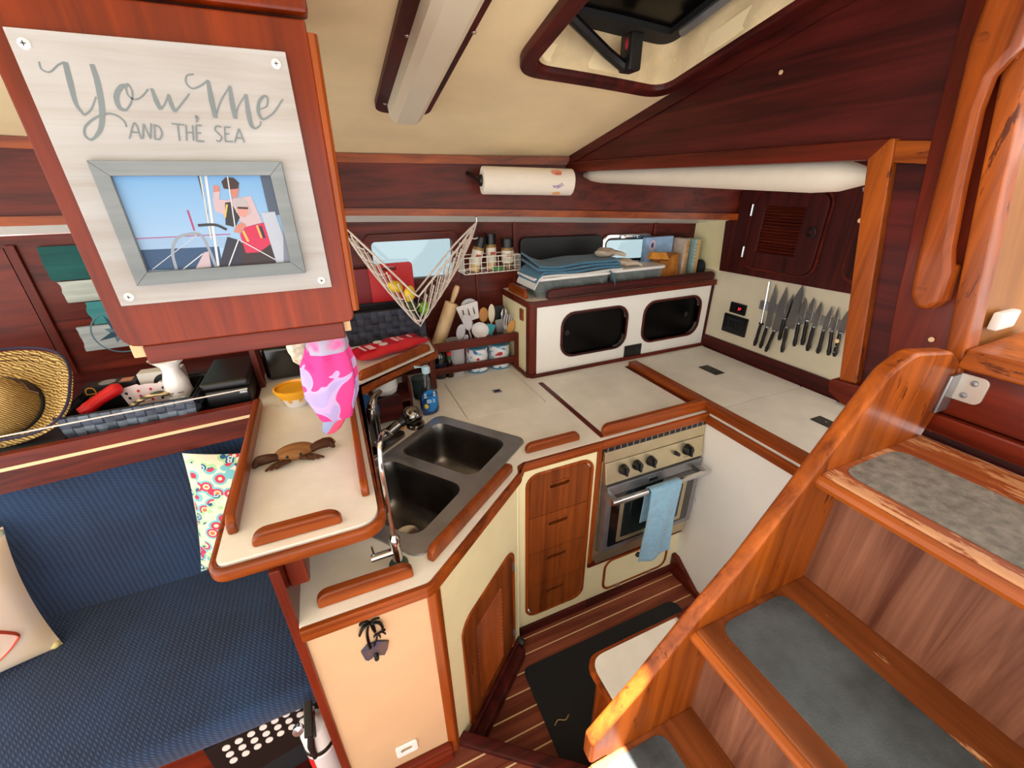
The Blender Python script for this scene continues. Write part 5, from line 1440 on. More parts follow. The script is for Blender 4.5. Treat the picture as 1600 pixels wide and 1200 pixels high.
def fruit(name, label, c, r, cc, axis=(1, 0, 0), nip=0.2, group=None):
    prof = []
    for i in range(13):
        a = math.pi*i/12
        prof.append((math.sin(a), -math.cos(a)*(1.22+nip*abs(math.cos(a))**6)))
    q = Vector(axis).to_track_quat('Z', 'Y').to_matrix().to_4x4()
    m = MB().lathe([(p[0]*r, p[1]*r) for p in prof], c, 20, q)
    t = solo(name, label, 'fruit', m, plain(name+'_skin_%d' % int(c[0]*1000), cc, 0.45, var=0.08, vscale=40, bump=0.3, bscale=220), group, 60)
    part('stem_scar', MB().lathe([(0.004, 0), (0.003, 0.002)], tuple(Vector(c)+Vector(axis).normalized()*r*1.38), 8, q), col((120, 110, 50), 0.7), t)
fruit('lemon', 'yellow lemon lying aslant in the net hammock, away from the lime', (0.250, 1.904, 1.380), 0.026, (232, 196, 40), (1, 0.2, -0.5), group='lemons in the net hammock')
fruit('lemon', 'upright yellow lemon above the avocado in the net hammock', (0.304, 1.881, 1.348), 0.026, (236, 204, 60), (0.3, 0.2, 1), group='lemons in the net hammock')
fruit('lime', 'bright green lime in the net hammock', (0.362, 1.879, 1.276), 0.025, (110, 168, 44), (0.2, -0.3, 1), 0.1)
fruit('avocado', 'dark green avocado in the net hammock', (0.308, 1.879, 1.287), 0.025, (44, 66, 26), (0.7, 0.2, -0.7), 0.15)

# ---- wire spice rack and bottles
sr = thing('wire_rack', 'white wire spice rack fixed to the cabin side', 'rack', (0.735, 2.0, 1.38))
x0, x1, y0, y1, z0, z1 = 0.59, 0.885, 1.965, 2.075, 1.392, 1.468
part('top_wire', MB().tube([(x0, y0, z1), (x1, y0, z1), (x1+0.004, y1, z1), (x0-0.004, y1, z1)], 0.0028, 6, closed=True), M['wire'], sr)
part('base_wire', MB().tube([(x0, y0, z0), (x1, y0, z0), (x1, y1, z0), (x0, y1, z0)], 0.0025, 6, closed=True), M['wire'], sr)
for zz_ in (z0+0.026, z0+0.05):
    part('mid_wire', MB().tube([(x0, y0, zz_), (x1, y0, zz_)], 0.0016, 5), M['wire'], sr)
for k in range(11):
    x = x0+(x1-x0)*k/10
    part('upright_wire', MB().tube([(x, y0, z1), (x, y0, z0), (x, y1, z0)], 0.0018, 5), M['wire'], sr)
for k in range(6):
    y = y0+(y1-y0)*(k+1)/7
    for x in (x0, x1):
        part('side_wire', MB().tube([(x, y, z1), (x, y, z0)], 0.0016, 5), M['wire'], sr)
def jar(label, x, y, z, h, r, tilt, cont):
    t = thing('spice_jar', label, 'jar', (x, y, z), 'spice jars in the wire rack')
    Mt = Matrix.Rotation(math.radians(tilt), 4, 'Y')
    part('bottle', MB().lathe([(0, 0), (r*0.95, 0), (r, 0.004), (r, h*0.66), (r*0.9, h*0.72), (0, h*0.72)], (x, y, z), 20, Mt), col(cont, 0.3), t)
    part('label_band', MB().lathe([(r*1.01, h*0.2), (r*1.03, h*0.21), (r*1.03, h*0.6), (r*1.01, h*0.61)], (x, y, z), 20, Mt), col((232, 226, 208), 0.5), t)
    part('gold_band', MB().lathe([(r*1.02, h*0.62), (r*1.04, h*0.63), (r*1.0, h*0.7)], (x, y, z), 20, Mt), col((150, 118, 60), 0.4), t)
    part('lid', MB().lathe([(r*0.98, h*0.70), (r*1.04, h*0.71), (r*1.04, h*0.97), (r*0.98, h), (0, h)], (x, y, z), 20, Mt), M['black'], t)
    part('label_print', MB().box((-r*0.5, -r*1.045, h*0.42), (r*0.5, -r*1.0, h*0.5), M=Matrix.Translation((x, y, z)) @ Mt), col((186, 92, 70), 0.5), t)
jar('spice jar with a black lid tilted over at the end of the wire rack', 0.652, 2.01, 1.398, 0.165, 0.027, 16, (214, 184, 120))
jar('tall spice jar with a black lid standing in the middle of the wire rack', 0.752, 2.025, 1.398, 0.170, 0.025, 0, (226, 196, 150))
jar('wide spice jar with a black lid beside the black baking tray', 0.833, 2.005, 1.398, 0.145, 0.030, 0, (120, 92, 50))
solo('green_packet', 'small green packet lying in the wire rack', 'packet', MB().box((0.745, 1.972, 1.396), (0.80, 1.99, 1.412), 0.003), col((64, 140, 60), 0.5))

# ---- rails and what stands behind them
rl_ = thing('canister_rail', 'two mahogany rails holding the utensil canisters on the counter', 'rail', (0.57, 1.83, CT))
for z0, z1, x0 in ((1.070, 1.112, 0.380), (0.953, 0.988, 0.335)):
    part('rail', MB().box((x0, 1.822, z0), (0.80, 1.838, z1), 0.003), W['mahog_x'], rl_)
part('post', MB().box((0.792, 1.816, CT), (0.822, 1.842, 1.112), 0.003), W['mahog_z'], rl_)
rp_ = thing('rolling_pin', 'pale wooden rolling pin leaning behind the rail', 'rolling pin', (0.42, 1.93, 1.05))
a = Vector((0.408, 1.976, 1.005)); b = Vector((0.524, 1.992, 1.257)); dq = (b-a).normalized(); q = dq.to_track_quat('Z', 'Y').to_matrix().to_4x4(); L = (b-a).length
part('barrel', MB().lathe([(0, 0), (0.030, 0), (0.034, 0.004), (0.034, L-0.004), (0.030, L), (0, L)], a, 24, q), W['light'], rp_)
part('handle', MB().lathe([(0.008, 0), (0.010, 0.006), (0.014, 0.04), (0.015, 0.06), (0.012, 0.085), (0, 0.09)], b, 16, q), W['light'], rp_)
part('handle', MB().lathe([(0.008, 0), (0.010, -0.006), (0.014, -0.04), (0.015, -0.06), (0.012, -0.085), (0, -0.09)], a, 16, q), W['light'], rp_)
def canister(label, x, y):
    t = thing('utensil_canister', label, 'canister', (x, y, CT), 'flowered utensil canisters')
    pm_ = ramp_mat('flowered_enamel_%d' % int(x*1000), 'ShaderNodeTexNoise', [(0.0, (60, 110, 170)), (0.36, (150, 186, 206)), (0.42, (232, 232, 236)), (0.62, (232, 230, 234)), (0.655, (182, 56, 60))], 26 if x < 0.7 else 23, 0.25, 'CONSTANT', 'Fac', Detail=1.0)
    part('body', MB().lathe([(0, 0.001), (0.052, 0.001), (0.056, 0.006), (0.056, 0.126), (0.059, 0.130), (0.053, 0.130), (0.05, 0.01), (0, 0.008)], (x, y, CT), 32), pm_, t)
    part('rim', MB().lathe([(0.0565, 0.124), (0.0605, 0.127), (0.0605, 0.132), (0.055, 0.133)], (x, y, CT), 32), col((70, 132, 160), 0.3), t)
    part('foot_rim', MB().lathe([(0.053, 0.0), (0.0575, 0.001), (0.0575, 0.007), (0.055, 0.008)], (x, y, CT), 32), col((70, 132, 160), 0.3), t)
canister('flowered enamel canister of utensils next to the grey cup', 0.611, 1.905)
canister('flowered enamel canister of utensils next to the white locker', 0.7325, 1.905)
cu = thing('plastic_cup', 'pale grey plastic cup of measuring spoons behind the rail', 'cup', (0.503, 1.905, CT))
part('body', MB().lathe([(0, 0), (0.036, 0), (0.046, 0.175), (0.047, 0.178), (0.043, 0.178), (0.034, 0.01), (0, 0.01)], (0.503, 1.905, CT), 28), M['greyp'], cu)
ob = thing('dark_bottle', 'dark glass bottle behind the rail under the rolling pin', 'bottle', (0.412, 1.895, CT))
part('body', MB().lathe([(0, 0), (0.036, 0), (0.038, 0.006), (0.038, 0.10), (0.03, 0.13), (0.014, 0.15), (0.014, 0.165), (0, 0.165)], (0.412, 1.895, CT), 24), plain('bottle_glass', (16, 22, 12), 0.08, coat=0.5), ob)
part('label_band', MB().lathe([(0.0384, 0.03), (0.0388, 0.032), (0.0388, 0.08), (0.0384, 0.082)], (0.412, 1.895, CT), 24), col((26, 30, 52), 0.4), ob)
hs_ = thing('sauce_bottle', 'small sauce bottle with a red cap beside the dark bottle', 'bottle', (0.457, 1.875, CT))
part('body', MB().lathe([(0, 0), (0.017, 0), (0.018, 0.07), (0.009, 0.095), (0.009, 0.105), (0, 0.105)], (0.457, 1.875, CT), 18), col((40, 18, 12), 0.15), hs_)
part('neck_wrap', MB().lathe([(0.0105, 0.09), (0.0105, 0.115), (0, 0.116)], (0.457, 1.875, CT), 14), col((40, 96, 60), 0.4), hs_)
part('cap', MB().lathe([(0.011, 0.114), (0.011, 0.13), (0, 0.131)], (0.457, 1.875, CT), 14), M['red'], hs_)
solo('small_carton', 'small printed carton beside the shelf post', 'carton', MB().box((0.367, 1.862, CT), (0.377, 1.91, CT+0.10), 0.002), col((206, 190, 204), 0.5))
def utensil(name, label, foot, head, mat_, shape, size, hmat=None, slots=0, face=(0, -1, 0)):
    f = Vector(foot); h = Vector(head)
    t = thing(name, label, 'utensil', f)
    d = (h-f).normalized(); n = Vector(face); n = (n-d*n.dot(d)).normalized(); s = d.cross(n)
    F = frame(h, s, d, n)     # x sideways, y along, z towards the viewer
    part('handle', MB().tube([f, h-d*size[1]*0.4], 0.0055, 8, flat=0.7), hmat or mat_, t)
    w, l = size
    if shape == 'spatula':
        pg = round_poly([(-w*0.38, -l/2), (w*0.38, -l/2), (w/2, l/2), (-w/2, l/2)], 0.008)
        hs = [rrect(-0.003+k*w*0.24, 0.003+k*w*0.24, -l*0.2, l*0.25, 0.003) for k in (-1, 0, 1)] if slots else []
        part('blade', MB().prism(pg, 'z', -0.0015, 0.0015, hs, M=F), mat_, t)
    elif shape == 'spoon':
        m = MB(); prof = [(math.sin(math.pi*i/12), -math.cos(math.pi*i/12)) for i in range(13)]
        m.lathe(prof, (0, 0, 0), 20)
        m.v = [tuple(F @ Vector((p[0]*w/2, p[2]*l/2, p[1]*0.008+(p[0]**2+p[2]**2)*0.008))) for p in m.v]
        part('bowl', m, mat_, t, 60)
    elif shape == 'ladle':
        m = MB(); prof = [(math.sin(a), -math.cos(a)) for a in [math.pi/2*i/8 for i in range(9)]]+[(0.93, 0.0)]+[(0.93*math.sin(a), -0.93*math.cos(a)) for a in [math.pi/2*i/8 for i in range(7, -1, -1)]]
        m.lathe([(p[0]*w/2, p[1]*w/2*0.8) for p in prof], (0, 0, 0), 22, F @ Matrix.Rotation(math.radians(-60), 4, 'X'))
        part('bowl', m, mat_, t, 60)
    elif shape == 'fork':
        part('head', MB().prism(round_poly([(-w/2, -l/4), (w/2, -l/4), (w*0.3, -l/2), (-w*0.3, -l/2)], 0.006), 'z', -0.002, 0.002, M=F), mat_, t)
        for k in range(4):
            xx = -w/2+w*(k+0.5)/4
            part('tine', MB().tube([F @ Vector((xx, -l*0.3, 0)), F @ Vector((xx*1.05, l*0.2, 0.0)), F @ Vector((xx, l/2, 0.012))], 0.004, 6), mat_, t)
    elif shape == 'tongs':
        for s_ in (-1, 1):
            part('jaw', MB().tube([F @ Vector((s_*0.004, -l, 0)), F @ Vector((s_*w*0.3, 0, 0)), F @ Vector((s_*w*0.2, l/2, 0))], [0.004, 0.009, 0.003], 8), mat_, t)
    return t
wp = plain('utensil_white', (214, 210, 208), 0.4); gp_ = plain('utensil_grey', (186, 182, 186), 0.4)
utensil('slotted_turner', 'wide white slotted turner behind the other utensils', (0.63, 1.92, 1.0), (0.592, 1.94, 1.212), wp, 'spatula', (0.115, 0.085), slots=1)
utensil('skimmer', 'round grey skimmer behind the slotted turner', (0.63, 1.935, 1.0), (0.60, 1.965, 1.245), gp_, 'spoon', (0.08, 0.06))
utensil('serving_spoon', 'tall grey serving spoon in front of the slotted turner', (0.60, 1.885, 1.0), (0.568, 1.90, 1.178), gp_, 'spoon', (0.048, 0.085))
utensil('serving_spoon', 'short pale grey spoon leaning out towards the rolling pin', (0.50, 1.90, 1.0), (0.53, 1.895, 1.135), gp_, 'spoon', (0.046, 0.08))
utensil('soup_ladle', 'white soup ladle hanging over the canister edge', (0.645, 1.90, 1.0), (0.622, 1.862, 1.14), wp, 'ladle', (0.085, 0.08))
utensil('wooden_spoon', 'brown wooden spoon behind the white ladle', (0.65, 1.925, 1.0), (0.668, 1.945, 1.19), W['spoonwood'], 'spoon', (0.05, 0.075))
utensil('silicone_spatula', 'teal and white silicone spatula beside the ladle', (0.64, 1.89, 1.0), (0.678, 1.878, 1.13), col((52, 150, 160), 0.5), 'spatula', (0.05, 0.055), W['spoonwood'])
utensil('cream_brush', 'upright cream handled brush between the canisters', (0.70, 1.92, 1.0), (0.708, 1.935, 1.195), col((226, 214, 186), 0.6), 'spoon', (0.036, 0.095))
utensil('metal_turner', 'metal turner leaning over the canister near the locker', (0.745, 1.89, 1.0), (0.732, 1.882, 1.137), M['steel'], 'spatula', (0.042, 0.075), M['black'])
utensil('black_turner', 'black plastic turner behind the metal turner', (0.755, 1.925, 1.0), (0.752, 1.945, 1.19), M['black'], 'spatula', (0.065, 0.07))
utensil('pasta_fork', 'grey pasta fork with tines at the locker end', (0.768, 1.885, 1.0), (0.778, 1.885, 1.155), gp_, 'fork', (0.052, 0.08))
utensil('bamboo_spoon', 'yellow bamboo spoon beside the pasta fork', (0.758, 1.90, 1.0), (0.786, 1.868, 1.135), col((214, 156, 80), 0.5), 'spoon', (0.036, 0.075))
utensil('kitchen_tongs', 'steel tongs standing in the far canister', (0.752, 1.915, 1.0), (0.776, 1.93, 1.185), M['steel'], 'tongs', (0.04, 0.05))
utensil('measuring_spoon', 'small grey measuring spoon in the grey cup', (0.52, 1.90, 0.98), (0.552, 1.885, 1.105), gp_, 'spoon', (0.026, 0.036))
solo('wall_switch', 'teak backed switch plate on the locker end', 'switch', MB().box((0.800, 1.755, 1.19), (0.808, 1.79, 1.245), 0.002), W['teak_z'])

# ---- soap, dishes under the bar
ds = thing('dish_soap', 'clear bottle of blue dish soap beside the sink', 'bottle', (0.28, 1.555, CT))
def oval(prof, sc, loc): return MB().lathe(prof, loc, 28, Matrix.Rotation(math.radians(20), 4, 'Z'), sc)
SL = (0.28, 1.555, CT)
part('liquid', oval([(0, 0.003), (0.036, 0.003), (0.041, 0.012), (0.0405, 0.06), (0.0385, 0.085), (0, 0.086)], (1.0, 0.62), SL), plain('soap_blue', (8, 58, 120), 0.12, coat=0.4), ds)
part('bottle', oval([(0, 0.0), (0.038, 0.0), (0.0425, 0.010), (0.042, 0.06), (0.040, 0.095), (0.032, 0.14), (0.02, 0.17), (0.012, 0.185), (0.012, 0.19)], (1.0, 0.64), SL), tinted('bottle_clear', (222, 226, 232)), ds)
part('cap', MB().lathe([(0.015, 0.183), (0.017, 0.186), (0.017, 0.205), (0.012, 0.212), (0, 0.213)], SL, 20), col((176, 208, 222), 0.35), ds)
part('cap_flip', MB().tube([(0.275, 1.55, CT+0.208), (0.255, 1.545, CT+0.217), (0.235, 1.542, CT+0.221)], [0.005, 0.006, 0.011], 10, flat=0.5), col((176, 208, 222), 0.35), ds)
lf = frame((SL[0], SL[1], SL[2]), Vector((0.88, -0.25, 0)).normalized(), Vector((0.25, 0.88, 0)).normalized(), (0, 0, 1))
def on_soap(m):
    out = []
    for p in m.v:
        a = p[0]/0.040; r = 1.03
        q = Vector((0.0425*math.sin(a)*r, -0.0425*0.70*math.cos(a)*r+p[1], p[2]))
        out.append(tuple(Matrix.Translation(SL) @ Matrix.Rotation(math.radians(-2), 4, 'Z') @ q))
    m.v = out; return m
pl_ = dense([(0.034*math.cos(2*math.pi*k/28), 0.068+0.05*math.sin(2*math.pi*k/28)) for k in range(28)], 0.02)
lab = part('label_panel', on_soap(MB().prism(pl_, 'y', -0.0012, 0.0)), col((30, 120, 190), 0.3), ds)
def text_mesh(s, size, M_, ext=0.0004):
    cu_ = bpy.data.curves.new('txt', 'FONT'); cu_.body = s; cu_.size = size; cu_.extrude = ext; cu_.align_x = 'CENTER'; cu_.align_y = 'CENTER'; cu_.resolution_u = 3
    ob_ = bpy.data.objects.new('txt', cu_); COL.objects.link(ob_)
    me = bpy.data.meshes.new_from_object(ob_.evaluated_get(bpy.context.evaluated_depsgraph_get())) if False else ob_.to_mesh()
    m = MB(); m.add([v.co[:] for v in me.vertices], [tuple(p.vertices) for p in me.polygons], M_)
    ob_.to_mesh_clear(); bpy.data.objects.remove(ob_); bpy.data.curves.remove(cu_)
    return m
XZ = frame((0, 0, 0), (1, 0, 0), (0, 0, 1), (0, -1, 0))     # text plane facing -y
part('label_name_panel', on_soap(MB().prism([(-0.022, 0.082), (0.022, 0.086), (0.022, 0.106), (-0.022, 0.102)], 'y', -0.002, -0.001)), col((226, 232, 240), 0.4), lab)
part('label_name', on_soap(text_mesh('DAWN', 0.0185, Matrix.Translation((0, -0.0024, 0.094)) @ XZ)), col((16, 32, 90), 0.4), lab, 0)
part('label_text', on_soap(MB().box((-0.014, -0.002, 0.058), (0.018, -0.001, 0.075))), col((150, 190, 222), 0.4), lab)
part('label_duckling', on_soap(MB().prism([(-0.018+0.009*math.cos(2*math.pi*k/12), 0.045+0.011*math.sin(2*math.pi*k/12)) for k in range(12)], 'y', -0.002, -0.001)), col((232, 204, 90), 0.4), lab)
wh = M['whitec']
for k in range(5):
    solo('cereal_bowl', ['lowest white bowl of the stack under the corner shelf', 'second lowest white bowl of the stack under the shelf', 'middle white bowl of the stack under the corner shelf', 'second highest white bowl of the stack under the shelf', 'topmost white bowl of the stack under the corner shelf'][k], 'bowl', MB().lathe([(0, 0), (0.035, 0), (0.05, 0.012), (0.056, 0.036), (0.053, 0.036), (0.045, 0.013), (0, 0.006)], (0.1155, 1.64, 0.9985+0.012*k), 28), wh, 'white bowls stacked under the corner shelf')
solo('blue_plate', 'blue plate with a pale rim standing beside the faucet', 'plate', MB().lathe([(0, 0), (0.052, 0.0), (0.082, 0.009), (0.084, 0.012), (0.052, 0.005), (0, 0.004)], (-0.008, 1.515, 0.9985), 32, Matrix.Rotation(math.radians(85), 4, 'X')), plain('plate_blue', (36, 84, 140), 0.2, coat=0.3))
dr_ = thing('dish_rack', 'mahogany dish rack with dividers under the corner shelf', 'rack', (0.15, 1.6, CT))
part('front_board', MB().prism([(0.058, 0.92), (0.17, 0.925), (0.168, 1.02), (0.155, 1.036), (0.062, 1.022)], 'y', 1.535, 1.548, bev=0.002), W['dark_x'], dr_)
part('divider', MB().box((0.048, 1.55, CT), (0.058, 1.75, 1.085)), W['mahog_z'], dr_)
part('divider', MB().box((0.21, 1.62, CT), (0.222, 1.80, 1.04), 0.002), W['mahog_z'], dr_)
part('floor_board', MB().box((0.06, 1.55, CT), (0.222, 1.80, CT+0.015)), W['dark_x'], dr_)
part('back_rest', MB().box((0.06, 1.70, CT+0.012), (0.21, 1.71, 0.985)), W['dark_x'], dr_)
part('shelf_slat', MB().box((0.06, 1.56, 0.985), (0.21, 1.72, 0.999)), W['dark_x'], dr_)
solo('glass_tumbler', 'clear tumbler standing behind the blue dish soap', 'glass', MB().lathe([(0, 0), (0.03, 0), (0.036, 0.10), (0.034, 0.10), (0.028, 0.006), (0, 0.006)], (0.272, 1.705, CT+0.0), 24), tinted('tumbler', (190, 204, 210)))
sd = thing('soap_dish', 'little round wooden dish with a pink soap behind the sink', 'dish', (0.145, 1.485, CT))
part('dish', MB().lathe([(0, 0), (0.022, 0), (0.026, 0.02), (0.023, 0.021), (0.02, 0.008), (0, 0.007)], (0.145, 1.485, CT), 20), W['spoonwood'], sd)
part('soap', MB().ball((0.145, 1.485, CT+0.022), (0.018, 0.015, 0.012), 8), col((222, 176, 170), 0.6), sd)

# ---- things on top of the locker
LT = 1.302
def bin_(label, x0, x1, y0, y1, h, cont):
    t = thing('storage_bin', label, 'bin', ((x0+x1)/2, (y0+y1)/2, LT))
    o = rrect(x0+0.012, x1-0.012, y0+0.01, y1-0.01, 0.02, 4); u_ = rrect(x0, x1, y0, y1, 0.025, 4)
    n = len(o); m = MB()
    vs = [(p[0], p[1], LT) for p in o]+[(p[0], p[1], LT+h) for p in u_]+[(p[0]*0.997+0.003*(x0+x1)/2, p[1]*0.985+0.015*(y0+y1)/2, LT+h) for p in u_]+[(p[0], p[1], LT+0.004) for p in rrect(x0+0.015, x1-0.015, y0+0.013, y1-0.013, 0.02, 4)]
    fs = [tuple(range(n-1, -1, -1)), tuple(3*n+k for k in range(n))]
    for r in range(3):
        fs += [(r*n+k, r*n+(k+1) % n, (r+1)*n+(k+1) % n, (r+1)*n+k) for k in range(n)]
    part('tub', m.add(vs, fs), M['clear'], t)
    part('lid', MB().prism(rrect(x0-0.006, x1+0.006, y0-0.006, y1+0.006, 0.028, 4), 'z', LT+h-0.004, LT+h+0.010, bev=0.003), M['whitep'], t)
    rr = random.Random(int(x0*100))
    for k in range(7):
        part('packet', MB().ball((x0+0.05+(x1-x0-0.1)*k/6, (y0+y1)/2, LT+0.036), (0.034, (y1-y0)/2-0.022, 0.028), 7), cont[k % len(cont)], t)
bin_('clear storage bin with a white lid under the blue cloths', 0.852, 1.262, 1.712, 1.93, 0.082, [col((46, 42, 46)), col((70, 66, 72)), col((36, 36, 44))])
bin_('clear storage bin with a white lid next to the kraft box', 1.275, 1.60, 1.712, 1.838, 0.086, [col((60, 58, 66)), col((96, 92, 92)), col((44, 42, 50))])
cl_ = thing('folded_cloths', 'stack of folded blue cloths on the storage bin', 'cloth', (1.05, 1.8, LT+0.09))
for k in range(4):
    zb_ = LT+0.094+0.012*k
    def fc(u, v, k=k, zb_=zb_):
        x = 0.835+0.48*u-0.015*k*u+0.01*k; y = 1.695+0.20*v+0.004*k
        lift = 0.035*max(0, 1-u*4)**1.5*(k/3)*(0.3+v)
        droop = -0.05*max(0, (0.06-u)/0.06)*(1 if k < 2 else 0)
        return (x, y, zb_+lift+droop+0.003*math.sin(u*9+k)+0.012*(k/3)*u)
    m = MB(); m.grid(fc, 24, 6, (0, 0, 0.010))
    part('cloth', m, M['bluecloth'] if k else col((206, 208, 204), 0.9), cl_, 60)
solo('cloth_strap', 'narrow blue cloth strap hanging down the bin front', 'cloth', MB().tube([(1.235, 1.69, LT+0.10), (1.25, 1.684, LT+0.085), (1.262, 1.682, LT+0.05), (1.266, 1.682, LT+0.03)], [0.008, 0.008, 0.007, 0.004], 8, flat=0.4), M['bluecloth'])
gl = thing('work_gloves', 'crumpled beige work gloves lying on the bins', 'gloves', (1.32, 1.8, LT+0.1))
for c_, r_, rz in (((1.275, 1.80, LT+0.170), (0.058, 0.05, 0.020), 20), ((1.372, 1.785, LT+0.1165), (0.05, 0.04, 0.018), -25)):
    m = MB().ball(c_, r_, 10, Matrix.Rotation(math.radians(rz), 4, 'Z')); rr = random.Random(rz)
    m.v = [(p[0]+0.006*math.sin(p[1]*90), p[1]+0.006*math.sin(p[0]*80), p[2]+0.005*math.sin(p[0]*110+p[1]*70)) for p in m.v]
    g_ = part('palm', m, M['beige'], gl, 60)
    for k in range(4):
        b0 = Vector(c_)+Vector((0.03, -0.03+0.017*k, -0.003))
        part('finger', MB().tube([b0, b0+Vector((0.035, -0.012, 0.0)), b0+Vector((0.06, -0.02, -0.012))], [0.011, 0.010, 0.007], 8), M['beige'], g_)
solo('baking_tray', 'black rounded baking tray leaning against the cabin side', 'tray', along_wall(MB().prism(rrect(0.925, 1.375, 1.31, 1.535, 0.03), 'y', -0.03, -0.008, bev=0.006), 0, 0, 0), plain('tray_black', (14, 15, 18), 0.5))
kb = thing('kraft_box', 'crumpled orange brown packet standing behind the bin', 'package', (1.60, 1.82, LT))
m = MB().prism([(1.605, LT), (1.745, LT), (1.735, 1.44), (1.69, 1.435), (1.66, 1.405), (1.61, 1.415)], 'y', 1.77, 1.843, bev=0.004)
part('packet', m, plain('kraft', (172, 108, 38), 0.6, var=0.25, vscale=18), kb)
part('flap', MB().prism([(1.53, 1.425), (1.67, 1.41), (1.64, 1.45), (1.55, 1.458)], 'y', 1.765, 1.79, bev=0.003), plain('kraft2', (206, 138, 50), 0.55, var=0.2, vscale=18), kb)
tb = [('tin_box', 'pale blue printed box turned front on behind the packet', (1.565, 1.75, 1.845, 1.875, 1.52), (150, 186, 222)),
      ('tea_box', 'tall pale box with a brown lettered spine', (1.765, 1.80, 1.775, 1.86, 1.51), (196, 178, 160)),
      ('tea_box', 'tall pale green box with a tan edge at the end of the row', (1.835, 1.875, 1.77, 1.85, 1.505), (160, 190, 186))]
for nm, lb_, (x0, x1, y0, y1, zt_), cc in tb:
    t = thing(nm, lb_, 'box', ((x0+x1)/2, (y0+y1)/2, LT))
    part('carton', MB().box((x0, y0, LT), (x1, y1, zt_), 0.002), plain(nm+'_%d' % int(x0*1000), cc, 0.45, var=0.1, vscale=25), t)
    if nm == 'tea_box':
        sp_ = part('spine', MB().box((x0+(x1-x0)*0.42, y0-0.001, LT+0.002), (x1-0.001, y0, zt_-0.002)), col((206, 164, 104), 0.5), t)
        s_txt = 'SHIP STORES' if x0 < 1.8 else ''
        for k, chh in enumerate(s_txt):
            if chh != ' ':
                part('spine_letter', text_mesh(chh, 0.018, Matrix.Translation((x0+(x1-x0)*0.71, y0-0.0014, zt_-0.02-0.0165*k)) @ XZ), col((60, 40, 24), 0.5), sp_, 0)
        for k in range(6 if x0 > 1.8 else 0):
            part('print_line', MB().box((x0+0.003, y0-0.0008, zt_-0.03-0.018*k), (x0+0.015, y0, zt_-0.026-0.018*k)), col((96, 120, 130), 0.5), t)
    else:
        part('picture', MB().prism([(1.61+0.022*math.cos(2*math.pi*k/20), 1.478+0.03*math.sin(2*math.pi*k/20)) for k in range(20)], 'y', y0-0.0012, y0), col((206, 196, 220), 0.5), t)
        part('portrait', MB().prism([(1.608+0.008*math.cos(2*math.pi*k/14), 1.48+0.014*math.sin(2*math.pi*k/14)) for k in range(14)], 'y', y0-0.002, y0-0.001), col((52, 60, 120), 0.5), t)
m = MB().ball((1.9005, 1.775, LT+0.046), (0.022, 0.038, 0.048), 10)
solo('dark_bag', 'small dark bag at the end of the locker top', 'bag', m, plain('dark_cloth', (16, 18, 28), 0.8, var=0.2), smooth=60)

# ---- knife panel
kx = AX
kr = solo('magnetic_strip', 'steel magnetic strip holding the knives on the cream panel', 'knife rack', MB().box((kx-0.012, 0.83, 1.208), (kx, 1.385, 1.250), 0.002), M['steel'])
KN = [('sharpening_steel', 'slim sharpening steel at the end of the knife strip', (1.360, 1.347), (1.346, 1.142), (1.352, 1.025), 0.010, 'steel'),
      ('kitchen_knife', 'bread knife with a serrated blade next to the sharpening steel', (1.327, 1.345), (1.313, 1.134), (1.318, 1.024), 0.030, 'serr'),
      ('kitchen_knife', 'carving knife with a wide blade next to the bread knife', (1.272, 1.342), (1.27, 1.128), (1.285, 1.017), 0.040, 'knife'),
      ('kitchen_knife', 'short black handled knife hung high beside the carving knife', (1.232, 1.316), (1.240, 1.198), (1.235, 1.093), 0.024, 'knife'),
      ('kitchen_knife', 'largest chef knife with a deep triangular blade', (1.202, 1.364), (1.215, 1.160), (1.206, 1.040), 0.050, 'chef'),
      ('kitchen_knife', 'santoku knife with a dimpled edge next to the chef knife', (1.176, 1.312), (1.168, 1.193), (1.158, 1.087), 0.030, 'knife'),
      ('kitchen_knife', 'black handled utility knife, second past the chef knife', (1.140, 1.321), (1.136, 1.215), (1.125, 1.104), 0.026, 'knife'),
      ('kitchen_knife', 'black handled boning knife, third past the chef knife', (1.104, 1.312), (1.100, 1.197), (1.096, 1.086), 0.026, 'knife'),
      ('kitchen_knife', 'steak knife with a steel edged handle beside the bare strip', (1.057, 1.303), (1.056, 1.194), (1.05, 1.090), 0.022, 'edge'),
      ('kitchen_knife', 'narrow knife with a steel backed handle', (1.031, 1.305), (1.023, 1.200), (1.006, 1.096), 0.018, 'edge'),
      ('kitchen_knife', 'riveted black handled knife half hidden by the teak post', (0.990, 1.304), (0.990, 1.202), (0.982, 1.100), 0.028, 'rivet')]
bl = plain('blade_steel', (150, 150, 152), 0.28, 1.0)
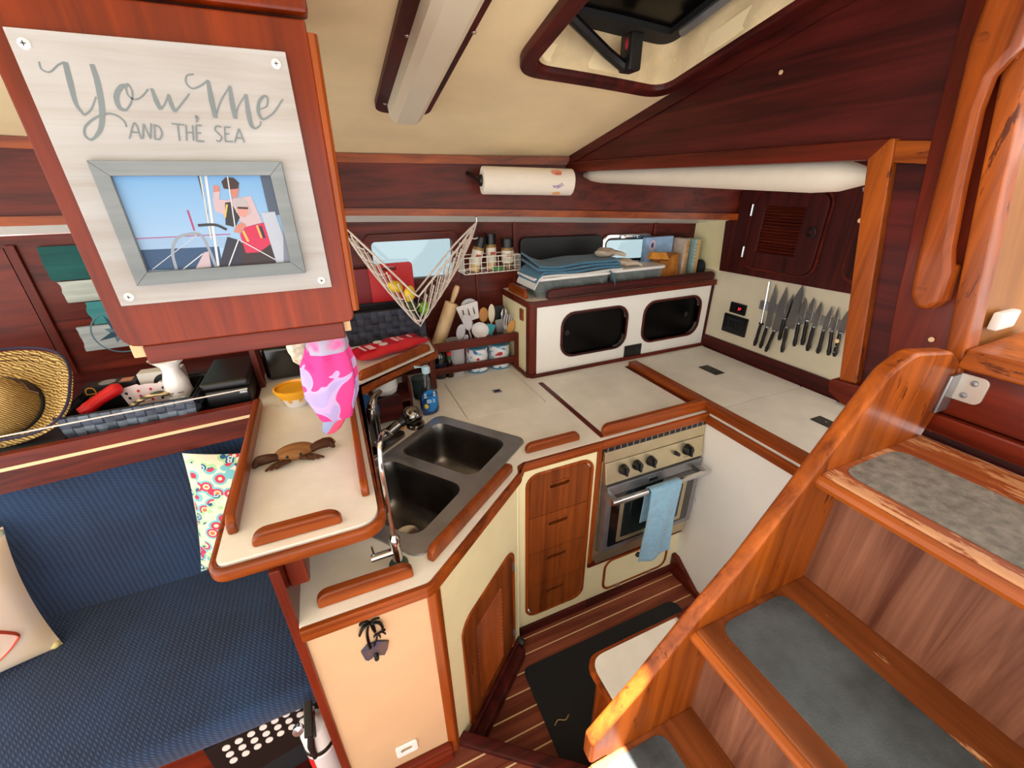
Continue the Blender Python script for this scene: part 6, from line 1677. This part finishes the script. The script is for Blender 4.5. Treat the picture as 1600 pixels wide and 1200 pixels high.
for i, (nm, lb_, tip, heel, butt, wd, kd) in enumerate(KN):
    t = thing(nm, lb_, 'knife', (kx-0.02, heel[0], butt[1]))
    T_, H_, B_ = Vector(tip), Vector(heel), Vector(butt)
    X_ = kx-0.0135
    if kd == 'steel':
        part('rod', MB().tube([(X_-0.004, *H_), (X_-0.004, *T_)], [0.0055, 0.004], 10), M['chrome'], t)
        part('guard', MB().tube([(X_-0.004, H_.x-0.010, H_.y), (X_-0.004, H_.x+0.010, H_.y)], 0.006, 8), M['black'], t)
    else:
        d = (T_-H_).normalized(); n = Vector((d.y, -d.x))
        if n.x < 0: n = -n
        sp0 = H_+n*wd*0.45; ed0 = H_-n*wd*0.55
        pg = [sp0, sp0+(T_-H_)*0.6, T_, ]
        for f_, k_ in ((0.85, 0.30), (0.65, 0.5), (0.4, 0.56), (0.0, 0.55)):
            pg.append(H_+(T_-H_)*f_-n*wd*k_)
        part('blade', MB().prism([(p.x, p.y) for p in pg], 'x', X_-0.002, X_, bev=0.0006, seg=1), bl, t)
        if kd == 'serr':
            for k in range(16):
                c = ed0+(T_-H_)*(0.05+0.05*k)
                part('tooth', MB().prism([(c.x, c.y), (c.x-0.004*n.x+d.x*0.003, c.y-0.004*n.y+d.y*0.003), (c.x+d.x*0.006, c.y+d.y*0.006)], 'x', X_-0.002, X_), bl, t, 0)
        part('bolster', MB().tube([(X_-0.004, *(H_+d*0.004)), (X_-0.004, *(H_-d*0.008))], 0.008, 10), M['steel'], t)
    hm = MB(); hm.tube([(X_-0.006, *(H_+(B_-H_)*f_)) for f_ in (0.02, 0.3, 0.6, 0.85, 1.0)], [0.0085, 0.0105, 0.0095, 0.012, 0.008], 12, flat=0.75)
    hh = part('handle', hm, M['black'], t)
    if kd == 'edge':
        part('tang', MB().tube([(X_-0.010, H_.x+0.006, H_.y-0.004), (X_-0.010, B_.x+0.007, B_.y+0.006)], 0.0035, 6), M['chrome'], hh)
    if kd == 'rivet':
        for f_ in (0.25, 0.55, 0.8):
            c = H_+(B_-H_)*f_
            part('rivet', MB().ball((X_-0.0165, c.x, c.y), 0.003, 6), M['chrome'], hh)
gp2 = thing('battery_monitor', 'small black battery meter with red digits on the cream panel', 'meter', (kx-0.005, 1.505, 1.15))
part('bezel', MB().prism(rrect(1.455, 1.552, 1.150, 1.206, 0.004), 'x', kx-0.008, kx-0.0005, bev=0.0015), M['black'], gp2)
part('screen', MB().box((kx-0.0088, 1.470, 1.164), (kx-0.0078, 1.512, 1.192)), col((30, 6, 8), 0.2), gp2)
YZ = frame((0, 0, 0), (0, -1, 0), (0, 0, 1), (-1, 0, 0))
part('digits', text_mesh('37', 0.02, Matrix.Translation((kx-0.0092, 1.491, 1.178)) @ YZ), plain('red_led', (255, 60, 70), 0.5, emit=1.2), gp2, 0)
pw = thing('breaker_panel', 'black switch panel below the battery meter', 'switch panel', (kx-0.005, 1.5, 1.04))
part('plate', MB().prism(rrect(1.428, 1.575, 1.040, 1.140, 0.004), 'x', kx-0.009, kx-0.0005, bev=0.002), M['black'], pw)
part('inner_plate', MB().prism(rrect(1.45, 1.55, 1.055, 1.125, 0.003), 'x', kx-0.0115, kx-0.0085, bev=0.001), M['softblack'], pw)
for k in range(4):
    part('switch', MB().box((kx-0.014, 1.46+0.02*k, 1.07), (kx-0.011, 1.474+0.02*k, 1.11), 0.001), M['black'], pw)

# ================================================================== saloon things
hb = woven('open_basket', 'blue grey woven basket of games on the settee shelf', -0.795, -0.475, 1.460, 1.66, BAR+0.0, 1.195, 0.0245, [(84, 94, 108), (56, 62, 76), (104, 116, 130), (66, 74, 90)], 0.05, None, 0.019)
gb = thing('game_box', 'black game box with gold lettering in the open basket', 'box', (-0.70, 1.63, BAR))
part('carton', MB().box((-0.785, 1.60, BAR+0.006), (-0.645, 1.648, 1.225), 0.002), col((20, 19, 22), 0.4), gb)
part('title', text_mesh('OD', 0.04, Matrix.Translation((-0.762, 1.5985, 1.195)) @ XZ @ Matrix.Rotation(math.radians(90), 4, 'Z')), col((206, 150, 50), 0.4), gb, 0)
part('title', text_mesh('E', 0.045, Matrix.Translation((-0.728, 1.5985, 1.198)) @ XZ @ Matrix.Rotation(math.radians(90), 4, 'Z')), col((206, 150, 50), 0.4), gb, 0)
for k in range(4):
    part('small_print', MB().box((-0.690+0.005*k, 1.5988, 1.165), (-0.6875+0.005*k, 1.5998, 1.205)), col((120, 120, 130), 0.5), gb)
part('top_print', MB().lathe([(0.022, 0), (0.022, 0.0008)], (-0.725, 1.624, 1.2252), 20), col((150, 150, 156), 0.5), gb)
part('top_badge', MB().box((-0.69, 1.608, 1.2248), (-0.658, 1.64, 1.2262)), col((196, 130, 96), 0.5), gb)
wb = thing('card_box', 'white game box with a black round emblem beside the pitcher', 'box', (-0.59, 1.66, BAR))
part('carton', MB().box((-0.64, 1.605, BAR+0.006), (-0.52, 1.65, 1.243), 0.002), col((206, 200, 192), 0.5), wb)
part('emblem', MB().prism([(-0.572+0.032*math.cos(2*math.pi*k/28), 1.20+0.034*math.sin(2*math.pi*k/28)) for k in range(28)], 'y', 1.6035, 1.6048), col((24, 22, 26), 0.4), wb)
part('emblem_text', text_mesh('9', 0.026, Matrix.Translation((-0.583, 1.6028, 1.202)) @ XZ), col((230, 230, 230), 0.5), wb, 0)
for k in range(0):
    part('playing_card', MB().prism([(-0.03, 0.0), (0.03, 0), (0.03, 0.085), (-0.03, 0.085)], 'y', 0, 0.0006, M=Matrix.Translation((-0.632+0.02*k, 1.585-0.004*k, BAR+0.02)) @ Matrix.Rotation(math.radians(-6+9*k), 4, 'Y')), col((232, 214, 214), 0.5), wb) if False else None
pcards = [thing('playing_card', ['playing card at the back of the fan by the white box', 'playing card second from the back of the fan', 'playing card third from the back of the fan', 'playing card at the front of the fan by the pitcher'][k], 'playing card', (-0.63+0.018*k, 1.575-0.004*k, BAR+0.006), 'fanned playing cards') for k in range(4)]
for k, t in enumerate(pcards):
    Mk = Matrix.Translation((-0.645+0.022*k, 1.578-0.003*k, BAR+0.012)) @ Matrix.Rotation(math.radians(-12+10*k), 4, 'Y')
    c_ = part('card', MB().prism(rrect(-0.028, 0.028, 0.0, 0.085, 0.004), 'y', 0, 0.0006, M=Mk), col((234, 216, 218), 0.5), t)
    for a in (-0.014, 0.014):
        for b in (0.03, 0.048, 0.066):
            part('pip', MB().prism([(a, b-0.006), (a+0.005, b), (a, b+0.006), (a-0.005, b)], 'y', -0.0004, 0.0, M=Mk), col((196, 30, 50), 0.5) if k % 3 else M['softblack'], c_, 0)
solo('striped_cloth', 'rust and green striped folder lying in the open basket', 'folder', MB().tube(catmull([(-0.655, 1.535, 1.165), (-0.62, 1.53, 1.185), (-0.575, 1.525, 1.198), (-0.545, 1.525, 1.188)], 4), 0.014, 8, flat=0.5), ramp_mat('stripes', 'ShaderNodeTexWave', [(0.0, (52, 76, 58)), (0.45, (196, 110, 66)), (0.7, (214, 196, 150))], 28, 0.7, 'CONSTANT', 'Fac', bands_direction='Z'))
pi_ = thing('white_pitcher', 'small white porcelain pitcher standing in the open basket', 'pitcher', (-0.528, 1.555, BAR))
pj = MB().lathe([(0, 0), (0.03, 0), (0.032, 0.008), (0.037, 0.06), (0.034, 0.10), (0.023, 0.135), (0.024, 0.15), (0.034, 0.168), (0.032, 0.169), (0.02, 0.15), (0.019, 0.135), (0, 0.12)], (-0.528, 1.555, BAR+0.006), 28)
pj.v = [(p[0]+(0.018*max(0, (p[2]-1.27)/0.025)*(1 if p[0] > -0.515 else (-1 if p[0] < -0.541 else 0))), p[1], p[2]+(0.006 if (p[2] > 1.28 and abs(p[0]+0.528) > 0.02) else 0)) for p in pj.v]
pjm = part('body', pj, M['whitec'], pi_, 60)
part('blue_band', MB().lathe([(0.0365, 0.018), (0.0372, 0.02), (0.0376, 0.03), (0.0372, 0.032)], (-0.528, 1.555, BAR+0.006), 28), col((60, 84, 150), 0.3), pi_)
part('painted_shell', MB().ball((-0.515, 1.522, BAR+0.045), (0.012, 0.004, 0.012), 8), col((206, 222, 214), 0.4), pi_)
part('painted_line', MB().box((-0.54, 1.519, BAR+0.07), (-0.508, 1.521, BAR+0.074)), col((150, 120, 110), 0.4), pi_)
solo('red_flashlight', 'fat red plastic tube lying across the open basket', 'flashlight', MB().tube(catmull([(-0.765, 1.50, 1.186), (-0.747, 1.513, 1.190), (-0.725, 1.533, 1.202), (-0.688, 1.563, 1.218), (-0.675, 1.573, 1.222)], 5), [0.012, 0.019, 0.017, 0.020, 0.012], 14), M['red'], smooth=60)
bb = thing('black_case', 'flat black instrument case on the settee shelf by the bar', 'case', (-0.39, 1.6, BAR))
part('body', MB().box((-0.455, 1.50, BAR), (-0.322, 1.74, 1.185), 0.010, 3), plain('case_black', (12, 13, 16), 0.35), bb)
part('lid', MB().box((-0.458, 1.497, 1.186), (-0.319, 1.743, 1.215), 0.010, 3), plain('case_black_lid', (15, 16, 19), 0.35), bb)
part('latch', MB().box((-0.352, 1.494, 1.165), (-0.33, 1.499, 1.173), 0.001), M['steel'], bb)
# straw hat: brim rings, crown, band, patch
ha = thing('straw_hat', 'golden straw cowboy hat with a dark patch lying on the settee shelf', 'hat', (-0.93, 1.56, BAR))
hn = Vector((-0.02, -0.71, 0.70)).normalized()
hx = hn.cross(Vector((0, 0, 1))).normalized(); hx = -hx if hx.x < 0 else hx
hy = hn.cross(hx); hy = -hy if hy.z < 0 else hy
HM = frame((-0.972, 1.572, 1.200), hx, hy, hn)
straw = ramp_mat('straw', 'ShaderNodeTexWave', [(0.1, (112, 80, 34)), (0.5, (186, 148, 78)), (0.9, (222, 190, 118))], 46, 0.8, 'LINEAR', 'Fac', 0.9, bands_direction='DIAGONAL', Distortion=6.0)
straw2 = ramp_mat('straw_crown', 'ShaderNodeTexWave', [(0.1, (106, 76, 34)), (0.5, (176, 138, 70)), (0.9, (206, 172, 102))], 70, 0.8, 'LINEAR', 'Fac', 0.8, bands_direction='DIAGONAL', Distortion=3.0)
def brim_z(r, a): return 0.10*((r-0.09)/0.12)**2*(0.25+0.75*abs(math.cos(a))**2.0)-0.03*((r-0.09)/0.12)*abs(math.sin(a))
def brim_pt(r, a, dz=0.0):
    # the low side of the brim is folded up against the crown where the hat lies on it
    f = max(0.0, -math.sin(a))**1.5*(r-0.09)/0.12
    return HM @ Vector((r*1.05*math.cos(a), r*0.98*math.sin(a)*(1-0.46*f), brim_z(r, a)+dz+0.06*f))
for k in range(7):
    r = 0.098+0.0165*k
    P = [brim_pt(r, a, 0.0015*(k % 2)) for a in [2*math.pi*q/72 for q in range(72)]]
    part('brim_braid', MB().tube(P, 0.0098, 6, closed=True, flat=0.42), straw, ha, 60)
part('brim_edge', MB().tube([brim_pt(0.211, a) for a in [2*math.pi*q/72 for q in range(72)]], 0.004, 6, closed=True), col((40, 30, 58), 0.8), ha, 60)
cm = MB(); rings = []
for r, z in ((0.100, -0.002), (0.099, 0.02), (0.095, 0.05), (0.088, 0.08), (0.076, 0.098), (0.055, 0.104), (0.03, 0.098), (0.004, 0.092)):
    rings.append([(r*1.05*math.cos(a)*(1-0.12*(z > 0.07)*math.sin(a)**2), r*0.95*math.sin(a), z-(0.022 if r < 0.09 else 0)*max(0, 1-abs(math.cos(a)*r*14-0.2))*1.0) for a in [2*math.pi*q/48 for q in range(48)]])
n = 48; cm.add([p for r in rings for p in r], [(i*n+k, i*n+(k+1) % n, (i+1)*n+(k+1) % n, (i+1)*n+k) for i in range(len(rings)-1) for k in range(n)]+[tuple(7*n+k for k in range(n))], HM)
part('crown', cm, straw2, ha, 70)
part('band', MB().tube([HM @ Vector((0.103*1.05*math.cos(a), 0.103*0.95*math.sin(a), 0.008)) for a in [2*math.pi*q/60 for q in range(60)]], 0.005, 6, closed=True), M['softblack'], ha, 60)
pts = []
m = MB()
def patch(u, v, off=0.0):
    a = math.radians(20+48*u); r = 0.101-0.004*v
    return HM @ Vector(((r+0.003+off)*1.05*math.cos(a), (r+0.003+off)*0.95*math.sin(a), 0.022+0.028*v))
m.grid(lambda u, v: patch(u*1.1-0.05, v*1.2-0.1), 10, 2); pa = part('patch_border', m, col((196, 170, 156), 0.7), ha, 60)
m = MB(); m.grid(lambda u, v: patch(u, v, 0.0012), 10, 2); part('patch', m, col((52, 30, 36), 0.7), ha, 60, label='dark cloth patch')
for k in range(2):
    solo('magazine', ['pale magazine lying lowest under the straw hat', 'dark covered magazine lying on the pale one under the hat'][k], 'magazine', MB().prism([(-1.05, 1.40), (-0.80, 1.43), (-0.80, 1.60), (-1.05, 1.60)], 'z', BAR+0.0005+0.005*k, BAR+0.005+0.005*k, M=rot('Z', 2*k-3, (-0.93, 1.5, 0))), col([(150, 146, 138), (40, 46, 52)][k], 0.5))
# slat sign on the cabin side
ss = thing('slat_sign', 'weathered teal and white slat sign with a compass rose on the cabin side', 'sign', (-0.8, 2.1, 1.2))
SLt = [(-0.96, 1.478, 1.60, (38, 94, 92)), (-0.945, 1.395, 1.474, (196, 204, 196)), (-0.90, 1.302, 1.391, (74, 156, 160)), (-0.955, 1.20, 1.298, (204, 216, 220))]
def wallp(m):
    m.v = [(p[0], yw(p[0])+p[1], p[2]) for p in m.v]; return m
for i, (x0, z0, z1, cc) in enumerate(SLt):
    rr = random.Random(i); e = [(x0+rr.uniform(-0.004, 0.004), z0+(z1-z0)*k/6) for k in range(6, -1, -1)]
    o_ = part('slat', wallp(MB().prism(e+[(-0.55, z0), (-0.55, z1)], 'y', -0.022, -0.006, bev=0.001)), wood('slat_paint_%d' % i, tuple(int(v*0.8) for v in cc), cc, 'x', rough=0.8, coat=0.0, wear=tuple(int(v*0.55) for v in cc), wear_amt=0.68), ss)
c0, cz = -0.835, 1.262
cmn = col((92, 128, 142), 0.7)
part('compass_ring', wallp(MB().prism([(c0+0.086*math.cos(2*math.pi*k/48), cz+0.086*math.sin(2*math.pi*k/48)) for k in range(48)], 'y', -0.0236, -0.0215, [[(c0+0.0815*math.cos(2*math.pi*k/48), cz+0.0815*math.sin(2*math.pi*k/48)) for k in range(48)]])), cmn, ss, 0)
for k in range(8):
    a = 2*math.pi*k/8+0.35; L = 0.075 if k % 2 == 0 else 0.045
    q = lambda r, b: (c0+r*math.cos(a+b), cz+r*math.sin(a+b))
    part('compass_point', wallp(MB().prism([(c0, cz), q(0.024, 0.5), q(L, 0), q(0.024, -0.5)], 'y', -0.0238, -0.0215)), cmn if k % 2 else col((40, 76, 98), 0.7), ss, 0)
part('backer', wallp(MB().box((-0.75, -0.007, 1.21), (-0.72, 0.0, 1.59))), W['dark_z'], ss)

# pillows
def pillow(w, h, t, F, n=22):
    m = MB(); vs = []; fs = []
    for s in (1, -1):
        o = len(vs)
        for j in range(n+1):
            for i in range(n+1):
                u, v = 2*i/n-1, 2*j/n-1
                k = (1-abs(u)**2.6)*(1-abs(v)**2.6)
                x = u*w/2*(1-0.07*(1-v*v)); y = v*h/2*(1-0.07*(1-u*u))
                vs.append((x, y, s*t/2*max(0, k)**0.55+0.004*math.sin(5*u+3*v)*k))
        for j in range(n):
            for i in range(n):
                q = (o+j*(n+1)+i, o+j*(n+1)+i+1, o+(j+1)*(n+1)+i+1, o+(j+1)*(n+1)+i)
                fs.append(q if s > 0 else q[::-1])
    return m.add(vs, fs, F)
def pframe(c, right, upv):
    r = Vector(right).normalized(); u = Vector(upv); u = (u-r*u.dot(r)).normalized(); n_ = r.cross(u)
    return frame(c, r, u, n_)
flm = bpy.data.materials.new('floral_cotton'); flm.use_nodes = True
def floral(m):
    nt = m.node_tree; b = nt.nodes['Principled BSDF']
    tc = mk(nt, 'ShaderNodeTexCoord')
    def ring(scale, stops, dist=0.0):
        v = mk(nt, 'ShaderNodeTexVoronoi', Scale=scale); nt.links.new(tc.outputs['Object'], v.inputs['Vector'])
        r = mk(nt, 'ShaderNodeValToRGB'); r.color_ramp.interpolation = 'CONSTANT'
        while len(r.color_ramp.elements) < len(stops): r.color_ramp.elements.new(0.5)
        for e, (p, c) in zip(r.color_ramp.elements, stops): e.position = p; e.color = lin(c)
        nt.links.new(v.outputs['Distance'], r.inputs['Fac']); return r, v
    r1, v1 = ring(30, [(0, (60, 130, 170)), (0.16, (226, 236, 226)), (0.24, (36, 92, 140)), (0.38, (176, 214, 160)), (0.55, (222, 226, 196))])
    r2, v2 = ring(24, [(0, (220, 120, 70)), (0.18, (236, 224, 190)), (0.27, (206, 60, 84)), (0.42, (120, 190, 198)), (0.56, (226, 222, 196))])
    n = mk(nt, 'ShaderNodeTexNoise', Scale=14.0, Detail=1.0); nt.links.new(tc.outputs['Object'], n.inputs['Vector'])
    st_ = mk(nt, 'ShaderNodeMath', operation='GREATER_THAN'); st_.inputs[1].default_value = 0.5
    nt.links.new(n.outputs['Fac'], st_.inputs[0])
    mx = mk(nt, 'ShaderNodeMix', data_type='RGBA')
    nt.links.new(st_.outputs[0], mx.inputs[0]); nt.links.new(r1.outputs['Color'], mx.inputs[6]); nt.links.new(r2.outputs['Color'], mx.inputs[7])
    nt.links.new(mx.outputs[2], b.inputs['Base Color']); b.inputs['Roughness'].default_value = 0.9
floral(flm)
P1 = thing('floral_pillow', 'floral paisley throw pillow leaning on the navy settee back', 'pillow', (-0.38, 1.40, 0.5))
part('cover', pillow(0.30, 0.48, 0.11, pframe((-0.424, 1.395, 0.775), (0.98, 0.0, -0.17), (0.17, 0.02, 0.98))), flm, P1, 80)
P2 = thing('crab_pillow', 'cream throw pillow printed with a red crab on the settee', 'pillow', (-1.1, 1.28, 0.5))
F2 = pframe((-1.185, 1.262, 0.722), (0.88, 0.42, -0.06), (0.05, 0.22, 0.95))
pcov = part('cover', pillow(0.44, 0.43, 0.13, F2), ramp_mat('pillow_cream', 'ShaderNodeTexNoise', [(0.3, (222, 196, 150)), (0.55, (226, 206, 188)), (0.75, (214, 190, 186))], 5, 0.9, 'LINEAR', 'Fac'), P2, 80)
def on_pillow(u, v):
    k = (1-abs(u)**2.6)*(1-abs(v)**2.6)
    return F2 @ Vector((u*0.22*(1-0.07*(1-v*v)), v*0.215*(1-0.07*(1-u*u)), 0.065*max(0, k)**0.55+0.0015))
for ps, w in (([(-0.3, -0.1), (0.2, -0.05), (0.5, -0.12), (0.76, -0.42), (0.70, -0.56), (0.5, -0.72)], 0.012), ([(-0.2, -0.5), (0.2, -0.42), (0.52, -0.38), (0.48, -0.52), (0.2, -0.85)], 0.011), ([(0.2, 0.05), (0.45, 0.18), (0.6, 0.38)], 0.007)):
    P = [on_pillow(p.x, p.y) for p in catmull([(a, b, 0) for a, b in ps], 6)]
    part('crab_print', MB().tube(P, [w*0.6, w, w, w*0.8, w*0.35], 8, flat=0.25), col((206, 74, 54), 0.8), pcov)
part('corner_tuft', MB().ball(F2 @ Vector((0.205, 0.20, 0)), 0.014, 8), col((190, 200, 176), 0.9), P2)
part('corner_tuft', MB().ball(F2 @ Vector((0.205, -0.20, 0)), 0.013, 8), col((222, 206, 140), 0.9), P2)

# perforated crate below the settee, extinguisher, mat
pcx = thing('perforated_crate', 'black crate with rows of round pale holes under the settee', 'crate', (-0.42, 0.98, SALON))
CF = frame((-0.51, 0.878, 0), Vector((1, 0.155, 0)).normalized(), Vector((-0.155, 1, 0)).normalized(), (0, 0, 1))
part('body', MB().box((-0.03, 0.009, SALON), (0.272, 0.10, 0.41), 0.004, M=CF), M['softblack'], pcx)
part('front', MB().box((-0.043, 0.001, 0.20), (0.268, 0.01, 0.408), 0.002, M=CF), M['black'], pcx)
for r in range(3):
    for c in range(9):
        x = 0.001+0.0303*c; z = 0.374-0.034*r
        part('hole', MB().prism([(x+0.0095*math.cos(2*math.pi*k/16), z+0.0115*math.sin(2*math.pi*k/16)) for k in range(16)], 'y', -0.001, 0.0012, M=CF), col((226, 214, 206), 0.6), pcx, 0)
ex = thing('fire_extinguisher', 'white fire extinguisher with a black band clipped beside the settee', 'fire extinguisher', (-0.275, 0.83, SALON))
EXL = (-0.277, 0.838, SALON)
part('cylinder', MB().lathe([(0, 0), (0.036, 0), (0.040, 0.006), (0.040, 0.30), (0.034, 0.33), (0.016, 0.345), (0.014, 0.36), (0, 0.36)], EXL, 28), M['whitep'], ex)
part('strap', MB().lathe([(0.0405, 0.235), (0.042, 0.237), (0.042, 0.252), (0.0405, 0.254)], EXL, 28), M['black'], ex)
part('label_band', MB().lathe([(0.0402, 0.08), (0.0406, 0.082), (0.0406, 0.22), (0.0402, 0.222)], EXL, 28), col((206, 200, 200), 0.5), ex)
part('warning_patch', MB().grid(lambda u, v: (EXL[0]+0.0413*math.cos(math.radians(195+45*u)), EXL[1]+0.0413*math.sin(math.radians(195+45*u)), SALON+0.15+0.07*v), 6, 2), M['red'], ex)
part('valve', MB().lathe([(0.013, 0.345), (0.014, 0.36), (0.014, 0.39), (0, 0.392)], EXL, 16), M['chrome'], ex)
part('lever', MB().box((-0.288, 0.775, SALON+0.385), (-0.266, 0.86, SALON+0.395), 0.003, M=rot('X', 12, (-0.277, 0.83, SALON+0.39))), M['black'], ex)
part('lever', MB().box((-0.288, 0.78, SALON+0.36), (-0.266, 0.86, SALON+0.37), 0.003, M=rot('X', 35, (-0.277, 0.83, SALON+0.37))), M['black'], ex)
part('gauge', MB().lathe([(0.014, 0), (0.014, 0.012), (0, 0.013)], (-0.305, 0.815, SALON+0.37), 16, Matrix.Rotation(math.radians(70), 4, 'X')), M['chrome'], ex)
part('hose_nozzle', MB().tube([(-0.277, 0.80, SALON+0.36), (-0.285, 0.79, SALON+0.31), (-0.287, 0.793, SALON+0.25)], [0.008, 0.010, 0.007], 10), M['black'], ex)
ex.location.y -= 0.018        # clear of the cushion front
mt = solo('floor_mat', 'black rubber galley mat with rounded corners on the sole', 'mat', MB().prism(round_poly([(0.43, 0.945), (1.225, 0.945), (1.225, 0.56), (0.425, 0.56)], [0.03, 0.05, 0.03, 0.03]), 'z', FLOOR+0.0005, FLOOR+0.009, bev=0.002), M['mat'])
solo('string_end', 'short pale bit of string lying on the black mat', 'string', MB().tube(catmull([(0.455, 0.715, FLOOR+0.011), (0.475, 0.725, FLOOR+0.012), (0.50, 0.715, FLOOR+0.011), (0.52, 0.725, FLOOR+0.011)], 4), 0.0016, 5), col((206, 176, 120), 0.8))
